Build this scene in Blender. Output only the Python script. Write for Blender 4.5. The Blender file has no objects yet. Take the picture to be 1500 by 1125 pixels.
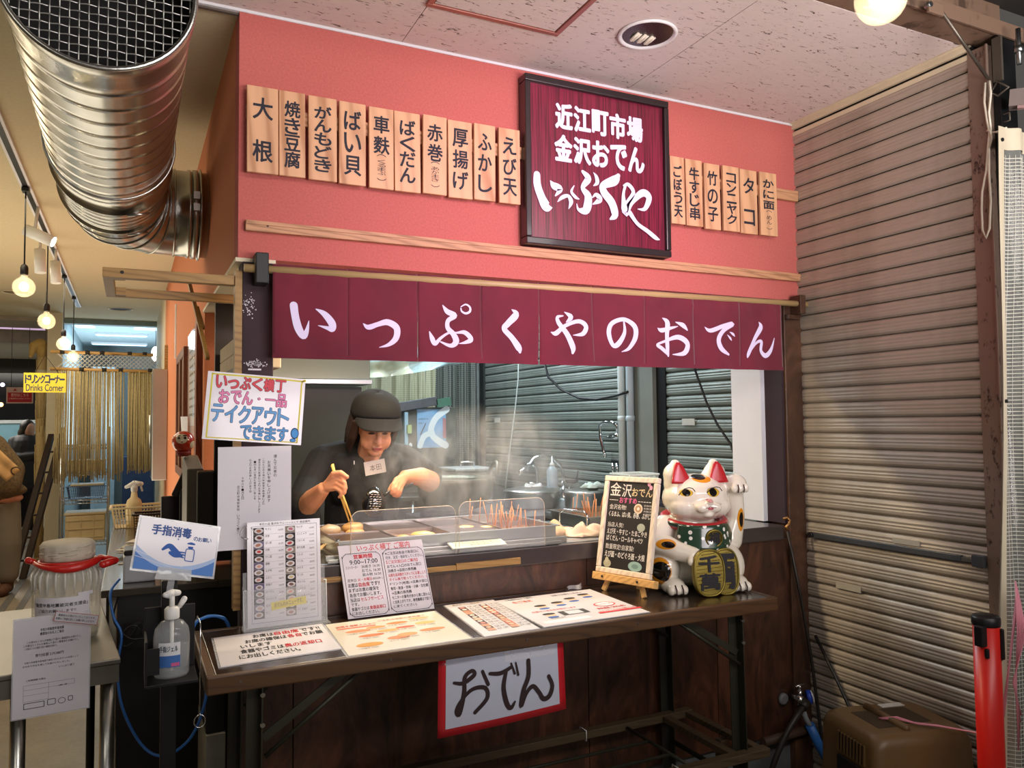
import bpy, bmesh, math, random
from mathutils import Vector, Matrix, Euler
S = bpy.context.scene
COL = S.collection
R = math.radians
PI = math.pi
random.seed(7)

# ------------------------------------------------------------------ camera
def setup_camera():
    yaw, pitch, roll = R(25.878), R(2.797), R(-0.623)
    f = Vector((math.sin(yaw)*math.cos(pitch), math.cos(yaw)*math.cos(pitch), math.sin(pitch)))
    r = Vector((math.cos(yaw), -math.sin(yaw), 0)); u = r.cross(f)
    r2 = math.cos(roll)*r + math.sin(roll)*u; u2 = -math.sin(roll)*r + math.cos(roll)*u
    cd = bpy.data.cameras.new('camera'); cam = bpy.data.objects.new('camera', cd); COL.objects.link(cam)
    cam.matrix_world = Matrix(((r2.x, u2.x, -f.x, 0), (r2.y, u2.y, -f.y, -2.5), (r2.z, u2.z, -f.z, 1.5), (0, 0, 0, 1)))
    cd.sensor_width = 36; cd.lens = 1150.39/1500*36; cd.clip_start = .02; cd.clip_end = 100
    S.camera = cam
setup_camera()

# ------------------------------------------------------------------ light
S.view_settings.view_transform = 'Standard'; S.view_settings.look = 'None'
S.view_settings.exposure = -0.08; S.view_settings.gamma = 1; S.view_settings.use_curve_mapping = False
W = bpy.data.worlds.new('world'); S.world = W; W.use_nodes = True
W.node_tree.nodes['Background'].inputs[0].default_value = (.95, .88, .80, 1)
W.node_tree.nodes['Background'].inputs[1].default_value = .10

def lamp(name, kind, loc, power, col, target=None, size=.5, size_y=None, spot=None, blend=.6, spread=None):
    d = bpy.data.lights.new(name, kind); d.energy = power; d.color = col
    if kind == 'AREA':
        d.size = size
        if size_y: d.shape = 'RECTANGLE'; d.size_y = size_y
        if spread: d.spread = R(spread)
    else:
        d.shadow_soft_size = size
    if kind == 'SPOT': d.spot_size = R(spot); d.spot_blend = blend
    o = bpy.data.objects.new(name, d); COL.objects.link(o); o.location = loc
    if target is not None:
        o.rotation_euler = (Vector(target)-Vector(loc)).to_track_quat('-Z', 'Y').to_euler()
    return o
# the market lane's lighting behind and above the viewer, plus an added ceiling fill
lamp('lane_light', 'AREA', (1.6, -2.9, 2.9), 56, (1, .94, .89), (1.5, 0, 1.1), 2.6, .6)
lamp('sign_spot', 'SPOT', (1.5, -2.3, 2.35), 145, (1, .58, .90), (1.42, 0, 1.98), .08, spot=54, blend=1.0)
lamp('lane_uplight', 'AREA', (1.6, -3.1, 1.5), 66, (1, .90, .90), (1.5, -1.0, 3.5), 2.2, .6, spread=130)  # unseen fill added to stand for light bounced onto the tile ceiling
lamp('lane_light_left', 'AREA', (-1.3, -3.2, 2.8), 12, (1, .92, .80), (-.1, .4, 1.0), 1.2, 1.0)
# kitchen tubes over the stall
lamp('kitchen_tube', 'AREA', (1.75, 1.75, 2.5), 40, (.80, .93, 1), (1.75, 1.8, 0), 1.3, .35)
lamp('kitchen_tube_rear', 'AREA', (2.1, 2.9, 2.5), 14, (.84, .93, 1), (2.1, 2.9, 0), .7, .3)
lamp('kitchen_tube_front', 'AREA', (2.0, .55, 2.55), 5, (.86, .94, 1), (2.0, .6, 0), .9, .2)
lamp('pan_lamp', 'AREA', (1.0, .16, 1.94), 26, (1, .78, .50), (1.0, .26, 1.0), 1.1, .05)
# warm corridor and the cool room beyond
lamp('corridor_lamp_a', 'AREA', (-1.0, 1.8, 2.72), 16, (1, .86, .62), (-1.0, 1.8, 0), 1.2, 1.2)
lamp('corridor_lamp_b', 'AREA', (-1.0, 5.0, 2.72), 44, (1, .89, .70), (-1.0, 5.0, 0), 1.6, 1.6)
lamp('corridor_up', 'AREA', (-1.3, 3.4, .9), 78, (1, .88, .68), (-.9, 3.4, 2.8), 3, 4)
lamp('far_room_light', 'AREA', (-.2, 11, 2.85), 34, (.80, .92, 1), (-.2, 11, 0), 1, 3)
lamp('far_room_up', 'AREA', (-.2, 11, 1.2), 90, (.74, .89, 1), (-.2, 11, 3), 1, 3)
lamp('far_hall_light', 'AREA', (-2.6, 12, 2.6), 110, (1, .92, .82), (-2.6, 12, 0), 2, 3)

# ------------------------------------------------------------------ materials
def lin(h):
    if isinstance(h, (tuple, list)): return tuple(h[:3])
    out = []
    for i in (0, 2, 4):
        c = int(h[i:i+2], 16)/255
        out.append(c/12.92 if c <= .04045 else ((c+.055)/1.055)**2.4)
    return tuple(out)
class NT:
    def __init__(s, name):
        s.m = bpy.data.materials.new(name); s.m.use_nodes = True; s.t = s.m.node_tree
        s.b = s.t.nodes['Principled BSDF']; s.out = s.t.nodes['Material Output']
    def n(s, typ, **kw):
        nd = s.t.nodes.new(typ)
        for k, v in kw.items():
            if k in nd.inputs: nd.inputs[k].default_value = v
            else: setattr(nd, k, v)
        return nd
    def l(s, a, b): s.t.links.new(a, b)
    def coord(s, scale=(1, 1, 1), which='Object', rot=(0, 0, 0)):
        tc = s.n('ShaderNodeTexCoord'); mp = s.n('ShaderNodeMapping')
        mp.inputs['Scale'].default_value = scale; mp.inputs['Rotation'].default_value = rot
        s.l(tc.outputs[which], mp.inputs['Vector']); return mp.outputs['Vector']
    def noise(s, vec, scale, detail=3, rough=.55, dist=0):
        nd = s.n('ShaderNodeTexNoise'); nd.inputs['Scale'].default_value = scale; nd.inputs['Detail'].default_value = detail
        nd.inputs['Roughness'].default_value = rough; nd.inputs['Distortion'].default_value = dist
        s.l(vec, nd.inputs['Vector']); return nd.outputs['Fac']
    def ramp(s, fac, stops):
        nd = s.n('ShaderNodeValToRGB'); e = nd.color_ramp.elements
        while len(e) < len(stops): e.new(.5)
        for i, (p, c) in enumerate(stops):
            e[i].position = p; c = lin(c); e[i].color = (*c, 1)
        s.l(fac, nd.inputs['Fac']); return nd.outputs['Color']
    def bump(s, h, strength=.3, dist=.002):
        nd = s.n('ShaderNodeBump'); nd.inputs['Strength'].default_value = strength; nd.inputs['Distance'].default_value = dist
        s.l(h, nd.inputs['Height']); s.l(nd.outputs['Normal'], s.b.inputs['Normal'])
_mc = {}
def mat(name, col='808080', rough=.6, metal=0, var=.12, scale=12, bump=0, bscale=60, stretch=(1, 1, 1), emit=None, es=1, coat=0, trans=0, alpha=1, ior=1.45):
    """a plain painted, moulded or metal surface: base colour with a soft procedural mottle and fine relief"""
    if name in _mc: return _mc[name]
    k = NT(name); c = lin(col); b = k.b
    b.inputs['Roughness'].default_value = rough; b.inputs['Metallic'].default_value = metal
    b.inputs['Base Color'].default_value = (*c, 1)
    if var:
        v = k.coord(stretch); f = k.noise(v, scale)
        k.l(k.ramp(f, [(.25, tuple(x*(1-var) for x in c)), (.75, tuple(min(1, x*(1+var)) for x in c))]), b.inputs['Base Color'])
    if bump:
        k.bump(k.noise(k.coord(stretch), bscale, 4), bump, .002)
    if coat: b.inputs['Coat Weight'].default_value = coat; b.inputs['Coat Roughness'].default_value = .08
    if trans: b.inputs['Transmission Weight'].default_value = trans; b.inputs['IOR'].default_value = ior
    if alpha < 1: b.inputs['Alpha'].default_value = alpha
    if emit: b.inputs['Emission Color'].default_value = (*lin(emit), 1); b.inputs['Emission Strength'].default_value = es
    _mc[name] = k.m; return k.m
def wood(name, a, b_, scale=3, axis='X', rough=.5, rings=9, coat=0, bump=.15, dist=2.5):
    if name in _mc: return _mc[name]
    k = NT(name); st = {'X': (.12, 1, 1), 'Y': (1, .12, 1), 'Z': (1, 1, .12)}[axis]
    v = k.coord(tuple(s*scale for s in st)); n = k.noise(v, 2.2, 2, .5, .6)
    w = k.n('ShaderNodeTexWave', wave_type='BANDS', bands_direction='DIAGONAL'); w.inputs['Scale'].default_value = rings
    w.inputs['Distortion'].default_value = dist*2; w.inputs['Detail'].default_value = 2; w.inputs['Detail Scale'].default_value = 1.2
    k.l(v, w.inputs['Vector'])
    mx = k.n('ShaderNodeMath', operation='MULTIPLY_ADD'); k.l(w.outputs['Fac'], mx.inputs[0]); mx.inputs[1].default_value = .6
    k.l(n, mx.inputs[2])
    c = k.ramp(mx.outputs[0], [(.35, b_), (.62, a), (1.0, tuple(min(1, x*1.12) for x in lin(a)))])
    k.l(c, k.b.inputs['Base Color']); k.b.inputs['Roughness'].default_value = rough
    if coat: k.b.inputs['Coat Weight'].default_value = coat; k.b.inputs['Coat Roughness'].default_value = .12
    k.bump(mx.outputs[0], bump, .001)
    _mc[name] = k.m; return k.m
def flat(h, rough=.7): return mat('print_'+h, h, rough, var=0)
def clearfilm(name, col='ffffff', amount=.25, rough=.1):
    """clear plastic sheet: mostly lets light through, the rest is a glossy film"""
    if name in _mc: return _mc[name]
    k = NT(name); k.b.inputs['Base Color'].default_value = (*lin(col), 1); k.b.inputs['Roughness'].default_value = rough
    k.b.inputs['Alpha'].default_value = amount; k.b.inputs['Coat Weight'].default_value = .6
    k.bump(k.noise(k.coord((1, 1, 1)), 14, 3), .5, .006)
    _mc[name] = k.m; return k.m

# ------------------------------------------------------------------ mesh builder
class M:
    def __init__(s, m=None): s.v = []; s.f = []; s.mi = []; s.mats = []; s.cur = 0; s.sm = [];
    def use(s, m):
        if m not in s.mats: s.mats.append(m)
        s.cur = s.mats.index(m); return s
    def add(s, vs, fs, smooth=False):
        o = len(s.v); s.v += [tuple(p) for p in vs]
        for f in fs: s.f.append(tuple(i+o for i in f)); s.mi.append(s.cur); s.sm.append(smooth)
        return s
    def box(s, a, b, rot=None, piv=None):
        x0, y0, z0 = a; x1, y1, z1 = b
        vs = [Vector(p) for p in ((x0,y0,z0),(x1,y0,z0),(x1,y1,z0),(x0,y1,z0),(x0,y0,z1),(x1,y0,z1),(x1,y1,z1),(x0,y1,z1))]
        if rot is not None:
            c = Vector(piv) if piv is not None else sum(vs, Vector())/8
            vs = [rot @ (p-c)+c for p in vs]
        return s.add(vs, [(0,3,2,1),(4,5,6,7),(0,1,5,4),(1,2,6,5),(2,3,7,6),(3,0,4,7)])
    def cbox(s, c, d, rot=None):
        c = Vector(c); h = Vector(d)/2; return s.box(c-h, c+h, rot, c)
    def bar(s, p, q, w, h, up=(0, 0, 1)):
        """rectangular bar from p to q, w wide, h along up"""
        p = Vector(p); q = Vector(q); d = (q-p).normalized(); r = d.cross(Vector(up)).normalized(); u = r.cross(d)
        vs = [a+r*(w/2*i)+u*(h/2*j) for a in (p, q) for i, j in ((-1,-1),(1,-1),(1,1),(-1,1))]
        return s.add(vs, [(3,2,1,0),(4,5,6,7),(0,1,5,4),(1,2,6,5),(2,3,7,6),(3,0,4,7)])
    def cyl(s, p, q, r0, r1=None, n=16, caps=True):
        return s.tube([p, q], [r0, r0 if r1 is None else r1], n, caps)
    def tube(s, pts, rad, n=8, caps=True, closed=False):
        pts = [Vector(p) for p in pts]; k = len(pts)
        if not isinstance(rad, (list, tuple)): rad = [rad]*k
        vs = []; nrm = None
        for i, p in enumerate(pts):
            if closed: d = pts[(i+1) % k]-pts[i-1]
            else: d = pts[min(i+1, k-1)]-pts[max(i-1, 0)]
            d = d.normalized() if d.length > 1e-9 else Vector((0, 0, 1))
            if nrm is None:
                nrm = d.orthogonal().normalized()
            else:
                nrm = (nrm-d*nrm.dot(d)); nrm = nrm.normalized() if nrm.length > 1e-6 else d.orthogonal().normalized()
            b = d.cross(nrm)
            for j in range(n):
                t = 2*PI*j/n; vs.append(p+(nrm*math.cos(t)+b*math.sin(t))*rad[i])
        fs = []
        for i in range(k if closed else k-1):
            for j in range(n):
                a = i*n+j; b2 = i*n+(j+1) % n; c = ((i+1) % k)*n+(j+1) % n; d2 = ((i+1) % k)*n+j
                fs.append((a, b2, c, d2))
        s.add(vs, fs, True)
        if caps and not closed:
            o = len(s.v)-len(vs)
            s.f.append(tuple(o+j for j in range(n))[::-1]); s.mi.append(s.cur); s.sm.append(False)
            s.f.append(tuple(o+(k-1)*n+j for j in range(n))); s.mi.append(s.cur); s.sm.append(False)
        return s
    def lathe(s, prof, c=(0, 0, 0), n=24, axis=(0, 0, 1), sx=1, sy=1, flute=None, caps=True):
        c = Vector(c); q = Vector((0, 0, 1)).rotation_difference(Vector(axis)); vs = []
        for (r, z) in prof:
            for j in range(n):
                t = 2*PI*j/n; rr = r*(1+(flute[1]*math.cos(flute[0]*t) if flute and flute[2] <= z <= flute[3] else 0))
                vs.append(c+q @ Vector((rr*math.cos(t)*sx, rr*math.sin(t)*sy, z)))
        fs = []
        for i in range(len(prof)-1):
            for j in range(n): fs.append((i*n+j, i*n+(j+1) % n, (i+1)*n+(j+1) % n, (i+1)*n+j))
        s.add(vs, fs, True)
        o = len(s.v)-len(vs)
        if not caps: return s
        if prof[0][0] > 1e-5: s.f.append(tuple(o+j for j in range(n))[::-1]); s.mi.append(s.cur); s.sm.append(False)
        if prof[-1][0] > 1e-5: s.f.append(tuple(o+(len(prof)-1)*n+j for j in range(n))); s.mi.append(s.cur); s.sm.append(False)
        return s
    def ell(s, c, r, rot=None, n=20, m=12):
        """ellipsoid"""
        c = Vector(c); vs = []; fs = []
        if not isinstance(r, (tuple, list)): r = (r, r, r)
        def P(t, ph):
            p = Vector((r[0]*math.sin(t)*math.cos(ph), r[1]*math.sin(t)*math.sin(ph), r[2]*math.cos(t)))
            return c+(rot @ p if rot is not None else p)
        vs.append(P(0, 0))
        for i in range(1, m):
            for j in range(n): vs.append(P(PI*i/m, 2*PI*j/n))
        vs.append(P(PI, 0))
        for j in range(n):
            fs.append((0, 1+j, 1+(j+1) % n)); L = len(vs)-1; b = 1+(m-2)*n; fs.append((L, b+(j+1) % n, b+j))
        for i in range(m-2):
            for j in range(n):
                a = 1+i*n; fs.append((a+j, a+n+j, a+n+(j+1) % n, a+(j+1) % n))
        return s.add(vs, fs, True)
    def limb(s, pts, rad, n=14, step=.5):
        """chain of tapered capsules"""
        for i in range(len(pts)-1):
            p, q = Vector(pts[i]), Vector(pts[i+1])
            s.tube([p, (p+q)/2, q], [rad[i], (rad[i]+rad[i+1])/2, rad[i+1]], n)
        for p, r in zip(pts, rad): s.ell(p, r, n=n, m=8)
        return s
    def prism(s, poly, fr, d0, d1):
        """poly [(u,v)] in frame fr, from depth d0 to d1"""
        n = len(poly); vs = [fr(u, v, d0) for u, v in poly]+[fr(u, v, d1) for u, v in poly]
        ar = sum(poly[i][0]*poly[(i+1) % n][1]-poly[(i+1) % n][0]*poly[i][1] for i in range(n))
        a = tuple(range(n)); b = tuple(range(n, 2*n))
        fs = [(a[::-1]), b]+[(i, (i+1) % n, (i+1) % n+n, i+n) for i in range(n)]
        if ar < 0: fs = [f[::-1] for f in fs]
        return s.add(vs, fs)
    def grid(s, fn, nu, nv, smooth=True):
        vs = [fn(i/nu, j/nv) for j in range(nv+1) for i in range(nu+1)]
        fs = [(j*(nu+1)+i, j*(nu+1)+i+1, (j+1)*(nu+1)+i+1, (j+1)*(nu+1)+i) for j in range(nv) for i in range(nu)]
        return s.add(vs, fs, smooth)
    def text(s, body, fr, box, d=.0006, bold=0, res=3, vertical=False, fat=0):
        """letters laid into box (u0,v0,u1,v1) of frame fr, raised d"""
        fb = bold; bold = 0; key = (body, bold, res)
        if key not in _tc:
            c = bpy.data.curves.new('lettering', 'FONT'); c.body = body; c.offset = bold; c.resolution_u = res
            if vertical: c.body = '\n'.join(body); c.align_x = 'CENTER'; c.space_line = .93
            o = bpy.data.objects.new('lettering', c); me = bpy.data.meshes.new_from_object(o)
            _tc[key] = ([tuple(v.co[:2]) for v in me.vertices], [tuple(p.vertices) for p in me.polygons])
            bpy.data.objects.remove(o); bpy.data.curves.remove(c); bpy.data.meshes.remove(me)
        vs, fs = _tc[key]
        if not vs: return s
        x0 = min(v[0] for v in vs); x1 = max(v[0] for v in vs); y0 = min(v[1] for v in vs); y1 = max(v[1] for v in vs)
        u0, v0, u1, v1 = box; sx = (u1-u0)/max(x1-x0, 1e-6); sy = (v1-v0)/max(y1-y0, 1e-6)
        s.add([fr(u0+(a-x0)*sx, v0+(b-y0)*sy, d) for a, b in vs], fs)
        nq = 8 if fat else 4; fat = fat or fb*sy*.75
        if fat:
            for q in range(nq):
                du, dv = fat*math.cos(q*2*PI/nq+.4), fat*math.sin(q*2*PI/nq+.4); s.add([fr(u0+du+(a-x0)*sx, v0+dv+(b-y0)*sy, d-.00004*(q+1)) for a, b in vs], fs)
        return s
    def brush(s, strokes, fr, d0=0, dd=.0002):
        """brush strokes [(u,v,width)...] as smooth ribbons"""
        for si, st in enumerate(strokes):
            pts = []
            for i in range(len(st)-1):
                a = Vector(st[max(i-1, 0)]); b = Vector(st[i]); c = Vector(st[i+1]); e = Vector(st[min(i+2, len(st)-1)])
                for k in range(6):
                    t = k/6; pts.append(.5*((2*b)+(-a+c)*t+(2*a-5*b+4*c-e)*t*t+(-a+3*b-3*c+e)*t**3))
            pts.append(Vector(st[-1])); L = []; n = len(pts)
            vs = []
            for i, p in enumerate(pts):
                dv = pts[min(i+1, n-1)]-pts[max(i-1, 0)]; dv = Vector((dv.x, dv.y)).normalized(); w = max(abs(p.z), .0004)/2
                nx, ny = -dv.y, dv.x
                vs += [fr(p.x+nx*w, p.y+ny*w, d0+dd*si), fr(p.x-nx*w, p.y-ny*w, d0+dd*si)]
            s.add(vs, [(2*i, 2*i+1, 2*i+3, 2*i+2) for i in range(n-1)])
            # round ends
            for e, p in ((0, pts[0]), (1, pts[-1])):
                w = abs(p.z)/2
                if w > .001:
                    s.add([fr(p.x+w*math.cos(2*PI*k/12), p.y+w*math.sin(2*PI*k/12), d0+dd*(si+.5)) for k in range(12)], [tuple(range(12))])
        return s
_tc = {}
def frame(o, u, v, w=None):
    o = Vector(o); u = Vector(u).normalized(); v = Vector(v).normalized(); w = Vector(w) if w else u.cross(v)
    return lambda a, b, c=0: o+u*a+v*b+w*c
def front(y): return lambda a, b, c=0: Vector((a, y-c, b))           # a wall facing the viewer: u = x, v = z
_base = {}
def ob(name, m, parent=None, mats=None, bevel=0, seg=2, smooth=None, mods=(), local=False):
    me = bpy.data.meshes.new(name); b = _base.get(parent.name, Vector()) if parent and not local else Vector()
    me.from_pydata([tuple(Vector(p)-b) for p in m.v], [], m.f)
    for mm in (mats or m.mats): me.materials.append(mm)
    me.polygons.foreach_set('material_index', m.mi); me.polygons.foreach_set('use_smooth', [bool(x) if smooth is None else smooth for x in m.sm])
    me.update()
    o = bpy.data.objects.new(name, me); COL.objects.link(o)
    if parent: o.parent = parent; _base[o.name] = b
    else: _base[o.name] = Vector()
    if bevel:
        bv = o.modifiers.new('bevel', 'BEVEL'); bv.width = bevel; bv.segments = seg; bv.limit_method = 'ANGLE'; bv.angle_limit = R(40)
    return o
def tag(o, label, cat, group=None, kind=None):
    o['label'] = label; o['category'] = cat
    if group: o['group'] = group
    if kind: o['kind'] = kind
    return o
def thing(name, label, cat, loc=(0, 0, 0), group=None, rz=0, kind=None):
    o = bpy.data.objects.new(name, None); COL.objects.link(o); o.location = loc; o.rotation_euler = (0, 0, rz); o.empty_display_size = .05
    _base[o.name] = Vector(loc); return tag(o, label, cat, group, kind)
def struct(name, m, parent=None, bevel=0, label=None):
    o = ob(name, m, parent, bevel=bevel); o['kind'] = 'structure'
    if label: o['label'] = label
    return o
def remesh(o, vox=.005, it=3, fac=.5):
    r = o.modifiers.new('remesh', 'REMESH'); r.mode = 'VOXEL'; r.voxel_size = vox; r.use_smooth_shade = True
    sm = o.modifiers.new('smooth', 'SMOOTH'); sm.iterations = it; sm.factor = fac
    return o
def inst(src, parent, loc=(0, 0, 0), rot=None):
    c = src.copy(); COL.objects.link(c); c.parent = parent; c.location = loc
    if rot: c.rotation_euler = rot
    return c

# ------------------------------------------------------------------ surface materials
def m_plaster(name, c, var=.05, bump=.35, rough=.85, sc=150):
    k = NT(name); v = k.coord(); c = lin(c)
    f = k.noise(v, sc, 3); g = k.noise(v, 2.5, 2)
    k.l(k.ramp(f, [(.3, tuple(x*(1-var*1.6) for x in c)), (.7, tuple(min(1, x*(1+var*1.6)) for x in c))]), k.b.inputs['Base Color'])
    k.b.inputs['Roughness'].default_value = rough; k.bump(f, bump, .0012); return k.m
WALLRED = m_plaster('salmon_wallpaper', 'b9615a', .07)
ORANGE = m_plaster('orange_wallpaper', 'c4774c', .05)  # same salmon wallpaper, with the warm light put into the colour
CREAM = m_plaster('cream_plaster', 'c9bb98', .03, .25, .9, 60)
CREAMPAINT = mat('cream_paint', 'd8cdb0', .6, var=.04)
WHITEPAINT = mat('white_paint', 'dcdce0', .5, var=.03)
def m_tile():
    k = NT('acoustic_tile'); v = k.coord((1, 3.2, 1)); n1 = k.noise(v, 26, 3, .6, 1.2)
    v2 = k.coord((1, 1, 1)); n2 = k.noise(v2, 1.6, 2)
    k.l(k.ramp(n1, [(.33, '5b4a41'), (.37, 'd0c2bc'), (1, 'dacec8')]), k.b.inputs['Base Color'])
    k.b.inputs['Roughness'].default_value = .95; k.bump(k.ramp(n1, [(.33, '000000'), (.38, 'ffffff')]), .5, .002); return k.m
TILE = m_tile()
def m_shutter(name, c, dirt):
    k = NT(name); v = k.coord((1, 1, .15)); n = k.noise(v, 3.5, 4, .6); v2 = k.coord((1, .12, 1)); n2 = k.noise(v2, 30, 3)
    mx = k.n('ShaderNodeMath', operation='MULTIPLY_ADD'); k.l(n2, mx.inputs[0]); mx.inputs[1].default_value = .35; k.l(n, mx.inputs[2])
    k.l(k.ramp(mx.outputs[0], [(.38, dirt), (.7, c), (1, c)]), k.b.inputs['Base Color'])
    k.b.inputs['Roughness'].default_value = .42; k.b.inputs['Metallic'].default_value = .25; return k.m
SHUT = m_shutter('shutter_paint', 'b3a99b', '958b7d')
SHUT_IN = m_shutter('kitchen_shutter_paint', '7b837d', '626b66')
def m_rust(name, a, b_, sc=30, thr=.52, metal=.6, rough=.5):
    k = NT(name); v = k.coord((1, 1, .5)); n = k.noise(v, sc, 6, .7); n2 = k.noise(k.coord(), 3, 2)
    mx = k.n('ShaderNodeMath', operation='MULTIPLY_ADD'); k.l(n2, mx.inputs[0]); mx.inputs[1].default_value = .3; k.l(n, mx.inputs[2])
    k.l(k.ramp(mx.outputs[0], [(thr, b_), (thr+.09, a)]), k.b.inputs['Base Color'])
    k.b.inputs['Roughness'].default_value = rough; k.b.inputs['Metallic'].default_value = metal; k.bump(n, .3, .001); return k.m
RUSTY = m_rust('spotted_steel', '8a7668', '3f3029', 38, .5, .5, .45)
BEAM = m_rust('painted_beam_steel', '7a6250', '4f3d31', 9, .5, .2, .6)
def m_darkwood(name, a, b_, sc=7, rough=.45, coat=.15, bump=.3):
    k = NT(name); v = k.coord((1, 1, .35)); n = k.noise(v, sc, 6, .68, 1.4); f = k.noise(v, sc*9, 3)
    k.l(k.ramp(n, [(.3, b_), (.52, a), (.72, tuple(min(1, x*2.1) for x in lin(a)))]), k.b.inputs['Base Color'])
    k.b.inputs['Roughness'].default_value = rough; k.b.inputs['Coat Weight'].default_value = coat; k.b.inputs['Coat Roughness'].default_value = .2
    k.bump(f, bump, .0015); return k.m
PANEL = m_darkwood('stained_panel_board', '472a1c', '1a0e09', 9, .42)
POSTW = m_darkwood('dark_post_wood', '4b3122', '2a1a12', 6)
POSTL = mat('dark_brown_paint', '33232a', .8, var=.1)
COUNTER = mat('dark_counter_laminate', '3d3534', .28, var=.15, scale=5, coat=.4)
TABLETOP = m_darkwood('worn_table_top', '2b1d14', '120b08', 11, .25, .5, .15)
TABLEEDGE = wood('table_edge_wood', '4c3218', '2e1c0e', 3, 'X', .5, 8, .1)
PALEWOOD = wood('pale_cedar', 'cf9f78', 'b47f58', 2.2, 'Z', .55, 5, 0, .1, 3)
RAIL = wood('rail_wood', 'b98a66', '9a6d4c', 3, 'X', .6, 10)
OAK = wood('golden_wood', '98753f', '7c5a2c', 3, 'X', .5, 10)
STEEL = mat('brushed_steel', 'b9b9b4', .28, 1, .08, 4, stretch=(1, .05, 1))
STEELD = mat('dull_steel', '85827a', .42, .9, .12, 3)
STEELB = mat('steel_sheet', '9ea4a4', .32, 1, .1, 3)
CHROME = mat('chrome', 'd8dadc', .09, 1, 0)
BLACKM = mat('black_metal', '17181a', .45, .3, .1)
BLACKP = mat('black_plastic', '121215', .4, 0, .1)
WHITEP = mat('white_plastic', 'dfe0de', .35, 0, .03)
GREYP = mat('grey_plastic', '6c6f70', .5)
OLIVE = mat('olive_painted_steel', '35342a', .5, .4, .15, 8)
PAPER = mat('white_paper', 'dbd9e2', .6, var=.015, scale=5)
PAPERG = mat('laminated_paper', 'dedce4', .35, var=.015, scale=5, coat=.35)
INK = flat('1c1a20'); RED = flat('c31f2c'); BLUE = flat('2f5fae')
def m_floor():
    k = NT('floor_tile_surface'); v = k.coord(); n = k.noise(v, 3, 5, .6); n2 = k.noise(v, 45, 3)
    mx = k.n('ShaderNodeMath', operation='MULTIPLY_ADD'); k.l(n2, mx.inputs[0]); mx.inputs[1].default_value = .4; k.l(n, mx.inputs[2])
    k.l(k.ramp(mx.outputs[0], [(.4, '6a6255'), (.9, '8f8674')]), k.b.inputs['Base Color']); k.b.inputs['Roughness'].default_value = .32; k.bump(n2, .2, .001); return k.m
FLOOR = m_floor()

# ------------------------------------------------------------------ the setting
def bx(a, b, m): return M().use(m).box(a, b)
struct('floor', bx((-5, -6, -.1), (5, 16, 0), FLOOR))
# stall ceiling of acoustic tiles, with a dark slab above the joints
ceil = struct('ceiling', bx((-4, -.79, 2.80), (2.66, .02, 2.86), mat('ceiling_board', '4a4038', .9)))
xs = [-3.74, -2.83, -1.92, -1.01, -.10, .81, 1.722, 2.612]
for i in range(len(xs)-1):
    struct('ceiling_tile', M().use(TILE).box((xs[i]+.0012, -.785, 2.79), (xs[i+1]-.0012, .0, 2.80)), ceil)
struct('trim_1', M().use(WHITEPAINT).box((-4, -.004, 2.781), (2.60, .008, 2.7905)).use(mat('trim_shadow_gap', '5b5048', .8)).box((-4, .008, 2.775), (2.60, .02, 2.7905)))
struct('trim_2', M().use(CREAMPAINT).box((2.585, -.80, 2.765), (2.60, 0, 2.793)).box((2.572, -.80, 2.785), (2.612, 0, 2.7925)).box((2.59, -.80, 2.735), (2.606, 0, 2.752)))
# corridor ceiling, beyond the tiles
struct('ceiling_corridor', bx((-4.5, .02, 2.80), (.29, 8.2, 2.88), CREAM))
struct('ceiling_lane', bx((-4, -6, 2.97), (5, -.79, 3.05), mat('dark_deck_sheet', '2e2a25', .7, var=.2, scale=3)))
lane = bpy.data.objects['ceiling_lane']
for i in range(9):
    struct('joint_batten', bx((-4, -1.35-i*.42, 2.962), (5, -1.335-i*.42, 2.971), mat('deck_joint', '151310', .8)), lane)
# walls
struct('wall_front', bx((.288, 0, 2.012), (2.602, .10, 2.79), WALLRED))
struct('wall_side', M().use(ORANGE).box((.288, .10, 2.012), (.40, 1.2, 2.80)).box((.288, 1.2, 0), (.40, 5.6, 2.80)))
struct('trim_3', M().use(CREAMPAINT).box((.276, 5.6, 0), (.42, 8.3, 2.80)).box((.281, .0, 2.0), (.40, 1.21, 2.0125)))
struct('wall_lower', bx((.30, .02, .0), (2.6, .10, .20), mat('grey_concrete_base', '5d6062', .85, var=.15, bump=.3)))
pf = struct('wall_counter', bx((.30, .02, .20), (2.598, .06, 1.0), mat('panel_backing', '150d09', .8)))
for a, b in ((.30, .455), (.458, 1.508), (1.511, 2.105), (2.108, 2.598)):
    o = ob('panel', bx((a, 0, .20), (b, .02, .998 if b < 2.2 else .998), PANEL), pf, bevel=.001); o['kind'] = 'structure'
struct('wall_kitchen_back', bx((.4, 3.6, 0), (2.6, 3.7, 2.8), mat('kitchen_back_wall', '59605c', .8, var=.15, scale=3)))
struct('wall_kitchen_left', bx((.40, 1.2, 0), (.46, 3.6, 2.8), mat('kitchen_side_wall', '3e423e', .7)))
struct('ceiling_kitchen', bx((.4, .10, 2.8), (2.75, 3.7, 2.86), mat('kitchen_ceiling', '9a9d98', .8)))
# posts of the stall front
def post(name, a, b, m): return struct(name, bx(a, b, m), bevel=.003)
post('pillar_right', (2.498, -.012, .0), (2.600, .09, 2.012), POSTW)
post('pillar_left', (.300, -.008, .95), (.392, .09, 2.000), POSTL)
struct('trim_4', M().use(OAK).box((.279, -.012, .95), (.2995, .03, 1.97)))
struct('partition_panel', M().use(mat('white_partition', 'e2e3ea', .5, var=.02)).box((2.462, .10, 1.062), (2.497, .285, 2.1)).use(POSTL).box((2.485, .0, 1.062), (2.4975, .10, 2.01)))
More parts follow.
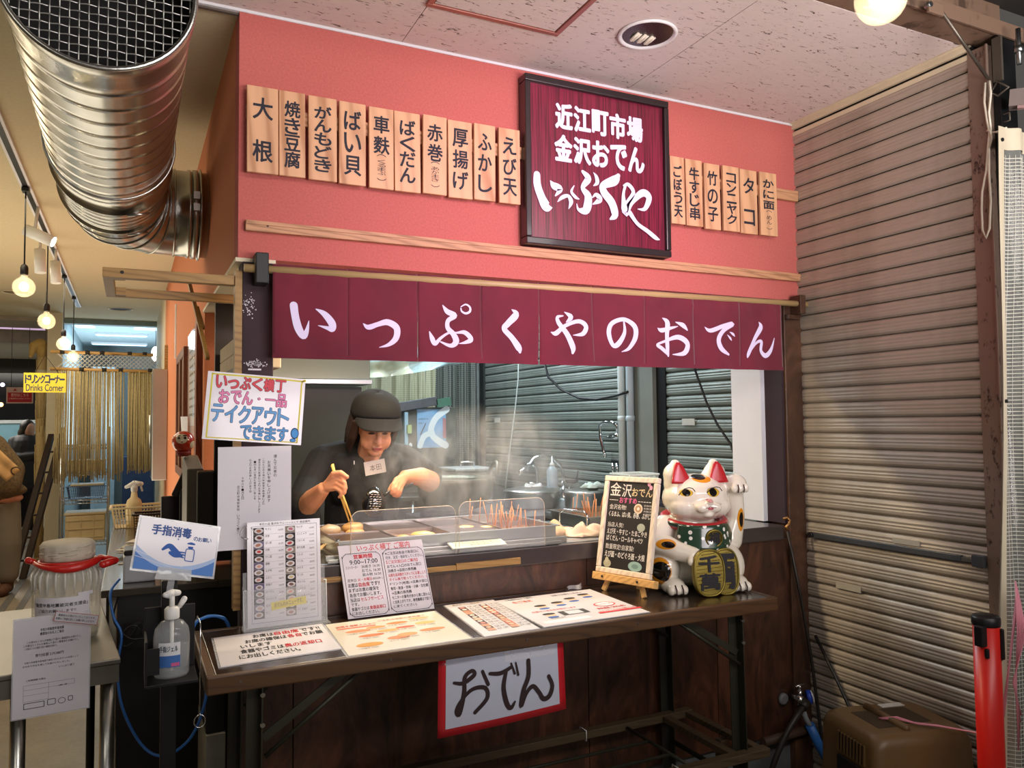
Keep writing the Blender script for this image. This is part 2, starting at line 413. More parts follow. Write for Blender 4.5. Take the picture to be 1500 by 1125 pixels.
# roller shutters along x = 2.6
SLAT = [(0, 0), (-.004, .003), (-.0095, .008), (-.011, .018), (-.0095, .024), (-.0115, .030), (-.0095, .036), (-.0115, .044), (-.009, .052), (-.004, .0575), (.006, .0585), (.008, .0628)]
def slat_mesh(y0, y1, m):
    k = M().use(m); n = len(SLAT)
    k.add([(x, y, z) for y in (y0, y1) for x, z in SLAT], [(i, i+1, n+i+1, n+i) for i in range(n-1)], False); return k
def shutter(name, label, y0, y1, z0, z1, m, x=2.602):
    t = thing(name, label, 'shutter', (x, (y0+y1)/2, z0)); src = None; h = (y1-y0)/2
    for i in range(int((z1-z0)/.0628)+1):
        if src is None: src = ob('slat', slat_mesh(-h, h, m), t, local=True, smooth=False); src.location = (0, 0, 0)
        else: inst(src, t, (0, 0, i*.0628))
    return t
sh = shutter('roller_shutter', 'tall grey roller shutter closed to the right of the stall', -.80, .0, .0, 2.715, SHUT)
ob('shutter_backing', bx((2.615, -.8, 0), (2.66, .1, 2.8), mat('shutter_shadow', '2b2a28', .9)), sh)
s2 = shutter('roller_shutter', 'narrow shutter seen inside the stall behind the lucky cat', .285, .94, .0, 2.40, SHUT_IN)
s3 = shutter('roller_shutter', 'greenish grey shutter behind the tap and sink at the kitchen side', 1.36, 3.34, .0, 2.40, SHUT_IN)
struct('wall_right', bx((2.668, -.8, 0), (2.75, 3.7, 2.86), mat('wall_behind_shutter', '2b2a28', .9)))
struct('column_kitchen', M().use(mat('grey_column_paint', '6f736c', .6, var=.12, scale=4)).box((2.56, 1.02, 0), (2.66, 1.14, 2.8)).box((2.572, 1.15, 0), (2.66, 1.34, 2.8)).use(BLACKM).box((2.585, .94, 0), (2.66, 1.02, 2.8)))
struct('column_kitchen_rear', M().use(mat('dark_guide_rail', '2c302f', .5, .3)).box((2.575, 3.34, 0), (2.66, 3.42, 2.8)).use(mat('grey_guide_rail', '5c625f', .5, .3)).cyl((2.58, 3.47, 0), (2.58, 3.47, 2.8), .035, n=12).use(mat('pale_frame_rail', '8d9491', .45, .3)).box((2.545, 3.50, 0), (2.565, 3.52, 2.8)))
struct('column_steel', M().use(RUSTY).box((2.588, -.868, 0), (2.66, -.80, 2.76)).box((2.580, -.872, 0), (2.590, -.866, 2.76)), bevel=.001)
struct('column_frame', M().use(BLACKM).box((2.612, -.895, 0), (2.70, -.872, 2.80)), bevel=.001)
struct('wall_lane', bx((2.76, -.40, 0), (5, -.3, 2.42), mat('lane_wall_grey', '5b5d57', .7, var=.2, scale=4)))
struct('beam_edge', M().use(BEAM).box((-4, -.90, 2.79), (2.78, -.79, 2.80)).box((-4, -.80, 2.80), (2.78, -.79, 2.97)).box((-4, -.905, 2.78), (2.78, -.898, 2.83)))
# cool room and hall beyond the corridor
struct('beam_corridor', bx((-.80, 8.2, 2.74), (.30, 8.35, 2.98), mat('pale_blue_paint', '8fa3a8', .7)))
struct('wall_far_room', bx((-1.0, 14, 0), (2, 14.1, 3.2), mat('far_wall_paint', '7d8584', .7)))
struct('ceiling_far_room', bx((-.82, 8.35, 3.0), (2, 14, 3.1), mat('far_ceiling_paint', '9fb0b4', .8)))
struct('wall_far_divider', bx((-.86, 8.35, 0), (-.80, 14, 3.1), mat('divider_paint', '94a2a6', .7)))
struct('wall_far_right', bx((.42, 8.3, 0), (.5, 14, 3.1), mat('divider_paint', '94a2a6', .7)))
struct('ceiling_hall', bx((-7, 8.2, 2.75), (-.86, 16, 2.85), mat('hall_ceiling_paint', 'a39a8c', .8)))
struct('beam_hall', bx((-7, 9.4, 2.60), (-.86, 9.6, 2.76), mat('hall_ceiling_paint', 'a39a8c', .8)))
struct('wall_hall_left', bx((-4.6, 0, 0), (-4.5, 16, 2.9), CREAM))
struct('column_cream', M().use(CREAMPAINT).box((-.86, 7.72, .06), (-.715, 7.86, 2.80)).use(mat('dark_foot', '2a2622', .7)).box((-.862, 7.715, 0), (-.713, 7.865, .06)))
w = struct('window_1', M().use(mat('night_glass', '0d0f12', .12, var=0)).box((-6.5, 14.3, 1.62), (-1.0, 14.34, 2.55)).use(mat('window_frame_dark', '262422', .6)).box((-6.5, 14.2, 2.5), (-1.0, 14.3, 2.8)))
struct('wall_hall_back', M().use(mat('hall_panel_blue', '6d9aab', .45, var=.05)).box((-6.5, 14.2, .0), (-1.0, 14.3, 1.60)).use(mat('alu_strip', 'b9c3c6', .4, .4)).box((-6.5, 14.17, 1.58), (-1.0, 14.2, 1.64)))
# corridor mat strips on the floor
fl = bpy.data.objects['floor']
for i in range(15):
    struct('floor_strip', bx((-2.4+i*.13, 3.4, 0.0), (-2.345+i*.13, 9.5, .004), mat('grey_floor_strip', '55544f', .6)), fl)

# ------------------------------------------------------------------ wall plaques, sign and curtain
for z0, z1, lab in ((2.443, 2.487, 'upper wooden rail behind the menu plaques on the pink wall'), (2.094, 2.127, 'lower bare wooden rail running under the big red sign')):
    t = M().use(RAIL).box((.307, -.020, z0), (2.592, -.001, z1))
    o = ob('wall_rail', t, bevel=.0015); tag(o, lab, 'rail', 'wooden rails on the pink wall')
    ob('groove_strip', bx((.308, -.0235, z1-.013), (2.590, -.0205, z1-.001), RAIL), o, bevel=.001)
    ob('nail_head', M().use(INK).cyl((.372, -.0225, z0+.02), (.372, -.0195, z0+.02), .004, n=8), o)
BRUSHINK = flat('1b1d2b')
PL = [(.307,.400,'大 根',0),(.403,.483,'焼き豆腐',0),(.493,.583,'がんもどき',0),(.589,.676,'ばい貝',0),(.688,.771,'車麩','(くるまぶ)'),(.774,.864,'ばくだん',0),(.872,.957,'赤巻','(あかまき)'),(.964,1.053,'厚揚げ',0),(1.060,1.141,'ふかし',0),(1.155,1.238,'えび天',0),
      (1.900,1.968,'ごぼう天',0),(1.975,2.057,'牛すじ串',0),(2.068,2.148,'竹の子',0),(2.160,2.245,'コンニャク',0),(2.254,2.345,'タ コ',0),(2.361,2.455,'かに面','(めん)')]
PLL = ['leftmost cedar menu plaque, two widely spaced brushed characters', 'second cedar plaque from the left, four crowded characters', 'third cedar plaque from the left, curly grain and five characters', 'fourth cedar plaque from the left, three spaced characters', 'fifth cedar plaque from the left, bracketed small reading below two characters', 'sixth cedar plaque from the left, four brushed characters', 'seventh cedar plaque from the left, bracketed small reading at its foot', 'eighth cedar plaque from the left, three characters', 'ninth cedar plaque from the left, three flowing characters', 'cedar plaque just left of the red sign board',
       'cedar plaque touching the right edge of the red sign board', 'second cedar plaque right of the red sign board', 'third cedar plaque right of the red sign board, reddest wood', 'fourth cedar plaque right of the red sign, five angular characters', 'cedar plaque with only two characters right of the red sign', 'rightmost cedar plaque, small bracketed reading at its foot']
for i, (a, b, s, small) in enumerate(PL):
    y = -.034-(.004 if i in (0, 3, 6, 13) else 0); fr = front(y); z0, z1 = 2.272, 2.541; jz = random.uniform(-.003, .003)
    k = M().use(PALEWOOD); rot = Matrix.Rotation(R(random.uniform(-.5, .5)), 3, 'Y')
    k.box((a, y, z0+jz), (b, y+.013, z1+jz), rot)
    o = ob('menu_plaque', k, bevel=.0018); tag(o, PLL[i], 'plaque', 'cedar menu plaques on the pink wall')
    o.data.update()
    cx = (a+b)/2; w = (b-a)*.62; t = M().use(BRUSHINK)
    top, bot = (2.51, 2.30)
    if small: bot = 2.385
    cs = s.replace(' ', ''); n = len(cs); gap = .012 if n < 4 else .004
    if n == 2 and not small: gap = .055
    h = ((top-bot)-gap*(n-1))/n
    if n >= 4 : w = (b-a)*.58
    for j, ch in enumerate(cs):
        zt = top-j*(h+gap); hh = min(h, w*1.15); m_ = (h-hh)/2
        t.text(ch, fr, (cx-w/2, zt-h+m_, cx+w/2, zt-m_), .0012, 0, 4, fat=.0013)
    if small:
        n2 = len(small); hh = .078/n2
        for j, ch in enumerate(small):
            if ch in '()':
                zt = 2.378-j*hh
                arc = [(cx+.016*math.cos(q), zt-hh*.5+(.010*math.sin(q) if ch == '(' else -.010*math.sin(q)), .0022) for q in [PI*.15+PI*.7*e/4 for e in range(5)]]
                t.brush([arc], fr, .0008)
            else: t.text(ch, fr, (cx-.014, 2.378-(j+1)*hh+.001, cx+.014, 2.378-j*hh), .0008, 0)
    ob('lettering', t, o)
    ob('hanger_strap', bx((a+.018, y+.0135, 2.40), (b-.018, -.0015 if False else -.0205, 2.48), RAIL), o)

STROKES = {"N":[[[[0.4444,1.865,0.0246],[0.4489,1.8327,0.0235],[0.4582,1.7967,0.0246],[0.4737,1.7721,0.0202],[0.4841,1.7883,0.0135],[0.4907,1.8207,0.0017]],[[0.5118,1.8574,0.0028],[0.5376,1.8428,0.0182],[0.5603,1.8154,0.024],[0.5614,1.7972,0.0194],[0.5456,1.7999,0.0114],[0.518,1.8067,0.0017]]],[[[0.6615,1.8188,0.0029],[0.6774,1.8079,0.0163],[0.7072,1.818,0.0152],[0.7403,1.8265,0.02],[0.7707,1.8102,0.0225],[0.7687,1.7775,0.0201],[0.7431,1.7542,0.0118],[0.7106,1.7438,0.0018]]],[[[0.9314,1.8932,0.0031],[0.9475,1.8727,0.0171],[0.9735,1.86,0.0172],[0.9505,1.8423,0.0147],[0.949,1.8178,0.0159],[0.9684,1.7972,0.0183],[0.978,1.7731,0.0208],[0.9596,1.7584,0.0134],[0.9228,1.7699,0.0049]],[[0.8828,1.8023,0.003],[0.8922,1.7791,0.0169],[0.9023,1.7632,0.0145],[0.9242,1.7833,0.0097],[0.9535,1.8015,0.0073],[0.9796,1.8026,0.0061],[1.0093,1.8038,0.0148],[1.031,1.7824,0.0173],[1.0123,1.7712,0.0111],[0.9878,1.7661,0.0018]],[[0.9954,1.8906,0.0031],[1.0134,1.8997,0.0056],[1.0286,1.8912,0.0074],[1.0285,1.8769,0.0081],[1.0131,1.8693,0.0074],[0.9986,1.8754,0.0062],[0.9954,1.8857,0.0043]]],[[[1.1862,1.8915,0.0025],[1.2029,1.8752,0.0242],[1.1695,1.8418,0.0215],[1.1553,1.8223,0.0189],[1.1829,1.793,0.0203],[1.2092,1.759,0.0254],[1.2139,1.7446,0.0114]]],[[[1.3398,1.8191,0.0027],[1.3609,1.8159,0.0174],[1.3996,1.8444,0.0135],[1.4543,1.8631,0.0149],[1.4854,1.8461,0.0191],[1.4715,1.8183,0.0163],[1.4323,1.812,0.002]],[[1.3981,1.8941,0.0027],[1.4234,1.8772,0.0189],[1.4052,1.8581,0.004]],[[1.3925,1.8804,0.004],[1.3695,1.8745,0.0121],[1.373,1.8546,0.0174],[1.4069,1.8157,0.0202],[1.4301,1.7694,0.0216],[1.4297,1.7485,0.0108]]],[[[1.6504,1.8708,0.007],[1.6511,1.8289,0.0154],[1.6213,1.786,0.0194],[1.5991,1.7818,0.0152],[1.5837,1.8262,0.018],[1.5983,1.8628,0.0167],[1.6522,1.8793,0.0154],[1.7003,1.8555,0.0211],[1.7027,1.8134,0.0211],[1.6707,1.7723,0.014],[1.6356,1.7573,0.0021]]],[[[1.83,1.8935,0.0029],[1.8525,1.8766,0.0216],[1.8495,1.8297,0.0187],[1.8501,1.783,0.0187],[1.8527,1.7486,0.0086]],[[1.8046,1.8536,0.0029],[1.8236,1.8459,0.0172],[1.875,1.8581,0.0101],[1.9001,1.8643,0.0022]],[[1.8512,1.7565,0.0144],[1.8202,1.777,0.0157],[1.7996,1.7892,0.01],[1.8401,1.8049,0.01],[1.9008,1.8223,0.0188],[1.9432,1.7984,0.0219],[1.9278,1.7615,0.0189],[1.8741,1.7542,0.0022]],[[1.8898,1.8805,0.0022],[1.9244,1.869,0.0189],[1.9447,1.8516,0.0058]]],[[[2.0322,1.8678,0.0022],[2.0588,1.8541,0.0163],[2.1235,1.8748,0.0165],[2.1757,1.8861,0.0181],[2.1249,1.8569,0.018],[2.0973,1.8207,0.0209],[2.1094,1.7839,0.0224],[2.1487,1.7619,0.009]],[[2.1464,1.8413,0.0023],[2.1613,1.8283,0.0098],[2.1678,1.8195,0.003]],[[2.1602,1.8531,0.0023],[2.1754,1.8454,0.0106],[2.1847,1.8367,0.003]]],[[[2.315,1.9001,0.0031],[2.3232,1.8774,0.0216],[2.2875,1.8277,0.0168],[2.254,1.7732,0.0167],[2.2455,1.754,0.0076]],[[2.2559,1.7733,0.0061],[2.2949,1.8119,0.0107],[2.3253,1.8206,0.0138],[2.3219,1.7829,0.0153],[2.3454,1.7628,0.02],[2.3715,1.7844,0.0154],[2.3928,1.8369,0.0023]]]],"S":[[[1.299,2.3857,0.0219],[1.3001,2.3494,0.0248],[1.3158,2.3076,0.0262],[1.3365,2.2735,0.0307],[1.3586,2.2723,0.0029]],[[1.3543,2.3693,0.0044],[1.3681,2.3541,0.0221],[1.3929,2.3446,0.0192],[1.3734,2.318,0.0044]],[[1.3822,2.297,0.0022],[1.4008,2.3146,0.0118],[1.4261,2.3235,0.0104],[1.4384,2.3034,0.0149],[1.4278,2.2763,0.0022]],[[1.4521,2.3645,0.003],[1.4407,2.3408,0.0089],[1.4573,2.3227,0.0104],[1.4726,2.317,0.003]],[[1.4898,2.4216,0.0105],[1.5127,2.3983,0.0226],[1.4888,2.3615,0.015],[1.5115,2.3305,0.0256],[1.5019,2.2807,0.027],[1.4702,2.2772,0.0104],[1.462,2.2986,0.0022]],[[1.5366,2.424,0.0023],[1.5485,2.4089,0.0121],[1.5516,2.3881,0.0136],[1.5357,2.3748,0.003]],[[1.5287,2.3287,0.003],[1.5464,2.3421,0.0121],[1.5609,2.3249,0.0197],[1.5309,2.3042,0.003]],[[1.6456,2.4267,0.0139],[1.6272,2.4052,0.0307],[1.5778,2.38,0.0228],[1.5817,2.3539,0.0259],[1.6138,2.3196,0.0275],[1.6272,2.2754,0.0244],[1.6064,2.2564,0.0061]],[[1.6674,2.391,0.0046],[1.6903,2.3977,0.0124],[1.7125,2.3695,0.014],[1.6841,2.3237,0.017],[1.6743,2.2881,0.0261],[1.7025,2.3297,0.017],[1.7541,2.3729,0.0234],[1.7845,2.3585,0.0219],[1.7648,2.3134,0.014],[1.7314,2.3081,0.0023]],[[1.6765,2.3921,0.0093],[1.6667,2.3563,0.0108],[1.6701,2.3029,0.0231]],[[1.6943,2.2902,0.0154],[1.7282,2.2513,0.0124],[1.774,2.2272,0.014],[1.8109,2.205,0.0141],[1.8297,2.199,0.0031]]],"P":[[[0.8095,0.7845,0.0079],[0.8362,0.7804,0.0114],[0.8685,0.7985,0.0115],[0.8616,0.8104,0.0103],[0.8407,0.7952,0.0114],[0.8378,0.7528,0.0125],[0.8231,0.6995,0.0136],[0.8151,0.7082,0.0102],[0.8277,0.7317,0.0091],[0.8612,0.7595,0.0103],[0.8993,0.7593,0.0115],[0.9055,0.7306,0.0115],[0.8688,0.6964,0.0103]],[[0.8934,0.8046,0.0092],[0.9091,0.7676,0.0104]],[[0.9158,0.7956,0.0093],[0.9483,0.7926,0.0116],[0.9827,0.8052,0.0094]],[[0.9647,0.7943,0.0105],[0.9557,0.7518,0.0128],[0.9644,0.7067,0.014],[0.9767,0.6936,0.0117],[0.9895,0.7085,0.0058]],[[0.9815,0.8153,0.0047],[0.9918,0.7862,0.007]],[[0.9961,0.8151,0.0047],[1.0024,0.7811,0.0071]],[[1.0364,0.8153,0.0119],[1.0345,0.7723,0.013],[1.0165,0.7336,0.0129],[1.0079,0.6931,0.0117],[1.0258,0.7262,0.0106],[1.0477,0.7424,0.0118],[1.0665,0.7228,0.0119],[1.0799,0.7028,0.0131],[1.1,0.7086,0.0131],[1.1108,0.7351,0.012],[1.1008,0.7625,0.0108]]]}
# big red sign
fr = front(-.045)
sg = thing('shop_sign', 'large square dark red sign board with white lettering in a dark frame', 'sign', (1.557, -.02, 2.13))
def m_stripe():
    k = NT('striped_red_board'); v = k.coord((1, 1, .02)); n = k.noise(v, 220, 2, .5)
    k.l(k.ramp(n, [(.35, '4b0f1f'), (.6, '7d1c38')]), k.b.inputs['Base Color']); k.b.inputs['Roughness'].default_value = .3
    k.b.inputs['Coat Weight'].default_value = .35; k.b.inputs['Coat Roughness'].default_value = .25; return k.m
SIGNWHITE = mat('sign_white', 'e0d8f0', .4, var=0)
ob('board', bx((1.268, -.042, 2.150), (1.862, -.008, 2.730), m_stripe()), sg)
FR = mat('dark_sign_frame', '241a1c', .35, var=.2, coat=.3)
for a, b in (((1.250, -.058, 2.722), (1.880, -.002, 2.748)), ((1.250, -.058, 2.132), (1.880, -.002, 2.158)), ((1.250, -.058, 2.1585), (1.272, -.002, 2.7215)), ((1.858, -.058, 2.1585), (1.880, -.002, 2.7215))):
    ob('frame_rail', bx(a, b, FR), sg, bevel=.004)
t = M().use(SIGNWHITE)
def row(t, s, fr, u0, v0, u1, v1, bold=.02, gap=.10, d=.001, res=4, slope=0, fat=0):
    n = len(s); w = (u1-u0)/n
    for i, ch in enumerate(s):
        if ch != ' ':
            g = w*gap/2; narrow = ch in 'いっょゃゅイト・一丁'
            t.text(ch, fr, (u0+i*w+g, v0+(v1-v0)*(.12 if ch in 'っ' else .42 if ch in '一・ー' else 0), u0+(i+1)*w-g, v1-(v1-v0)*(.2 if ch in 'っ' else .42 if ch in '一・ー' else 0)), d, bold, res, fat=fat)
row(t, '近江町市場', fr, 1.375, 2.572, 1.765, 2.662, .0, .14, fat=.0040)
row(t, '金沢おでん', fr, 1.370, 2.452, 1.770, 2.545, .0, .14, fat=.0040)
t.brush([[(a, b, w*1.22) for a, b, w in s] for s in STROKES['S']], fr, .0008, .00024)
ob('lettering', t, sg)

# noren curtain on its pole
nt = thing('noren_curtain', 'wine red split shop curtain with nine large white characters', 'curtain', (1.4, -.05, 1.99))
def m_cloth():
    k = NT('wine_red_cloth'); v = k.coord((1, 1, 1)); n = k.noise(v, 320, 2); n2 = k.noise(v, 5, 3)
    k.l(k.ramp(n2, [(.3, '5c1024'), (.7, '70152c')]), k.b.inputs['Base Color']); k.b.inputs['Roughness'].default_value = .85
    k.b.inputs['Sheen Weight'].default_value = .3; k.bump(n, .25, .0008); return k.m
CLOTH = m_cloth(); NW = mat('noren_white', 'dcd4f2', .8, var=0)
sx = [.382, .613, .843, 1.073, 1.296, 1.517, 1.749, 1.981, 2.214, 2.441]
def noren_y(x, z):
    h = (1.985-z)/.285
    i = max(j for j in range(9) if x >= sx[j]-1e-6) if x >= sx[0] else 0
    f = (x-sx[i])/(sx[i+1]-sx[i])
    return -.055-.006*h*math.sin(f*PI)*(1 if i % 2 else .5)-.003*math.sin(x*41+z*9)*(.3+h)-.004*math.exp(-((h-.12)/.05)**2)*(1+math.sin(x*90))*.5
for i in range(9):
    g0 = .0012 if i in (2,) else .0001; tilt = (0, .0, .004, -.003, .006, .003, 0, 0, 0)[i]
    def fn(u, v, i=i):
        x = sx[i]+g0+(sx[i+1]-sx[i]-2*g0)*u; z = 1.990+.0012*i-v*(.288+.001*i)
        x2 = x+(tilt*v if u > .5 else 0)*(v)-(.003*v*v if i in (3, 5) else 0)
        return Vector((x2, noren_y(min(max(x, sx[0]), sx[9]-.001), z), z))
    k = M().use(CLOTH).grid(fn, 24, 24)
    p = ob('cloth_panel', k, nt); sl = p.modifiers.new('thick', 'SOLIDIFY'); sl.thickness = .0016; sl.offset = 1
    if i < 9:
        def nf(a, b, c=0): return Vector((a, noren_y(min(max(a, sx[0]), sx[9]-.001), b)-.0012-c-.0006, b))
        ob('lettering', M().use(NW).brush(STROKES['N'][i], nf, .0004, .00008), p)
    hm = M().use(CLOTH); hm.grid(lambda u, v, fn=fn: fn(u, .955+.045*v)+Vector((0, -.0022, 0)), 24, 1); ob('hem', hm, p)
pl = ob('curtain_pole', M().use(mat('bamboo_pole', 'b59a6a', .45, var=.1, scale=6)).cyl((.30, -.048, 1.972), (2.612, -.048, 1.990), .0125, n=14), None)
tag(pl, 'bamboo pole carrying the wine red curtain', 'pole')
hk = M().use(BLACKM); hk.box((.330, -.075, 1.925), (.368, -.009, 2.018))
tag(ob('pole_bracket', hk, bevel=.003), 'dark wooden bracket holding the left end of the curtain pole', 'bracket', 'curtain pole brackets')
hk = M().use(POSTW); hk.box((2.535, -.070, 1.945), (2.566, -.013, 2.025)).box((2.50, -.035, 1.925), (2.566, -.013, 1.945))
tag(ob('pole_bracket', hk, bevel=.002), 'dark wooden bracket holding the right end of the curtain pole', 'bracket', 'curtain pole brackets')

# ceiling fittings
t = thing('downlight', 'round recessed downlight with curled tubes in the stall ceiling', 'ceiling light', (1.535, -.40, 2.79))
ob('rim', M().use(WHITEP).lathe([(.098, -.001), (.100, -.006), (.093, -.010), (.086, -.006), (.084, -.001)], (1.535, -.40, 2.79), 40), t)
ob('reflector', M().use(mat('satin_reflector', '4f4b48', .25, .8)).lathe([(.083, -.0035), (.07, .004), (.03, .0085), (.001, .0088)], (1.535, -.40, 2.790), 32), t)
k = M().use(mat('tube_glass', 'cfc6b4', .3, emit='fff0d8', es=.15))
for q in range(3):
    x = 1.50+q*.028; k.tube([(x, -.40, 2.784), (x-.003, -.375, 2.781), (x+.002, -.352, 2.782), (x+.010, -.352, 2.783), (x+.012, -.375, 2.784), (x+.012, -.395, 2.786)], .0048, 8)
ob('lamp_tube', k, t)
t = thing('access_hatch', 'square access hatch with a brownish red frame in the ceiling', 'hatch', (1.02, -.5, 2.788))
HM = mat('hatch_frame_paint', '9a5f52', .4, .2)
for a, b in (((.80, -.272, 2.780), (1.262, -.290, 2.7895)), ((.80, -.740, 2.780), (1.262, -.722, 2.7895)), ((.800, -.722, 2.780), (.818, -.290, 2.7895)), ((1.244, -.722, 2.780), (1.262, -.290, 2.7895))):
    ob('frame_rail', bx((a[0], min(a[1], b[1]), a[2]), (b[0], max(a[1], b[1]), b[2]), HM), t, bevel=.002)
ob('hatch_panel', bx((.822, -.718, 2.784), (1.240, -.294, 2.7895), TILE), t)
# bulb at the lane edge
def bulb(name, label, c, r, ztop, group=None, es=14, cord_r=.003):
    t = thing(name, label, 'lamp', (c[0], c[1], c[2]), group)
    g = NT('bulb_glass') if 'bulb_glass' not in _mc else None
    if g:
        g.b.inputs['Base Color'].default_value = (1, .95, .78, 1); g.b.inputs['Alpha'].default_value = .25; g.b.inputs['Roughness'].default_value = .05
        g.b.inputs['Coat Weight'].default_value = 1; _mc['bulb_glass'] = g.m
    ob('glass_globe', M().use(_mc['bulb_glass']).lathe([(.001, -r)]+[(r*math.sin(PI*i/14), -r*math.cos(PI*i/14)) for i in range(1, 12)]+[(r*.30, r*1.02), (r*.28, r*1.25)], c, 28), t)
    f = M().use(mat('filament_glow', 'fff0c8', .5, var=0, emit='ffecc0', es=es))
    f.ell((c[0], c[1], c[2]+.05*r), (r*.40, r*.40, r*.46), n=14, m=10)
    ob('filament', f, t)
    ob('socket', M().use(BLACKP).lathe([(r*.30, 0), (r*.36, r*.1), (r*.36, r*.7), (r*.28, r*.95), (r*.08, r*1.1)], (c[0], c[1], c[2]+r*1.2), 16), t)
    ob('cord', M().use(BLACKP).cyl((c[0], c[1], c[2]+r*2.2), (c[0], c[1], ztop), cord_r, n=8), t)
    l = lamp('bulb_light', 'POINT', (c[0], c[1], c[2]), 3.0 if r > .055 else 2.2, (1, .78, .46), size=r*.5); 
    return t
bulb('pendant_bulb', 'large glowing globe bulb hanging above the right end of the stall', (1.655, -1.2, 2.535), .062, 2.965)

# ------------------------------------------------------------------ folding table in front of the stall
tb = thing('folding_table', 'long worn dark wooden folding table in front of the stall', 'table', (1.07, -.25, 0))
ob('table_top', bx((.190, -.455, .872), (1.948, -.022, .9005), TABLETOP), tb, bevel=.002)
for a, b in (((.168, -.476, .858), (1.970, -.4555, .902)), ((.168, -.0215, .858), (1.970, -.001, .902)), ((.168, -.455, .858), (.1895, -.022, .902)), ((1.9485, -.455, .858), (1.970, -.022, .902))):
    ob('edge_strip', bx(a, b, TABLEEDGE), tb, bevel=.004)
nh = M().use(CHROME)
for x in (.245, .62, 1.02, 1.40, 1.76): nh.cyl((x, -.4785, .882), (x, -.475, .882), .003, n=8)
ob('screw_head', nh, tb)['kind'] = 'stuff'
def leg(x0, y, x1):
    k = M().use(OLIVE); k.bar((x0, y, .866), (x1, y, 0), .036, .004, up=(1, 0, 0)); k.bar((x0-.017, y+.016, .866), (x1-.017, y+.016, 0), .004, .034, up=(1, 0, 0))
    o = ob('leg', k, tb, bevel=.001)
    for z in (.835, .762): ob('bolt', M().use(CHROME).cyl((x0, y-.022, z), (x0, y-.012, z), .006, n=10), o)
for x in (.300, 1.835):
    for y in (-.435, -.045): leg(x, y, x+(-.008 if x < 1 else .012))
for y in (-.435, -.045):
    ob('brace', M().use(OLIVE).bar((.305, y+.008, .72), (.52, y+.008, .862), .022, .004, up=(0, 1, 0)), tb)
    ob('brace', M().use(OLIVE).cyl((.308, y-.006, .735-.055), (.56, y-.006, .862), .006, n=8), tb)
    ob('brace', M().use(OLIVE).bar((1.83, y+.008, .725), (1.60, y+.008, .862), .022, .004, up=(0, 1, 0)), tb)
    ob('brace', M().use(OLIVE).cyl((1.828, y-.006, .690), (1.57, y-.006, .862), .006, n=8), tb)
for x in (.300, 1.84): ob('stretcher', M().use(OLIVE).cyl((x, -.43, .30), (x, -.05, .30), .009, n=10), tb)
LOWW = wood('dusty_shelf_wood', '4a3b28', '33281b', 3, 'X', .6, 9)
rk = thing('low_rack', 'dusty slatted wooden rack lying low under the table', 'rack', (1.2, -.25, .36))
for y in (-.475, -.075): ob('long_rail', bx((.62, y-.0, .385), (1.92, y+.035, .412), LOWW), rk, bevel=.002)
for x in (1.78, 1.885): ob('cross_rail', bx((x, -.438, .388), (x+.03, -.077, .409), LOWW), rk, bevel=.002)
for y in (-.33, -.21): ob('rod', M().use(OLIVE).cyl((.62, y, .395), (1.62, y, .395), .006, n=8), rk)
ob('rod', M().use(OLIVE).cyl((1.62, -.43, .397), (1.62, -.08, .397), .006, n=8), rk)
for x, y in ((1.55, -.456), (1.45, -.056)):
    ob('cable_tie', M().use(WHITEP).tube([(x, y-.022, .382), (x, y-.022, .416), (x, y+.022, .416), (x, y+.022, .382)], .0022, 6, closed=True), rk)
for x in (1.86, .70): ob('support_leg', bx((x, -.30, 0), (x+.03, -.27, .384), LOWW), rk)

# おでん poster behind the table edge
fr = front(-.445)
po = thing('oden_poster', 'white poster with red border and brushed black characters under the table edge', 'poster', (.96, -.44, .64))
def pf_(u, v): return Vector((.762+.392*u+.004*v, -.440-.006*math.sin(u*PI)-(.02*(1-v)*u), .640+.222*v+.022*u*(1-v)))
ob('sheet', M().use(mat('poster_red', 'c3202c', .35, var=.05, coat=.5)).grid(lambda u, v: pf_(u, v), 16, 6), po).modifiers.new('t', 'SOLIDIFY').thickness = .0012
ob('white_field', M().use(mat('poster_white', 'bfc4d6', .35, var=.02, coat=.5)).grid(lambda u, v: pf_(.055+.89*u, .095+.905*v)+Vector((0, -.0014, 0)), 16, 6), po)
def pfr(a, b, c=0):
    u = min(max((a-.762)/.392, 0), 1); v = (b-.64-.022*u)/.222; p = pf_(u, v); return Vector((a, p.y-.0026-c, b))
ob('lettering', M().use(flat('2a1518')).brush([[(a, b, w*1.05) for a, b, w in s] for s in STROKES['P']], pfr, 0, .00015), po)
ob('clear_tape', M().use(clearfilm('clear_tape', 'ffffff', .25)).grid(lambda u, v: pf_(.5+.42*u, .80+.2*v)+Vector((0, -.0026-.002*math.sin(u*19+v*5), 0)), 14, 3), po)

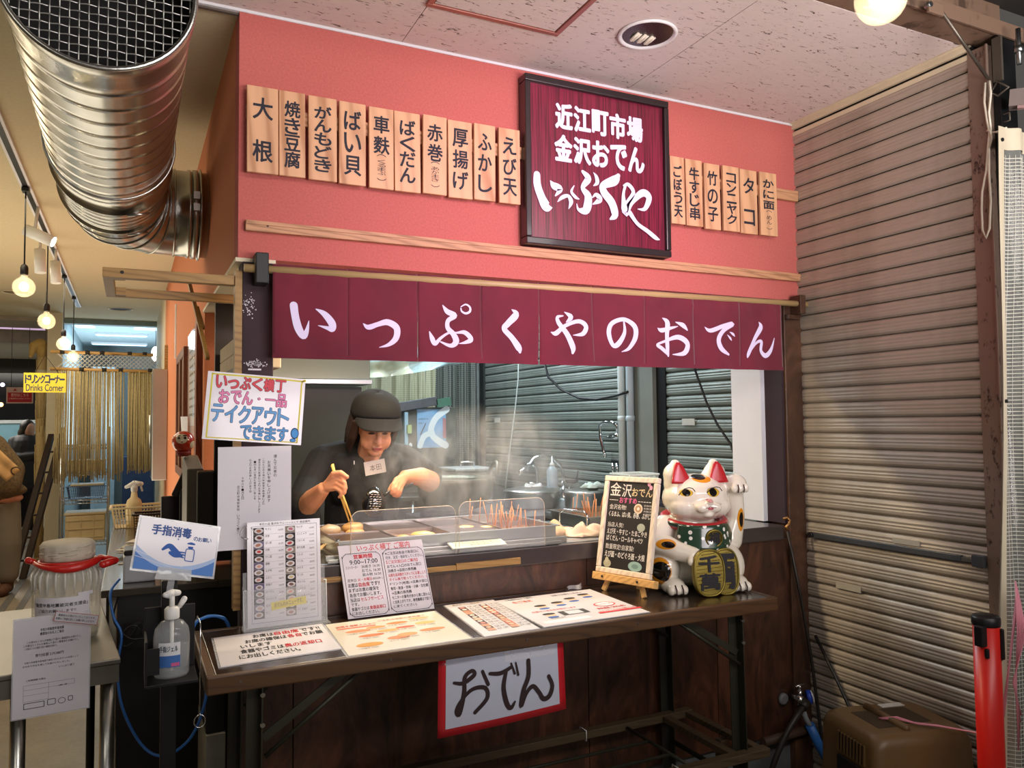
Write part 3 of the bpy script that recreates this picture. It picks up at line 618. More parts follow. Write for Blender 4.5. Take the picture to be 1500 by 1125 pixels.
# ------------------------------------------------------------------ sheets of paper
def sheet(name, label, cat, o, u, v, w, h, texts=(), rects=(), m=None, group=None, th=.0012, film=0, curl=0):
    """a flat sheet: origin o (lower left), along u and up v; texts (string, u0, v0, u1, v1, material, bold), rects (u0, v0, u1, v1, material)"""
    fr = frame(o, u, v); fr2 = lambda a, b, c=0: fr(a, b, c-th/2)
    t = thing(name, label, cat, tuple(Vector(o)), group)
    def g(a, b): return fr(a*w, b*h, curl*math.sin(a*PI))
    k = M().use(m or PAPERG)
    if film: k2 = M().use(clearfilm('laminate_edge', 'e8ecf4', .45)); k2.prism([(-film, -film), (w+film, -film), (w+film, h+film), (-film, h+film)], fr, -th*1.2, -th*.4); ob('laminate_margin', k2, t)
    k.prism([(0, 0), (w, 0), (w, h), (0, h)], fr, -th/2, th/2); ob('paper', k, t)
    if rects:
        k = M()
        for ri, r in enumerate(rects):
            k.use(r[4]); a, b, c, d = r[:4]; e_ = th/2+.0003+.00003*ri
            if len(r) > 5 and r[5] == 'o':
                k.add([fr(a+(c-a)/2+(c-a)/2*math.cos(q*PI/8), b+(d-b)/2+(d-b)/2*math.sin(q*PI/8), e_) for q in range(16)], [tuple(range(16))])
            elif len(r) > 5 and r[5] == 'l':
                rad = min(c-a, d-b)*.16; pts = []
                for cx, cy, q0 in ((c-rad, d-rad, 0), (a+rad, d-rad, 1), (a+rad, b+rad, 2), (c-rad, b+rad, 3)):
                    pts += [(cx+rad*math.cos((q0+e/5)*PI/2), cy+rad*math.sin((q0+e/5)*PI/2)) for e in range(6)]
                pts.append(pts[0]); k.brush([[(x, y, .0016) for x, y in pts]], fr, th/2+.0004)
            else: k.add([fr(a, b, e_), fr(c, b, e_), fr(c, d, e_), fr(a, d, e_)], [(0, 1, 2, 3)])
        ob('printed_figures', k, t)['kind'] = 'stuff'
    by = {}
    for q in texts: by.setdefault(q[5].name, []).append(q)
    for nm, qs in by.items():
        k = M().use(qs[0][5])
        for q in qs: k.text(q[0], fr, (q[1], q[2], q[3], q[4]), th/2+.0007+.00003*len(rects), q[6] if len(q) > 6 else .008, 2)
        ob('lettering', k, t)
    return t
X = (1, 0, 0); Z = (0, 0, 1); Y = (0, 1, 0)
def lines(txts, u0, u1, v1, v0, m, bold=.008, gap=.35):
    n = len(txts); h = (v1-v0)/n; out = []
    for i, s in enumerate(txts):
        if not s: continue
        mm = m
        if isinstance(s, tuple): s, mm = s[0], s[1]
        ln = max(len(x if isinstance(x, str) else x[0]) for x in txts if x)
        lead = len(s)-len(s.lstrip()); wch = (u1-u0)/ln
        out.append((s.strip(), u0+lead*wch, v1-(i+1)*h+h*gap*.5, u0+len(s)*wch, v1-i*h-h*gap*.5, mm, bold))
    return out
ZT = .9028
# 1 seat notice, flat on the table at the left
tx = [('お席は', .10, .225, .155, .262, INK, .02), ('自由席', .158, .225, .225, .262, RED, .02), ('です!!', .23, .225, .285, .262, INK, .02),
      ('お席の確保は', .075, .178, .185, .215, INK, .02), ('各自', .188, .178, .225, .215, RED, .02), ('でお願', .228, .178, .285, .215, INK, .02),
      ('いします', .06, .135, .14, .168, INK, .02), ('食器やゴミは', .055, .085, .165, .122, INK, .02), ('奥の返却口', .168, .085, .265, .122, RED, .02), ('にお出しください。', .048, .035, .20, .072, INK, .02)]
sheet('seat_notice', 'white laminated notice lying at the left end of the table', 'notice', (.207, -.402, ZT), (1, .055, 0), (.03, 1, 0), .305, .288, [(a, b*1.02, c, d*1.02, e, f, g) for a, b, c, d, e, f, g in tx], film=.006)
# 2 photo menu of grilled food
cols = ['d98a62', 'e39a6a', 'c98250', 'e8b184', 'd6764a', 'dda56a', 'c96a58', 'e0b070', 'd9923e']
rc = []; ps = [(.055,.215,.07,.022),(.12,.235,.05,.02),(.185,.255,.06,.018),(.26,.28,.06,.014),(.08,.155,.07,.02),(.14,.185,.06,.018),(.20,.20,.05,.014),(.265,.215,.055,.022),(.055,.06,.07,.03),(.15,.095,.06,.026),(.185,.115,.05,.026),(.255,.135,.075,.02)]
for i, (a, b, w_, h_) in enumerate(ps): rc.append((a-.02, b-.005, a+w_*.8, b+h_*1.1, flat(cols[i % 9]), 'o'))
rc.append((.02, .262, .135, .272, flat('d9705a')))
tx = [('浜焼き海鮮メニュー', .02, .28, .14, .30, flat('d0433a'), .01), ('ご注文は店前の券売機で', .15, .30, .30, .315, flat('b87a60'), .004)]
for i, (a, b, w_, h_) in enumerate(ps): tx.append((['いか焼き 500円', 'ほたて 600円', 'えび串 400円', 'うなぎ 500円'][i % 4], a-.02, b-.024, a+.035, b-.012, flat('6d6660'), 0))
sheet('seafood_menu', 'cream laminated menu with small seafood pictures lying on the table', 'menu', (.512, -.462, ZT), (1, .012, 0), (.05, 1, 0), .345, .345, tx, rc, m=mat('cream_paper', 'e9e4d6', .3, var=.01, coat=.6), film=.007)
# 3 photo price list, 4 order guide
rc = []; random.seed(3)
for c0 in (.03, .105):
    for i in range(12):
        q = flat(random.choice(['8a5a48', '5a3a4a', 'a87a62', 'c4a08a', '4a2f3a', 'b86a5a'])); v0 = .33-i*.026
        rc.append((c0, v0, c0+.026, v0+.024, q)); rc.append((c0+.004, v0+.004, c0+.022, v0+.02, flat(random.choice(['e0d8d0', 'd8b8a0', 'c98a7a'])), 'o'))
tx = []
for c0 in (.06, .135):
    for i in range(12): tx.append((['大根 130円', '玉子 130円', '車麩 180円', '赤巻 250円', '牛すじ 350円'][i % 5], c0, .333-i*.026, c0+.038, .348-i*.026, flat('4a4644'), 0))
tx.append(('金沢おでん 商品案内', .02, .375, .13, .39, flat('a98a50'), .005))
sheet('price_list', 'narrow laminated price list with two photo columns, flat on the table', 'menu', (.896, -.460, ZT+.0003), (1, .03, 0), (.085, 1, 0), .175, .405, tx, rc, film=.004)
rc = [(.02, .025, .18, .05, flat('eeeeee'))]
for a, b in ((.10, .20), (.17, .215), (.235, .245), (.305, .275), (.075, .09)):
    rc += [(a-.012, b, a+.022, b+.035, flat('e9b999'), 'o'), (a-.018, b+.022, a+.026, b+.046, flat('2a2626'), 'o'), (a-.018, b-.015, a+.020, b+.004, BLUE, 'o')]
rc += [(.115, .085, .21, .135, flat('3a3634')), (.135, .09, .19, .13, flat('c8ccd4')), (.225, .05, .385, .066, flat('c9242c')), (.262, .125, .342, .18, flat('c9404a'), 'o'), (.268, .130, .336, .175, flat('e9e6ea'), 'o')]
tx = [('ご利用方法のご案内', .03, .345, .13, .362, flat('3a3a4a'), .01), ('①ご注文', .04, .30, .11, .325, flat('d0503a'), .02), ('②席でお待ちください', .20, .33, .32, .348, flat('4a3a5a'), .01), ('お席でご注文をお受けします', .04, .155, .20, .172, flat('c9404a'), .01),
      ('ラストオーダー', .27, .145, .335, .16, flat('c9404a'), .02), ('FREE Wi-Fi', .25, .095, .35, .115, flat('c9404a'), .02), ('セルフサービスでお願いします', .235, .068, .38, .082, flat('c9404a'), .01), ('呼び出しまで', .06, .06, .11, .075, INK, .0)]
sheet('order_guide', 'laminated order guide with cartoon faces and red text, right of the price list', 'notice', (1.092, -.447, ZT), (1, .015, 0), (.03, 1, 0), .375, .372, tx, rc, film=.004)
k = M().use(clearfilm('crumpled_film', 'ffffff', .35)).grid(lambda u, v: Vector((1.405+.06*u, -.045+.02*v+.01*math.sin(u*7), .9032+.018*abs(math.sin(v*PI))*(.5+.5*u))), 8, 5)
tag(ob('film_scrap', k), 'crumpled scrap of clear film behind the order guide', 'film')

# 5 guide board leaning against the counter front
tx = [('いっぷく横丁 ご案内', .06, .205, .235, .226, RED, .015), ('営業時間', .045, .182, .105, .196, RED, .03), ('9:00~17:00', .03, .165, .12, .179, INK, .01),
      ('浜焼き 16:30', .065, .151, .125, .161, INK, 0), ('おでん 16:30', .065, .138, .125, .148, INK, 0), ('飲み物 16:50', .065, .125, .125, .135, INK, 0), ('ラストオーダー', .015, .151, .055, .161, INK, 0),
      ('定休日:', .015, .111, .045, .121, INK, 0), ('火・水曜日', .048, .111, .092, .121, RED, .01), ('(祝日は除く)', .095, .111, .128, .119, INK, 0),
      ('お席は', .015, .094, .045, .107, INK, .02), ('自由席', .048, .094, .083, .107, RED, .03), ('です!!', .086, .094, .115, .107, INK, .02),
      ('まずはお席の確保を', .015, .079, .11, .091, INK, .01), ('各自でお願いします。', .015, .064, .115, .076, INK, .01), ('当店は', .015, .049, .045, .061, INK, .01), ('セルフサービス', .048, .049, .12, .061, RED, .01), ('です。', .015, .036, .04, .046, INK, .01),
      ('食器やゴミは', .015, .022, .07, .033, INK, .01), ('食器返却口', .072, .022, .122, .033, RED, .02), ('にお出しください。', .015, .009, .10, .019, INK, .01)]
tr = ['※ご注文は各自で各窓口に', '行き、注文・会計をしてください。', ('【ご注文窓口のご案内】', RED), 'おでん→入口のおでん窓口', '浜焼き→店前の券売機', ('お席を店浜焼きスタッフにお渡しして', RED), ('タイム後で取ってください。)', RED), 'ドリンク(地酒)→店奥の窓口', '寿司・刺身・珍味・小鉢・生牡蠣', '→店奥の券売機', 'モニターの番号が赤から青に変わる', 'と出来上がりです。券売機横まで取り', 'に来てください)']
for i, s in enumerate(tr):
    mm = INK
    if isinstance(s, tuple): s, mm = s
    v1 = .196-i*.0142; tx.append((s, .148, v1-.0105, .148+min(.125, .0095*len(s)), v1, mm, .012))
sheet('guide_board', 'white opening hours board in two framed columns, leaning on the counter front', 'notice', (.605, -.085, .9028), (1, .0, .005), (-.06, .40, 1), .280, .228, tx, [(.008, .004, .132, .200, INK, 'l'), (.140, .004, .276, .204, INK, 'l')], m=mat('guide_paper', 'c6c1d0', .45, var=.02, coat=.2), th=.003)

# 6 photo menu in a clear stand
ms = thing('menu_stand', 'upright laminated oden menu with photos in a clear acrylic stand', 'menu', (.42, -.08, .9025))
o6 = Vector((.312, -.078, .908)); u6 = Vector((1, .02, 0)); v6 = Vector((.0, .10, 1)); fr = frame(o6, u6, v6)
ob('menu_card', M().use(PAPERG).prism([(0, 0), (.215, 0), (.215, .305), (0, .305)], fr, -.001, .001), ms)
k = M(); random.seed(5)
fc = ['b0705a', 'd07080', '6a3a34', 'e0b8a0', 'b8806a', 'c8484a', 'd04a4a', 'd87070', '8a6a58', 'c87a72', 'd8a090', '9a7a68', 'a09080', '7a7068', 'c89088', 'cfc08a', '8a7a70', '7a5a50', '9a6a50', 'e0956a', 'c0a0c0', 'e8b890', 'c8a898', '9a8070', 'a87a60', 'b08070']
for c in range(2):
    for i in range(13):
        u0 = .018+c*.092; v0 = .268-i*.0203
        k.use(flat(['2f2629', '6a5f80', '8f8478', '221d20', 'a89c98'][(i*3+c*2+i//3) % 5])); dx_, dy_ = random.uniform(-.002, .002), random.uniform(-.0012, .0012); sz_ = random.uniform(.85, 1.1); k.add([fr(u0, v0, .0012), fr(u0+.030, v0, .0012), fr(u0+.030, v0+.0195, .0012), fr(u0, v0+.0195, .0012)], [(0, 1, 2, 3)])
        for rad, m_ in ((1, flat('d8d4d8')), (.55, flat(fc[i*2+c]))):
            k.use(m_); k.add([fr(u0+.015+dx_+.0125*sz_*rad*math.cos(e*PI/6+dx_*300*(1-rad)), v0+.0098+dy_+.0078*sz_*rad*math.sin(e*PI/6), .0014+(1-rad)*.0005) for e in range(12)], [tuple(range(12))])
        k.use(flat('7a7a84')); k.add([fr(u0, v0-.0004, .0012), fr(u0+.088, v0-.0004, .0012), fr(u0+.088, v0, .0012), fr(u0, v0, .0012)], [(0, 1, 2, 3)])
for a, b, c, d in ((.012, .012, .013, .292), (.204, .012, .205, .292), (.012, .012, .205, .013), (.012, .291, .205, .292)):
    k.use(flat('5a5a66')); k.add([fr(a, b, .0012), fr(c, b, .0012), fr(c, d, .0012), fr(a, d, .0012)], [(0, 1, 2, 3)])
ob('menu_picture', k, ms)['kind'] = 'stuff'
k = M().use(INK); nm = ['牛すじ', '赤巻', 'ばい貝', '大根', 'かに面', '車麩', 'えび天', 'ふかし', '厚揚げ', 'ばくだん', 'がんもどき', '玉子', 'たこ', '竹の子', 'コンニャク', 'ごぼう天', '焼き豆腐', 'こんぶ', 'つくね', 'ひろず', 'ちくわ', 'はんぺん', 'しらたき', 'ロールキャベツ', 'じゃがいも', 'さつま揚げ']
for c in range(2):
    for i in range(13):
        u0 = .052+c*.092; v0 = .268-i*.0203; s = nm[c*13+i]
        k.text(s, fr, (u0, v0+.011, u0+.006*len(s), v0+.018), .0016, 0, 1); k.text(['130円', '250円', '350円', '180円'][i % 4], fr, (u0+.038, v0+.007, u0+.052, v0+.013), .0016, 0, 1)
k.text('本日の品 金沢おでん いっぷくや 商品案内', fr, (.035, .2945, .185, .3015), .0016, .01, 1)
ob('lettering', k, ms)
k = M().use(flat('e6d626')).prism([(.068, .045), (.170, .055), (.168, .077), (.066, .067)], fr, .0015, .003)
lb = ob('yellow_label', k, ms); lb['label'] = 'yellow paper strip stuck across the menu'
f2 = frame(fr(.068, .047, .003), (u6*.102+v6*.010), v6); ob('lettering', M().use(INK).text('おでんのメニューです。', f2, (.008, .004, .092, .017), .0004, .01, 2), lb)
AC = clearfilm('clear_acrylic', 'eef2f6', .18, .04)
k = M().use(AC)
k.prism([(-.012, -.006), (.228, -.006), (.228, .11), (-.012, .11)], fr, .006, .008).prism([(-.012, -.006), (.228, -.006), (.228, .16), (-.012, .16)], fr, -.006, -.004)
k.prism([(-.014, -.006), (-.012, -.006), (-.012, .12), (-.014, .12)], fr, -.006, .008).prism([(.228, -.006), (.230, -.006), (.230, .12), (.228, .12)], fr, -.006, .008)
k.box((.300, -.105, .9026), (.548, -.03, .906)); ob('acrylic_holder', k, ms)
k = M().use(mat('acrylic_edge', 'e8eef4', .2, var=0, alpha=.7))
for a, b in (((-.012, -.006), (-.012, .11)), ((.229, -.006), (.229, .12)), ((-.012, .11), (-.004, .11)), ((.22, .12), (.229, .12)), ((-.012, -.006), (.229, -.006))): k.cyl(fr(*a, .008), fr(*b, .008), .0015, n=6)
ob('acrylic_rim', k, ms)
ob('binder_ring', M().use(CHROME).tube([fr(.004+.020*math.cos(q*PI/10)-.004, .275+.017*math.sin(q*PI/10), .004*math.sin(q)) for q in range(20)], .0012, 6, closed=True), ms)

# chalkboard on a little easel
cb = thing('chalkboard_easel', 'small menu chalkboard in a whitewashed frame on a wooden easel beside the lucky cat', 'chalkboard', (1.58, -.17, .902))
ub = Vector((.306, -.952, 0)).normalized(); nb = Vector((-.952, -.306, 0)).normalized(); vb = (Vector((0, 0, 1))*math.cos(R(11))-nb*math.sin(R(11)))
fr = frame(Vector((1.515, -.060, .962)), ub, vb)
W_, H_ = .238, .345
ob('slate', M().use(mat('black_slate', '1d1a1b', .55, var=.15)).prism([(.012, .012), (W_-.012, .012), (W_-.012, H_-.012), (.012, H_-.012)], fr, -.004, .002), cb)
WF = wood('whitewashed_wood', 'dccfbb', 'c8b9a2', 4, 'Z', .6, 9)
for p in ([(0, 0), (W_, 0), (W_, .019), (0, .019)], [(0, H_-.019), (W_, H_-.019), (W_, H_), (0, H_)], [(0, .0195), (.019, .0195), (.019, H_-.0195), (0, H_-.0195)], [(W_-.019, .0195), (W_, .0195), (W_, H_-.0195), (W_-.019, H_-.0195)]):
    ob('frame_rail', M().use(WF).prism(p, fr, -.008, .010), cb, bevel=.003)
CH = flat('dedbd6'); k = M().use(CH)
for s, a, b, c, d, bo in (('金', .026, .275, .075, .322, .01), ('沢', .080, .272, .122, .318, .01), ('金沢名物!', .03, .226, .105, .244, 0), ('くるまふ、ばい貝、赤巻、ふかし', .03, .200, .212, .219, .02), ('当店人気!', .03, .163, .10, .180, 0), ('えび天・牛すじ・たまごやき', .03, .138, .205, .158, .02),
    ('ばくだん・ロールキャベツ', .03, .114, .19, .134, .02), ('数量限定!自家製!', .03, .085, .155, .104, 0), ('えび面・のどぐろ面・大根', .03, .057, .205, .079, .02), ('-----', .026, .258, .065, .260, .01), ('-----', .155, .258, .21, .260, .01)): k.text(s, fr, (a, b, c, d), .0026, bo, 3)
for i in range(4): k.text('焼き麩を煮', fr, (.182, .243-i*.010, .214, .250-i*.010), .0026, 0, 1)
ob('lettering', k, cb)
ob('lettering', M().use(flat('d8c49a')).text('おでん', fr, (.124, .277, .212, .305), .0026, .02, 3), cb)['label'] = 'yellow chalk lettering'
ob('lettering', M().use(flat('e06a9a')).text('おすすめ', fr, (.072, .250, .148, .270), .0026, .02, 3), cb)['label'] = 'pink chalk lettering'
k = M()
def disc(k, fr, cx, cy, a, b, m, d=.0027, n=16): k.use(m); k.add([fr(cx+a*math.cos(2*PI*i/n), cy+b*math.sin(2*PI*i/n), d) for i in range(n)], [tuple(range(n))])
for cx, cy, a, b, c in ((.158, .234, .019, .018, 'd8c8b0'), (.158, .234, .013, .012, 'b08a66'), (.158, .234, .006, .006, 'e8dcc8'), (.178, .170, .017, .014, 'a8b0a0'), (.045, .034, .017, .014, 'a8a488'), (.042, .046, .008, .010, 'b8b498'), (.168, .036, .030, .017, '8fb0aa'), (.168, .036, .015, .008, '6f908a'), (.196, .322, .007, .008, 'e8a8c0'), (.205, .310, .007, .008, 'e8a8c0')):
    disc(k, fr, cx, cy, a, b, flat(c), .0026+.0001*len(k.f))
ob('chalk_drawing', k, cb)['kind'] = 'stuff'
PW = wood('easel_wood', 'd6a868', 'c08f50', 4, 'X', .5, 6)
L_ = M().use(PW).prism([(-.002, -.026), (W_+.03, -.026), (W_+.03, -.001), (-.002, -.001)], fr, -.004, .022); ob('ledge', L_, cb, bevel=.002)
k = M().use(INK)
for a in (.045, W_-.04): k.cyl(fr(a, -.013, .022), fr(a, -.013, .025), .004, n=10)
ob('ledge_screw', k, cb)
f0 = lambda a, b, c: Vector((*fr(a, b, c).xy, b))
def eleg(a, c, aa, cc):
    p = fr(a, -.01, c); q = Vector((1.515, -.060, 0))+ub*aa+nb*cc; q.z = .9022; ob('leg', M().use(PW).bar(p, q, .017, .010, up=nb), cb, bevel=.001)
eleg(.058, -.004, .040, .012); eleg(W_-.045, -.004, W_-.020, .012)
p = fr(W_/2, .2, -.012); q = Vector((1.515, -.060, .9022))+ub*(W_/2)-nb*.088; ob('leg', M().use(PW).bar(p, q, .014, .010, up=nb), cb)

# ------------------------------------------------------------------ lucky cat figure
def m_paint(name, base, spots, rough=.16, coat=.8):
    """glazed white paint with painted elliptical patches: (centre, radii, colour) in object space, later ones on top"""
    k = NT(name); tc = k.n('ShaderNodeTexCoord'); cur = k.n('ShaderNodeRGB').outputs[0]; cur.default_value = (*lin(base), 1)
    nz = k.n('ShaderNodeTexNoise'); nz.inputs['Scale'].default_value = 6; k.l(tc.outputs['Object'], nz.inputs['Vector'])
    for c, r, col in spots:
        s = k.n('ShaderNodeVectorMath', operation='SUBTRACT'); k.l(tc.outputs['Object'], s.inputs[0]); s.inputs[1].default_value = c
        d = k.n('ShaderNodeVectorMath', operation='DIVIDE'); k.l(s.outputs[0], d.inputs[0]); d.inputs[1].default_value = r
        ln = k.n('ShaderNodeVectorMath', operation='LENGTH'); k.l(d.outputs[0], ln.inputs[0])
        mr = k.n('ShaderNodeMapRange'); mr.inputs['From Min'].default_value = .97; mr.inputs['From Max'].default_value = 1.03; mr.inputs['To Min'].default_value = 1; mr.inputs['To Max'].default_value = 0
        k.l(ln.outputs['Value'], mr.inputs['Value'])
        mx = k.n('ShaderNodeMix', data_type='RGBA'); k.l(mr.outputs[0], mx.inputs[0]); k.l(cur, mx.inputs[6]); mx.inputs[7].default_value = (*lin(col), 1); cur = mx.outputs[2]
    k.l(cur, k.b.inputs['Base Color']); k.b.inputs['Roughness'].default_value = rough; k.b.inputs['Coat Weight'].default_value = coat; k.b.inputs['Coat Roughness'].default_value = .04
    return k.m
cat = thing('lucky_cat', 'large white beckoning cat figure with red ears, green bib and gold coins on the table', 'figurine', (1.842, -.175, .9022), rz=R(-14))
HC = Vector((.012, -.03, .318))
OR, BK, YL = 'd98f1c', '14110f', 'd8b43a'
spots = [((-.062, -.150, .345), (.031, .06, .0185), '3a2a20'), ((-.062, -.150, .3445), (.0285, .07, .017), YL), ((-.058, -.150, .345), (.0165, .07, .0165), BK),
         ((.040, -.150, .345), (.030, .06, .0185), '3a2a20'), ((.040, -.150, .3445), (.0275, .07, .017), YL), ((.038, -.150, .345), (.0165, .07, .0165), BK),
         ((.012, -.165, .318), (.011, .05, .007), 'c98a86'),
         ((.012, -.165, .2895), (.011, .05, .0045), 'c8606a'),
         ((.014, -.085, .393), (.036, .04, .019), OR), ((.006, -.085, .397), (.026, .05, .011), BK),
         ((-.165, -.10, .075), (.05, .04, .048), OR), ((-.160, -.115, .075), (.033, .05, .034), BK),
         ((-.135, -.10, .168), (.036, .05, .019), OR), ((-.135, -.11, .168), (.021, .06, .011), BK),
         ((.178, -.06, .235), (.015, .09, .042), OR), ((.180, -.07, .235), (.009, .09, .028), BK),
         ((.165, -.02, .085), (.04, .06, .035), OR)]
for wx in (-.04, -.046, -.052): spots.append(((wx, -.16, .302+.3*(wx+.046)), (.002, .04, .002), '5a3a34'))
for wx in (.062, .068): spots.append(((wx, -.15, .302), (.002, .04, .002), '5a3a34'))
GLAZE = m_paint('cat_glaze', 'e9e2d2', spots)
k = M().use(GLAZE)
k.ell((0, .0, .135), (.128, .105, .140)).ell((0, .01, .06), (.140, .115, .065)).ell((0, -.01, .22), (.095, .08, .06))
k.ell(HC, (.122, .102, .088)).ell(HC+Vector((0, -.05, -.028)), (.080, .065, .050)).ell(HC+Vector((-.045, -.035, -.028)), (.07, .06, .045)).ell(HC+Vector((.045, -.035, -.028)), (.07, .06, .045))
k.ell(HC+Vector((-.022, -.108, -.026)), (.026, .020, .018)).ell(HC+Vector((.022, -.108, -.026)), (.026, .020, .018)).ell(HC+Vector((0, -.118, -.004)), (.012, .014, .011)).ell(HC+Vector((0, -.10, -.05)), (.022, .02, .012))
for s in (-1, 1):     # ears
    k.limb([HC+Vector((s*.066, .005, .050)), HC+Vector((s*.078, .003, .086)), HC+Vector((s*.074, .003, .122))], [.050, .041, .018])
    k.ell((s*.125, -.03, .075), (.060, .095, .080)).ell((s*.118, -.115, .026), (.042, .055, .030))
# left arm resting on the coin, right arm raised
k.limb([(-.105, -.02, .215), (-.150, -.06, .170), (-.10, -.12, .145), (-.055, -.150, .132)], [.045, .043, .034, .030])
k.ell((-.048, -.155, .128), (.035, .026, .026))
k.limb([(.100, .0, .17), (.150, -.01, .16), (.172, -.02, .24), (.165, -.03, .33)], [.05, .050, .036, .034])
k.ell((.160, -.045, .365), (.044, .046, .037))
for i in range(3):    # paw toes
    k.ell((.138+.022*i, -.086, .352), (.013, .012, .018)); k.ell((-.075+.024*i, -.176, .116), (.013, .012, .017))
    for s in (-1, 1): k.ell((s*.118+(-.024+.024*i), -.158, .018), (.0135, .018, .018))
body = ob('body', k, cat, local=True); remesh(body, .0045, 4, .5)
k = M().use(flat('b01f26', .3))
for s in (-1, 1):
    def ear(u, v, s=s):
        a = (u-.5)*2; w = .036*(1-v)**.6+.001; return HC+Vector((s*.071+a*w+s*.004*(v), -.040+.020*v*1.0-.005*(1-a*a), .055+.072*v))
    e = ob('ear_lining', M().use(flat('b01f26', .3)).grid(ear, 8, 8), cat, local=True); e.modifiers.new('t', 'SOLIDIFY').thickness = -.006
k = M().use(INK)       # lashes and toe lines
def cl(p, w=.0012): k.tube(p, w, 6)
for s, cx in ((-1, -.062), (1, .040)):
    cl([(cx-.031, -.124, .338), (cx-.016, -.137, .360), (cx, -.141, .3645), (cx+.016, -.137, .361), (cx+.030, -.126, .349)], .0015)
ob('eye_line', k, cat, local=True)
k = M().use(flat('3a1a1c'))
for i in range(2):
    k.tube([(.149+.022*i, -.094, .366), (.149+.022*i, -.100, .352), (.149+.022*i, -.094, .336)], .0018, 6)
    k.tube([(-.063+.024*i, -.184, .130), (-.063+.024*i, -.190, .116), (-.063+.024*i, -.184, .103)], .0018, 6)
    for s in (-1, 1): k.tube([(s*.118-.012+.024*i, -.164, .036), (s*.118-.012+.024*i, -.178, .022), (s*.118-.012+.024*i, -.177, .006)], .0022, 6)
ob('toe_line', k, cat, local=True)
ob('mouth_line', M().use(flat('7a3a40')).tube([(-.014, -.152, .2985), (-.007, -.1565, .2935), (.004, -.156, .2935), (.012, -.150, .2975), (.020, -.156, .2935), (.031, -.1565, .2935), (.038, -.152, .2985)], .0013, 6), cat, local=True)
def m_floral(name, base):
    k = NT(name); v = k.coord((1, 1, 1)); vo = k.n('ShaderNodeTexVoronoi'); vo.inputs['Scale'].default_value = 42; k.l(v, vo.inputs['Vector'])
    k.l(k.ramp(vo.outputs['Distance'], [(.0, 'd8a040'), (.12, 'f0eee8'), (.26, 'f0eee8'), (.32, base), (1, base)]), k.b.inputs['Base Color']); k.b.inputs['Roughness'].default_value = .25; k.b.inputs['Coat Weight'].default_value = .6; return k.m
k = M().use(flat('b0252a', .3)); cp = []
for i in range(32):
    q = 2*PI*i/32; cp.append(Vector((.008+.108*math.cos(q), -.020+.100*math.sin(q), .238+.018*math.sin(q))))
ob('collar', k.tube(cp, .0165, 10, closed=True), cat, local=True)
k = M().use(m_floral('collar_floral', '2c3a2c')); ob('collar_band', k.tube([p+Vector(((p.x-.008)*.045, (p.y+.02)*.045, 0)) for p in cp], .0125, 10, closed=True), cat, local=True)
def bib(u, v):
    q = PI*(1.18+.64*u); r = .108+.010*v; return Vector((.008+(r*1.0)*math.cos(q), -.030+(r*1.08)*math.sin(q)-.006, .232-.085*v*(1-.55*(2*u-1)**4)))
b_ = ob('bib', M().use(m_floral('bib_floral', '24402f')).grid(bib, 20, 8), cat, local=True); b_.modifiers.new('t', 'SOLIDIFY').thickness = .008
GOLD = m_rust('antique_gold', '857534', '4c431c', 22, .4, .75, .32)
fr = frame((.016, -.163, .190), (1, -.02, 0), (.0, -.12, 1), (0, -1, -.12))
md = ob('medallion', M().use(GOLD).add([fr(.031*math.cos(i*PI/16), .031*math.sin(i*PI/16), d) for d in (-.006, .004) for i in range(32)], [tuple(range(31, -1, -1)), tuple(range(32, 64))]+[(i, (i+1) % 32, (i+1) % 32+32, i+32) for i in range(32)]), cat, local=True)
ob('medallion_rim', M().use(GOLD).tube([fr(.029*math.cos(i*PI/16), .029*math.sin(i*PI/16), .005) for i in range(32)], .0032, 8, closed=True), md, local=True)
ob('lettering', M().use(INK).text('福', fr, (-.020, -.020, .020, .021), .006, .05, 4), md, local=True)
def koban(o, w, h, s, lab):
    fr = frame(o, (1, .05, 0), (0, .10, 1), (0, -1, .10)); n = 40
    pts = [(w*math.copysign(abs(math.cos(2*PI*i/n))**.75, math.cos(2*PI*i/n)), h*math.copysign(abs(math.sin(2*PI*i/n))**.8, math.sin(2*PI*i/n))) for i in range(n)]
    c = ob('gold_coin', M().use(GOLD).prism(pts, fr, -.010, .008), cat, local=True, bevel=.003); c['label'] = lab
    ob('coin_rim', M().use(GOLD).tube([fr(a*.93, b*.95, .008) for a, b in pts], .004, 8, closed=True), c, local=True)
    k = M().use(GOLD)
    for i in range(-5, 6): k.tube([fr(-w*.8*(1-(i/6)**2)**.5, h*.15*i, .0085), fr(w*.8*(1-(i/6)**2)**.5, h*.15*i+.006, .0085)], .0012, 5)
    ob('coin_ridge', k, c, local=True)
    k = M().use(INK)
    for j, ch in enumerate(s):
        hh = 2*h*.74/len(s); k.text(ch, fr, (-w*.62, h*.74-(j+1)*hh+.003, w*.62, h*.74-j*hh-.003), .011, .05, 4)
    ob('lettering', k, c, local=True)
koban((.052, -.168, .076), .052, .080, '両', 'rear oval gold coin'); koban((-.018, -.188, .078), .060, .080, '千萬', 'front oval gold coin')

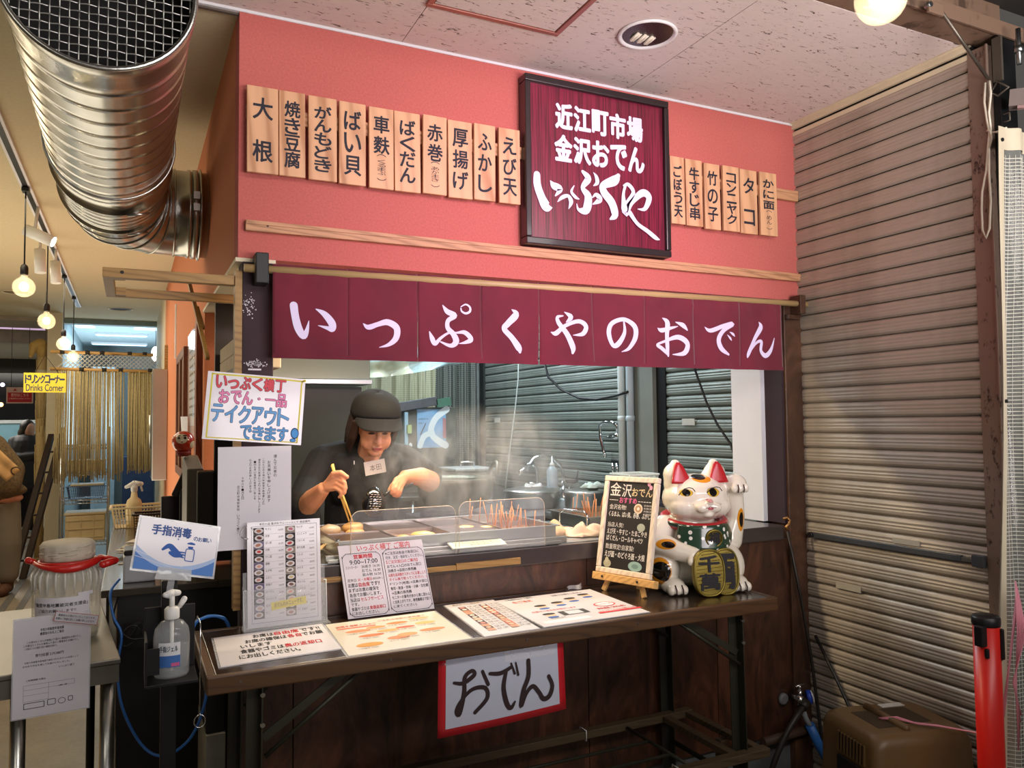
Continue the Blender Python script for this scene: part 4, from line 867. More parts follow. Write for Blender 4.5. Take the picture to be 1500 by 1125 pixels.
# ------------------------------------------------------------------ stall counter and oden pans
ct = thing('stall_counter', 'dark topped serving counter running across the stall opening', 'counter', (1.37, .3, 0))
ob('worktop', bx((.455, -.018, 1.0), (2.460, .62, 1.058), COUNTER), ct, bevel=.003)
ob('steel_sheet', bx((.50, .012, 1.0585), (1.86, .60, 1.0605), STEELB), ct)
ob('edge_ledge', bx((.985, -.030, 1.008), (1.225, -.019, 1.030), OAK), ct, bevel=.001)
ob('edge_ledge', bx((.47, -.028, 1.008), (.985, -.019, 1.024), OAK), ct, bevel=.001)
ob('cabinet_body', bx((.47, .105, 0), (2.45, .60, .999), mat('counter_body', '2a2422', .7)), ct)
sc = thing('side_counter', 'steel side counter running back along the shutter wall', 'counter', (2.3, 1.5, 0))
ob('worktop', bx((1.75, 1.25, .96), (2.57, 3.3, 1.0), STEELB), sc, bevel=.003)
ob('worktop', bx((2.00, .64, .985), (2.57, 1.248, 1.02), STEELB), sc, bevel=.003)
ob('cabinet_body', bx((1.80, 1.30, 0), (2.55, 3.28, .959), STEELB), sc)
ob('cabinet_body', bx((2.04, .66, 0), (2.55, 1.246, .984), STEELB), sc)
ob('low_ledge', bx((2.30, .64, 1.021), (2.45, .92, 1.10), mat('dark_ledge', '2f2e33', .5)), sc)
pan = thing('oden_pan', 'long rectangular steel oden pan divided into steaming compartments', 'pan', (1.0, .29, 1.062))
ob('pan_base', M().use(STEEL).box((.600, .045, 1.0615), (1.42, .50, 1.072)), pan)
x0, x1, y0, y1, zb, zt = .610, 1.412, .055, .49, 1.072, 1.118
for a, b in (((x0, y0, zb), (x1, y0+.004, zt)), ((x0, y1-.004, zb), (x1, y1, zt)), ((x0, y0+.0045, zb), (x0+.004, y1-.0045, zt)), ((x1-.004, y0+.0045, zb), (x1, y1-.0045, zt))): ob('pan_wall', bx(a, b, STEEL), pan)
k = M().use(STEEL); k.box((x0-.012, y0-.012, zt), (x1+.012, y0+.004, zt+.004)).box((x0-.012, y1-.004, zt), (x1+.012, y1+.012, zt+.004)).box((x0-.012, y0+.0045, zt), (x0+.004, y1-.0045, zt+.004)).box((x1-.004, y0+.0045, zt), (x1+.012, y1-.0045, zt+.004))
ob('rim', k, pan, bevel=.001)
divx = [.610+.802*i/4 for i in range(5)]; DV = mat('divider_steel', '9a8f88', .35, .7, .05)
for i in range(1, 4): ob('divider', bx((divx[i]-.0015, y0+.005, zb), (divx[i]+.0015, y1-.005, zt+.001), DV), pan)
ob('divider', bx((x0+.005, (y0+y1)/2-.0015, zb), (x1-.005, (y0+y1)/2+.0015, zt-.001), DV), pan)
BROTH = mat('oden_broth', 'a8825a', .12, var=.15, scale=9, coat=.9)
bs = ob('broth', bx((x0+.005, y0+.005, zb+.001), (x1-.005, y1-.005, 1.098), BROTH), pan); bs['kind'] = 'stuff'
COV = mat('lid_steel', '86726c', .3, .8, .06)
for (i, j) in ((0, 0), (1, 1), (2, 1), (2, 0)):
    ob('pan_cover', bx((divx[i]+.004, (y0 if j == 0 else (y0+y1)/2)+.004, zt-.008), (divx[i+1]-.004, ((y0+y1)/2 if j == 0 else y1)-.004, zt-.004), COV), pan, bevel=.001)
ob('corner_knob', M().use(CHROME).cyl((x0-.004, y0-.006, zt+.004), (x0-.004, y0-.006, zt+.011), .006, n=12), pan)
k = M().use(STEEL).box((.560, -.006, 1.0612), (1.40, .020, 1.069)).box((.560, -.008, 1.069), (1.40, -.004, 1.074)).box((.560, .022, 1.0612), (1.44, .038, 1.082))
tag(ob('steel_ledge', k, bevel=.001), 'long steel strip along the front edge of the oden pan', 'strip')
def food(n, label, c, r, m, grp, bump=.2, seed=1):
    random.seed(seed); k = M().use(m); k.ell(c, r, n=14, m=9)
    for v in range(len(k.v)):
        p = Vector(k.v[v]); d = p-Vector(c); q = 1+bump*.5*(math.sin(d.x*180+seed)+math.sin(d.y*160+seed*2)+math.sin(d.z*150)); k.v[v] = tuple(Vector(c)+d*q)
    return tag(ob(n, k), label, 'food', grp)
YF = mat('yellow_food', 'd9b867', .4, var=.12, coat=.4); BF = mat('tan_food', 'c49a63', .4, var=.15, coat=.5); GF = mat('grey_tan_food', 'a8957c', .4, var=.15, coat=.5)
gp = 'pieces simmering in the oden pan'
food('simmered_tofu', 'greyish lump of tofu at the left corner of the oden pan', (.655, .385, 1.112), (.038, .036, .026), GF, gp, .1, 2)
food('simmered_tofu', 'browned lump behind the left corner piece in the pan', (.745, .40, 1.114), (.040, .032, .024), BF, gp, .1, 3)
food('fishcake', 'pale flat fishcake beneath the browned lump in the pan', (.735, .335, 1.108), (.036, .022, .012), BF, gp, .05, 4)
food('simmered_egg_cake', 'small yellow cake at the left of the second compartment', (.850, .125, 1.105), (.024, .03, .012), YF, gp, .06, 5)
food('simmered_egg_cake', 'wide yellow cake floating in the second compartment', (.925, .135, 1.108), (.045, .045, .014), YF, gp, .06, 6)
food('radish_slice', 'pale yellow radish round left of the skewers', (1.130, .235, 1.106), (.040, .042, .012), YF, gp, .02, 7)
food('radish_slice', 'second pale yellow radish round touching the skewers', (1.195, .195, 1.106), (.030, .034, .012), YF, gp, .02, 8)
SK = mat('skewer_wood', 'c98a5a', .6, var=.15)
def skewers(n, xa, xb, ya, yb, z0, h, label, grp, seed):
    random.seed(seed)
    for i in range(n):
        x = random.uniform(xa, xb); y = random.uniform(ya, yb); hh = h*random.uniform(.62, 1.0); dx, dy = random.uniform(-.018, .018), random.uniform(-.02, .02)
        tag(ob('skewer', M().use(SK).cyl((x, y, z0), (x+dx, y+dy, z0+hh), .0019, n=6)), label, 'skewer', grp)
skewers(26, 1.215, 1.40, .10, .43, 1.092, .105, 'thin bamboo skewer standing in the right end of the long oden pan', 'skewers in the oden pan', 11)
# smaller pan to the right
p2 = thing('skewer_pan', 'smaller steel pan full of skewers behind the chalkboard', 'pan', (1.93, .46, 1.060))
px0, px1, py0, py1 = 1.69, 2.16, .27, .60
ob('pan_base', bx((px0, py0, 1.0606), (px1, py1, 1.068), STEEL), p2)
for a, b in (((px0, py0, 1.068), (px1, py0+.004, 1.105)), ((px0, py1-.004, 1.068), (px1, py1, 1.105)), ((px0, py0+.0045, 1.068), (px0+.004, py1-.0045, 1.105)), ((px1-.004, py0+.0045, 1.068), (px1, py1-.0045, 1.105))): ob('pan_wall', bx(a, b, STEEL), p2)
k = M().use(STEEL).box((px0-.012, py0-.012, 1.105), (px1+.012, py0+.004, 1.109)).box((px0-.012, py1-.004, 1.105), (px1+.012, py1+.012, 1.109)).box((px0-.012, py0+.0045, 1.105), (px0+.004, py1-.0045, 1.109)).box((px1-.004, py0+.0045, 1.105), (px1+.012, py1-.0045, 1.109))
ob('rim', k, p2)
ob('broth', bx((px0+.005, py0+.005, 1.069), (px1-.005, py1-.005, 1.088), BROTH), p2)['kind'] = 'stuff'
skewers(34, 1.74, 2.10, .30, .56, 1.086, .105, 'thin bamboo skewer standing in the smaller pan behind the chalkboard', 'skewers in the smaller pan', 12)
tag(ob('wire_hoop', M().use(CHROME).tube([(1.60, .36, 1.062), (1.60, .36, 1.125), (1.61, .34, 1.138), (1.645, .24, 1.138), (1.65, .225, 1.125), (1.65, .225, 1.062)], .0045, 10)), 'bent steel wire hoop standing between the two pans', 'hoop')
def cloth(name, label, c, sx_, sy_, h, m, rz=0, seed=0, grp=None):
    k = M().use(m); q = Matrix.Rotation(rz, 3, 'Z')
    def f(u, v):
        e = max(0, 1-(2*u-1)**4)*max(0, 1-(2*v-1)**4)
        z = h*(e**.6)*(.55+.25*math.sin(u*13+seed+3*math.sin(v*5))+.22*math.sin(v*11+u*6+seed)); return Vector(c)+q @ Vector(((u-.5)*sx_+.012*math.sin(v*9+seed), (v-.5)*sy_+.012*math.sin(u*8+seed), max(z, .001)))
    k.grid(f, 26, 18); o = ob(name, k); s_ = o.modifiers.new('t', 'SOLIDIFY'); s_.thickness = .003; s_.offset = 1; return tag(o, label, 'cloth', grp)
TOW = mat('pink_towel', 'd8bfae', .95, var=.08, bump=.4, bscale=300); TOW2 = mat('beige_towel', 'c9b090', .95, var=.1, bump=.4, bscale=300)
cloth('towel', 'crumpled pinkish towel on the counter right of the oden pan', (1.585, .15, 1.061), .15, .13, .045, TOW, .3, 1)
cloth('towel', 'beige folded towel tucked against the right end of the oden pan', (1.485, .235, 1.061), .12, .16, .052, TOW2, .1, 4)
cloth('towel', 'long white and pink towel behind the oden pan', (1.15, .545, 1.062), .46, .075, .045, TOW, 0, 2)
cloth('towel', 'white towel lying at the left back corner of the counter', (.56, .38, 1.061), .12, .22, .03, mat('white_towel', 'd9d4c8', .95, var=.05, bump=.3, bscale=300), 0, 5)
for (xa, xb) in ((.632, .990), (1.002, 1.330)):
    g = thing('splash_guard', 'clear acrylic splash guard in front of the %s of the oden pan' % ('left half' if xa < .7 else 'right half'), 'guard', ((xa+xb)/2, -.01, 1.0615), 'clear splash guards')
    fr = front(-.012); rr = .03; zt_ = 1.222 if xa < .7 else 1.232
    pts = [(xa, 1.0612), (xb, 1.0612)]+[(xb-rr+rr*math.cos(e*PI/12), zt_-rr+rr*math.sin(e*PI/12)) for e in range(7)]+[(xa+rr-rr*math.sin(e*PI/12), zt_-rr+rr*math.cos(e*PI/12)) for e in range(7)]
    ob('clear_panel', M().use(clearfilm('guard_acrylic', 'f4f6f8', .07, .03)).prism(pts, fr, -.001, .001), g)
    ob('panel_edge', M().use(mat('guard_edge', 'd8ccba', .3, var=0, alpha=.75)).tube([fr(a, b, 0) for a, b in pts[1:]+[pts[0]]], .0013, 6), g)
f_ = frame((.985, .0, 1.0755), (1, .055, 0), (.05, 1, -.12))
sheet('counter_card', 'pale green edged laminated card lying on the counter front edge', 'card', (.975, -.026, 1.0795), (1, .03, 0), (.10, 1, .16), .20, .066, [('ドリンクコーナーは', .045, .038, .16, .054, flat('2f3a2f'), .0), ('奥にあります', .07, .012, .14, .030, flat('6a7a6a'), .0)], [(.0, .0, .012, .066, flat('b8d8c8')), (.188, .0, .2, .066, flat('b8d8c8'))], film=.003, m=mat('card_green_white', 'b4c0b2', .4, var=.02))
# odds and ends at the counter's left end
t = thing('chopstick_bundle', 'bags of wrapped chopsticks at the left end of the counter', 'chopsticks', (.55, .12, 1.06))
random.seed(9)
for i in range(12):
    x = .50+random.uniform(0, .07); y = .06+random.uniform(0, .1); a = random.uniform(-.6, .6); c_ = random.choice(['b8a070', 'd8c8a0', '3a2a20', 'c9b080', 'c8804a'])
    ob('chopstick_sleeve', M().use(mat('sleeve_'+c_, c_, .3, coat=.6)).bar((x-.04*math.cos(a), y-.05*math.sin(a)-.02, 1.066+i*.0025), (x+.04*math.cos(a), y+.07+.05*math.sin(a), 1.070+i*.003), .014, .003), t)

# ------------------------------------------------------------------ kitchen beyond
HOODM = mat('hood_steel', '77786a', .35, .5, .1, 3)
t = thing('range_hood', 'steel range hood high up behind the worker', 'hood', (1.0, 2.0, 1.75))
ob('hood_shell', bx((.60, 1.95, 1.755), (1.245, 2.3, 2.45), HOODM), t, bevel=.004)
ob('hood_lip', bx((.60, 1.92, 1.728), (1.25, 2.3, 1.754), STEELB), t, bevel=.002)
ob('dark_board', bx((.50, 2.10, 0), (1.235, 2.14, 1.72), mat('grey_splash_board', '41443c', .5, var=.15, scale=3)), t)
t = thing('plastic_roll', 'clear plastic sheeting gathered under the curtain behind the worker', 'plastic sheet', (1.6, 2.1, 1.9))
def ps(u, v): return Vector((1.245+.95*u, 2.06+.05*math.sin(u*17+v*4)+.03*math.sin(v*9+u*5), 1.98-.21*v*(1-u**1.3)-.03*u))
ob('film', M().use(clearfilm('kitchen_film', 'a8c4cc', .5, .08)).grid(ps, 60, 16), t)
ob('film_fold', M().use(clearfilm('film_fold', 'd8d8b8', .6, .1)).grid(lambda u, v: ps(u*.3, .55+.45*v)+Vector((0, -.03-.02*math.sin(u*9), 0)), 20, 6), t)
def m_net(name, c1, c2, sc, th=.2):
    k = NT(name); tc = k.n('ShaderNodeTexCoord'); br = k.n('ShaderNodeTexBrick'); br.offset = 0
    br.inputs['Color1'].default_value = (*lin(c1), 1); br.inputs['Color2'].default_value = (*lin(c1), 1); br.inputs['Mortar'].default_value = (*lin(c2), 1)
    br.inputs['Scale'].default_value = sc; br.inputs['Mortar Size'].default_value = .12; br.inputs['Brick Width'].default_value = 1; br.inputs['Row Height'].default_value = 1
    mp = k.n('ShaderNodeMapping'); mp.inputs['Rotation'].default_value = (R(-90), 0, 0); k.l(tc.outputs['Object'], mp.inputs['Vector']); k.l(mp.outputs['Vector'], br.inputs['Vector']); k.l(br.outputs['Color'], k.b.inputs['Base Color'])
    k.b.inputs['Roughness'].default_value = .35; k.bump(br.outputs['Fac'], .4, .002); return k.m
def hang(x0, x1, y, z0, z1, amp, n, phase=0):
    return lambda u, v: Vector((x0+(x1-x0)*u, y+amp*(.4+.6*(1-v))*math.sin(u*n+phase)+.3*amp*math.sin(u*n*2.7+v*2), z1+(z0-z1)*v))
t = thing('mesh_curtain', 'reinforced plastic mesh curtain hanging at the back of the kitchen', 'curtain', (2.0, 3.4, 1.0))
ob('mesh_sheet', M().use(m_net('dark_mesh_film', '39423f', '7a8078', 62)).grid(hang(1.95, 2.54, 3.42, .2, 2.3, .035, 44), 90, 10), t)
ob('mesh_sheet', M().use(m_net('pale_mesh_film', '8c8f76', 'a5a78e', 62)).grid(hang(1.15, 2.16, 3.36, 1.55, 2.3, .04, 60, 1), 90, 8), t)
# wall bits behind the worker
struct('partition_kitchen', bx((1.38, 2.85, 1.013), (2.13, 2.88, 1.615), mat('green_grey_board', '3c4743', .6, var=.2, scale=6)))
t = thing('wall_poster', 'blue and white poster on the kitchen back wall', 'poster', (2.02, 3.2, 1.3))
fr = front(2.84)
ob('sheet', bx((1.835, 2.84, 1.325), (2.055, 2.848, 1.60), mat('poster_blue', '6f9fc4', .4)), t)
k = M().use(flat('c9d8dc')).brush([[(2.06, 1.60, .05), (1.98, 1.54, .045), (1.94, 1.46, .045), (1.96, 1.40, .045), (2.05, 1.34, .05)], [(1.95, 1.43, .04), (1.89, 1.41, .04), (1.855, 1.34, .04)]], fr, .001)
k.use(flat('a06a70')).add([fr(2.03, 1.39, .0009), fr(2.055, 1.39, .0009), fr(2.055, 1.53, .0009), fr(2.03, 1.54, .0009)], [(0, 1, 2, 3)])
k.use(INK).brush([[(1.90, 1.50, .006), (1.86, 1.42, .008)]], fr, .002).text('お知らせ', fr, (1.845, 1.525, 1.92, 1.537), .001).text('手洗い', fr, (1.845, 1.495, 1.885, 1.507), .001)
ob('printed_figure', k, t)
t = thing('knife_rack', 'slanted steel rack with tools on the kitchen back wall', 'rack', (1.75, 2.7, 1.6))
ob('rack_plate', M().use(mat('rack_steel', '5a5e62', .4, .6)).box((1.62, 2.80, 1.60), (1.98, 2.83, 1.665), Matrix.Rotation(R(-9), 3, 'Y')), t, bevel=.003)
ob('rack_plate', M().use(mat('rack_pale', 'a8a294', .5)).box((1.46, 2.78, 1.575), (1.64, 2.80, 1.615), Matrix.Rotation(R(-9), 3, 'Y')), t)
ob('green_board', M().use(mat('green_board', '3f6a58', .5)).box((1.97, 2.80, 1.62), (2.08, 2.82, 1.68), Matrix.Rotation(R(-9), 3, 'Y')), t)
ob('blue_clip', bx((1.62, 2.77, 1.57), (1.65, 2.79, 1.65), mat('blue_clip', '3a6ea8', .4)), t)
ob('rail_post', bx((1.73, 2.80, 1.30), (1.755, 2.83, 1.58), mat('pale_blue_strip', '8fb0c0', .5)), t)
ob('green_tag', bx((1.745, 2.78, 1.43), (1.775, 2.80, 1.49), mat('green_tag', '9ab070', .5)), t)
ob('back_arm', bx((1.80, 2.83, 1.61), (1.83, 2.8495, 1.64), STEELB), t); ob('hook', M().use(WHITEP).ell((1.765, 2.78, 1.345), (.012, .012, .02)), t)
for i, (x, z) in enumerate(((1.565, 1.535), (1.60, 1.50))):
    tag(ob('paper_tag', M().use(WHITEP).box((x, 2.772-.006*i, z-.07), (x+.045, 2.774-.006*i, z+.025+.02*i), Matrix.Rotation(R(6*i-3), 3, 'Y'))), ['left of two small white paper tags on the slanted rack', 'right and longer of two small white paper tags on the rack'][i], 'tag', 'paper tags on the slanted rack')
t = thing('back_bench', 'dark steel bench below the mesh curtain at the kitchen back', 'bench', (1.7, 3.0, 0))
ob('bench_top', bx((1.32, 2.55, .98), (1.74, 3.3, 1.01), STEELB), t, bevel=.003)
for x in (1.35, 1.71):
    for y in (2.58, 3.26): ob('leg', M().use(STEELB).cyl((x, y, 0), (x, y, .98), .018, n=10), t)
# wok, lidded pan, pots, taps
STV = m_rust('dull_aluminium', '77776a', '55564c', 12, .45, .8, .42)
st_ = thing('gas_burner', 'low black burner stand under the big iron pan', 'burner', (1.66, 1.6, .9))
ob('burner_body', bx((1.42, 1.38, 0), (1.745, 1.86, .985), mat('burner_steel', '4a4d4c', .4, .5)), st_, bevel=.004)
ob('burner_ring', M().use(BLACKM).tube([(1.58+.13*math.cos(i*PI/12), 1.62+.13*math.sin(i*PI/12), .998) for i in range(24)], .012, 8, closed=True), st_)
wk = thing('cooking_pot', 'big round-bottomed iron pan with lug handles in the steam', 'pan', (1.64, 1.62, 1.0))
WC = (1.640, 1.62, 1.012)
ob('bowl', M().use(STV).lathe([(.001, 0), (.10, .004), (.17, .03), (.205, .09), (.215, .155), (.222, .158), (.222, .182), (.215, .184), (.205, .16), (.19, .10), (.15, .045), (.001, .02)], WC, 40), wk)
for s in (-1, 1):
    c_ = Vector((1.640+s*.225, 1.60, 1.20)); k = M().use(STV)
    k.tube([c_+Vector((s*(-.01+.045*math.sin(q*PI/8)*.6), -.05*math.cos(q*PI/8), .075*math.sin(q*PI/8))) for q in range(9)], .011, 8); ob('handle', k, wk)
t = thing('lidded_box', 'square lidded aluminium container behind the big iron pan', 'container', (1.78, 2.0, 1.0))
ob('container_body', bx((1.78, 1.95, 1.0005), (2.02, 2.22, 1.20), mat('pale_aluminium', 'a9adaa', .45, .3)), t, bevel=.01)
ob('lid', bx((1.765, 1.935, 1.201), (2.035, 2.235, 1.222), mat('pale_aluminium', 'a9adaa', .45, .3)), t, bevel=.008)
ob('handle', M().use(CHROME).tube([(1.86, 2.08, 1.224), (1.86, 2.08, 1.255), (1.95, 2.08, 1.255), (1.95, 2.08, 1.224)], .005, 8), t)
for i, (c_, r_, h_) in enumerate((((2.13, 1.64, 1.0005), .160, .085), ((2.40, 1.46, 1.0005), .13, .080))):
    t = thing('stock_pot', ['wide aluminium pot with a shiny lid below the tap', 'second wide aluminium pot with a folded cloth on its lid'][i], 'pot', c_, 'lidded pots by the sink')
    ob('pot_body', M().use(STEEL).lathe([(r_*.92, 0), (r_, .01), (r_, h_), (r_*1.03, h_+.004)], c_, 36), t)
    ob('lid', M().use(STEEL).lathe([(r_*1.05, h_+.0045), (r_*1.06, h_+.012), (r_*.98, h_+.020), (r_*.6, h_+.032), (.001, h_+.036)], c_, 36), t)
    ob('knob', M().use(STEEL).lathe([(.012, h_+.036), (.012, h_+.046), (.022, h_+.052), (.018, h_+.060), (.001, h_+.062)], c_, 16), t)
cloth('dishcloth', 'pale green dishcloth bunched on the right pot lid', (2.42, 1.42, 1.118), .14, .08, .03, mat('green_white_cloth', 'b8c8bc', .9), .4, 3)
cloth('dishcloth', 'white dishcloth on the left pot lid', (2.12, 1.60, 1.120), .10, .06, .025, mat('white_cloth', 'd0d6d4', .9), .2, 6)
t = thing('faucet', 'tall arched chrome tap over the pots', 'tap', (2.56, 1.95, 1.0))
ob('spout', M().use(CHROME).tube([(2.52, 1.95, 1.06), (2.52, 1.95, 1.16), (2.50, 1.95, 1.22), (2.44, 1.95, 1.275), (2.37, 1.95, 1.29), (2.31, 1.95, 1.27), (2.27, 1.95, 1.225), (2.255, 1.95, 1.195)], .011, 10), t)
ob('spray_head', M().use(CHROME).tube([(2.30, 1.94, 1.245), (2.22, 1.93, 1.20), (2.185, 1.93, 1.180)], [.010, .012, .016], 10), t)
ob('tap_base', M().use(CHROME).lathe([(.03, 0), (.03, .02), (.018, .04), (.018, .07)], (2.52, 1.95, 1.0005), 16), t)
for d in (-.03, .03): ob('lever', M().use(CHROME).tube([(2.52+d, 1.94, 1.06), (2.53+d, 1.92, 1.12)], [.009, .005], 8), t)
t = thing('faucet', 'small low chrome tap behind the clear squeeze bottle', 'tap', (2.40, 2.1, 1.0))
ob('spout', M().use(CHROME).tube([(2.38, 2.05, 1.001), (2.38, 2.05, 1.17), (2.37, 2.05, 1.21), (2.34, 2.05, 1.235), (2.30, 2.05, 1.22)], .010, 10), t)
t = thing('squeeze_bottle', 'clear squeeze bottle standing by the tap', 'bottle', (2.40, 1.88, 1.0))
ob('bottle_body', M().use(mat('frosted_plastic', 'b8c8d0', .3, alpha=.6)).lathe([(.034, 0), (.036, .01), (.036, .19), (.026, .21), (.015, .22)], (2.40, 1.88, 1.0005), 20), t)
ob('nozzle', M().use(WHITEP).lathe([(.016, .2202), (.016, .235), (.007, .245), (.003, .285)], (2.40, 1.88, 1.0005), 14), t)
t = thing('ladle', 'small black handled ladle resting across the tap', 'ladle', (2.55, 1.8, 1.1))
ob('bowl', M().use(BLACKM).lathe([(.001, 0), (.03, .006), (.045, .022), (.043, .022), (.028, .009), (.001, .004)], (2.46, 1.74, 1.115), 20), t)
ob('handle', M().use(BLACKM).tube([(2.495, 1.74, 1.134), (2.53, 1.78, 1.19)], .005, 8), t)
t = thing('wall_faucet', 'chrome wall tap with a drooping spout on the shutter beside the pipes', 'tap', (2.56, 1.40, 1.4))
ob('valve', M().use(CHROME).cyl((2.565, 1.37, 1.405), (2.565, 1.46, 1.405), .014, n=12).cyl((2.565, 1.46, 1.405), (2.565, 1.50, 1.405), .006, n=8).ell((2.56, 1.37, 1.415), .022), t)
ob('spout', M().use(CHROME).tube([(2.56, 1.37, 1.42), (2.55, 1.36, 1.475), (2.54, 1.39, 1.495), (2.53, 1.47, 1.495), (2.53, 1.515, 1.475), (2.53, 1.51, 1.40), (2.53, 1.48, 1.33), (2.53, 1.455, 1.285)], .0095, 10), t)
t = thing('utensil_hook_bar', 'chrome tongs with orange handles hanging beside the white pipes', 'tongs', (2.55, 1.37, 1.3))
ob('hook_bar', M().use(BLACKM).cyl((2.565, 1.34, 1.265), (2.565, 1.44, 1.265), .010, n=10), t)
for i in range(2):
    y = 1.365+.045*i
    ob('tong_head', M().use(CHROME).cyl((2.55, y, 1.255), (2.55, y, 1.18), .010, .006, n=10), t)
    ob('orange_handle', M().use(mat('orange_grip', '9a4a30', .5)).cyl((2.55, y, 1.179), (2.55, y, 1.06), .009, .011, n=10), t)
for i, (y, m_) in enumerate(((1.30, 'c3cdcc'), (1.215, 'a9b8c0'))):
    t = thing('water_pipe', ['pale greenish vertical pipe left of the grey column', 'bluish vertical pipe nearer the basket'][i], 'pipe', (2.545, y, 1.0), 'white vertical pipes in the kitchen')
    ob('pipe_run', M().use(mat('pipe_'+m_, m_, .4, var=.04)).cyl((2.545, y, 1.021 if y < 1.25 else 1.0015), (2.545, y, 2.6), .022, n=18), t)
    ob('pipe_clamp', M().use(mat('pipe_'+m_, m_, .4)).lathe([(.0225, 0), (.026, .002), (.026, .028), (.0225, .03)], (2.545, y, 1.50), 18), t)
# white slotted basket
def basket(name, label, c, w, d, h, m, nx=12, nz=6, taper=.85, rz=0, grp=None, cat='basket'):
    t = thing(name, label, cat, c, grp, rz=rz); W2, D2 = w/2, d/2; L = dict(local=True)
    ob('basket_floor', M().use(m).box((-W2*taper, -D2*taper, 0), (W2*taper, D2*taper, .004)), t, **L)
    for (ax, sgn) in (('x', -1), ('x', 1), ('y', -1), ('y', 1)):
        k = M().use(m); n = nx if ax == 'y' else max(4, int(nx*d/w))
        def P(a, z):
            s_ = taper+(1-taper)*z/h
            return Vector((a*W2*s_, sgn*D2*s_, z)) if ax == 'y' else Vector((sgn*W2*s_, a*D2*s_, z))
        for i in range(n+1):
            a = -1+2*i/n; k.bar(P(a, .002), P(a, h), .0035, .0035, up=(0, 1, 0) if ax == 'y' else (1, 0, 0))
        for j in range(nz+1):
            z = .002+(h-.002)*j/nz; k.bar(P(-1, z), P(1, z), .003, .0035 if j < nz else .004)
        o = ob('lattice_wall', k, t, **L); o['kind'] = 'stuff'
    k = M().use(m)
    for a, b in (((-1, -1), (1, -1)), ((1, -1), (1, 1)), ((1, 1), (-1, 1)), ((-1, 1), (-1, -1))): k.bar((a[0]*W2*1.03, a[1]*D2*1.03, h+.004), (b[0]*W2*1.03, b[1]*D2*1.03, h+.004), .014, .010)
    ob('rim', k, t, bevel=.002, **L); return t
basket('slotted_basket', 'white slotted plastic basket standing behind the lucky cat', (2.32, .86, 1.1005-.0795+.08), .17, .17, .125, mat('white_green_plastic', 'd3dcd4', .4, var=.03), 14, 8, .9)
# cables
t = ob('hanging_cable', M().use(BLACKP).tube([(2.50, 2.175, 1.95), (2.50, 2.10, 1.80), (2.50, 1.93, 1.71), (2.50, 1.70, 1.645), (2.50, 1.50, 1.63), (2.51, 1.33, 1.645), (2.52, 1.20, 1.665)], .008, 8)); tag(t, 'black cable sagging in front of the greenish shutter', 'cable')
t = ob('hanging_cable', M().use(BLACKP).tube([(2.50, .62, 1.85), (2.50, .584, 1.748), (2.50, .50, 1.58), (2.50, .43, 1.48), (2.50, .342, 1.39), (2.49, .26, 1.24), (2.48, .225, 1.12)], .0055, 8)); tag(t, 'black cable running down past the raised paw of the lucky cat', 'cable')
t = ob('pull_string', M().use(mat('pale_cord', 'a8b0ac', .6)).tube([(2.43, 2.4, 1.95), (2.425, 2.4, 1.80), (2.40, 2.4, 1.60), (2.36, 2.4, 1.35), (2.327, 2.4, 1.12), (2.31, 2.4, 1.003)], .0045, 6)); tag(t, 'thin pale cord hanging down in front of the greenish shutter', 'cord')
for (y, z, w) in ((3.05, 1.50, .10), (.70, 1.475, .10)):
    t = M().use(mat('worn_label_paper', 'b8bab4', .6)).box((2.583, y, z), (2.588, y+w, z+.035)); tag(ob('worn_sticker', t), 'worn paper sticker on the %s' % ('greenish shutter, far left' if y > 1 else 'narrow shutter above the cat'), 'sticker')

# ------------------------------------------------------------------ people
SKINC = 'c98f6e'
def m_skin(name, base, spots, rough=.5):
    k = NT(name); tc = k.n('ShaderNodeTexCoord'); nz = k.n('ShaderNodeTexNoise'); nz.inputs['Scale'].default_value = 22; nz.inputs['Detail'].default_value = 4; k.l(tc.outputs['Object'], nz.inputs['Vector'])
    b = lin(base); cur = k.ramp(nz.outputs['Fac'], [(.3, tuple(x*.9 for x in b)), (.7, tuple(min(1, x*1.06) for x in b))])
    for c, r, col, soft in spots:
        s = k.n('ShaderNodeVectorMath', operation='SUBTRACT'); k.l(tc.outputs['Object'], s.inputs[0]); s.inputs[1].default_value = c
        d = k.n('ShaderNodeVectorMath', operation='DIVIDE'); k.l(s.outputs[0], d.inputs[0]); d.inputs[1].default_value = r
        ln = k.n('ShaderNodeVectorMath', operation='LENGTH'); k.l(d.outputs[0], ln.inputs[0])
        mr = k.n('ShaderNodeMapRange'); mr.inputs['From Min'].default_value = 1-soft; mr.inputs['From Max'].default_value = 1+soft; mr.inputs['To Min'].default_value = 1; mr.inputs['To Max'].default_value = 0
        k.l(ln.outputs['Value'], mr.inputs['Value']); mx = k.n('ShaderNodeMix', data_type='RGBA'); k.l(mr.outputs[0], mx.inputs[0]); k.l(cur, mx.inputs[6]); mx.inputs[7].default_value = (*lin(col), 1); cur = mx.outputs[2]
    k.l(cur, k.b.inputs['Base Color']); k.b.inputs['Roughness'].default_value = rough; k.b.inputs['Subsurface Weight'].default_value = .08; return k.m
def hand(k, wrist, knuck, tips, thumb, r=.0085):
    """palm from wrist to the row of knuckles; tips = list of [pip, dip, tip]; thumb = [base, mid, tip]"""
    wrist = Vector(wrist); ks = [Vector(p) for p in knuck]
    for p in ks: k.limb([wrist+(p-wrist)*.25, wrist+(p-wrist)*.65, p], [.017, .0135, .0105], n=10)
    for p, t in zip(ks, tips): k.limb([p]+[Vector(q) for q in t], [r*1.08, r, r*.92, r*.78], n=10)
    k.limb([wrist+(ks[0]-wrist)*.3]+[Vector(q) for q in thumb], [.014, .0115, .0095, .0082], n=10)
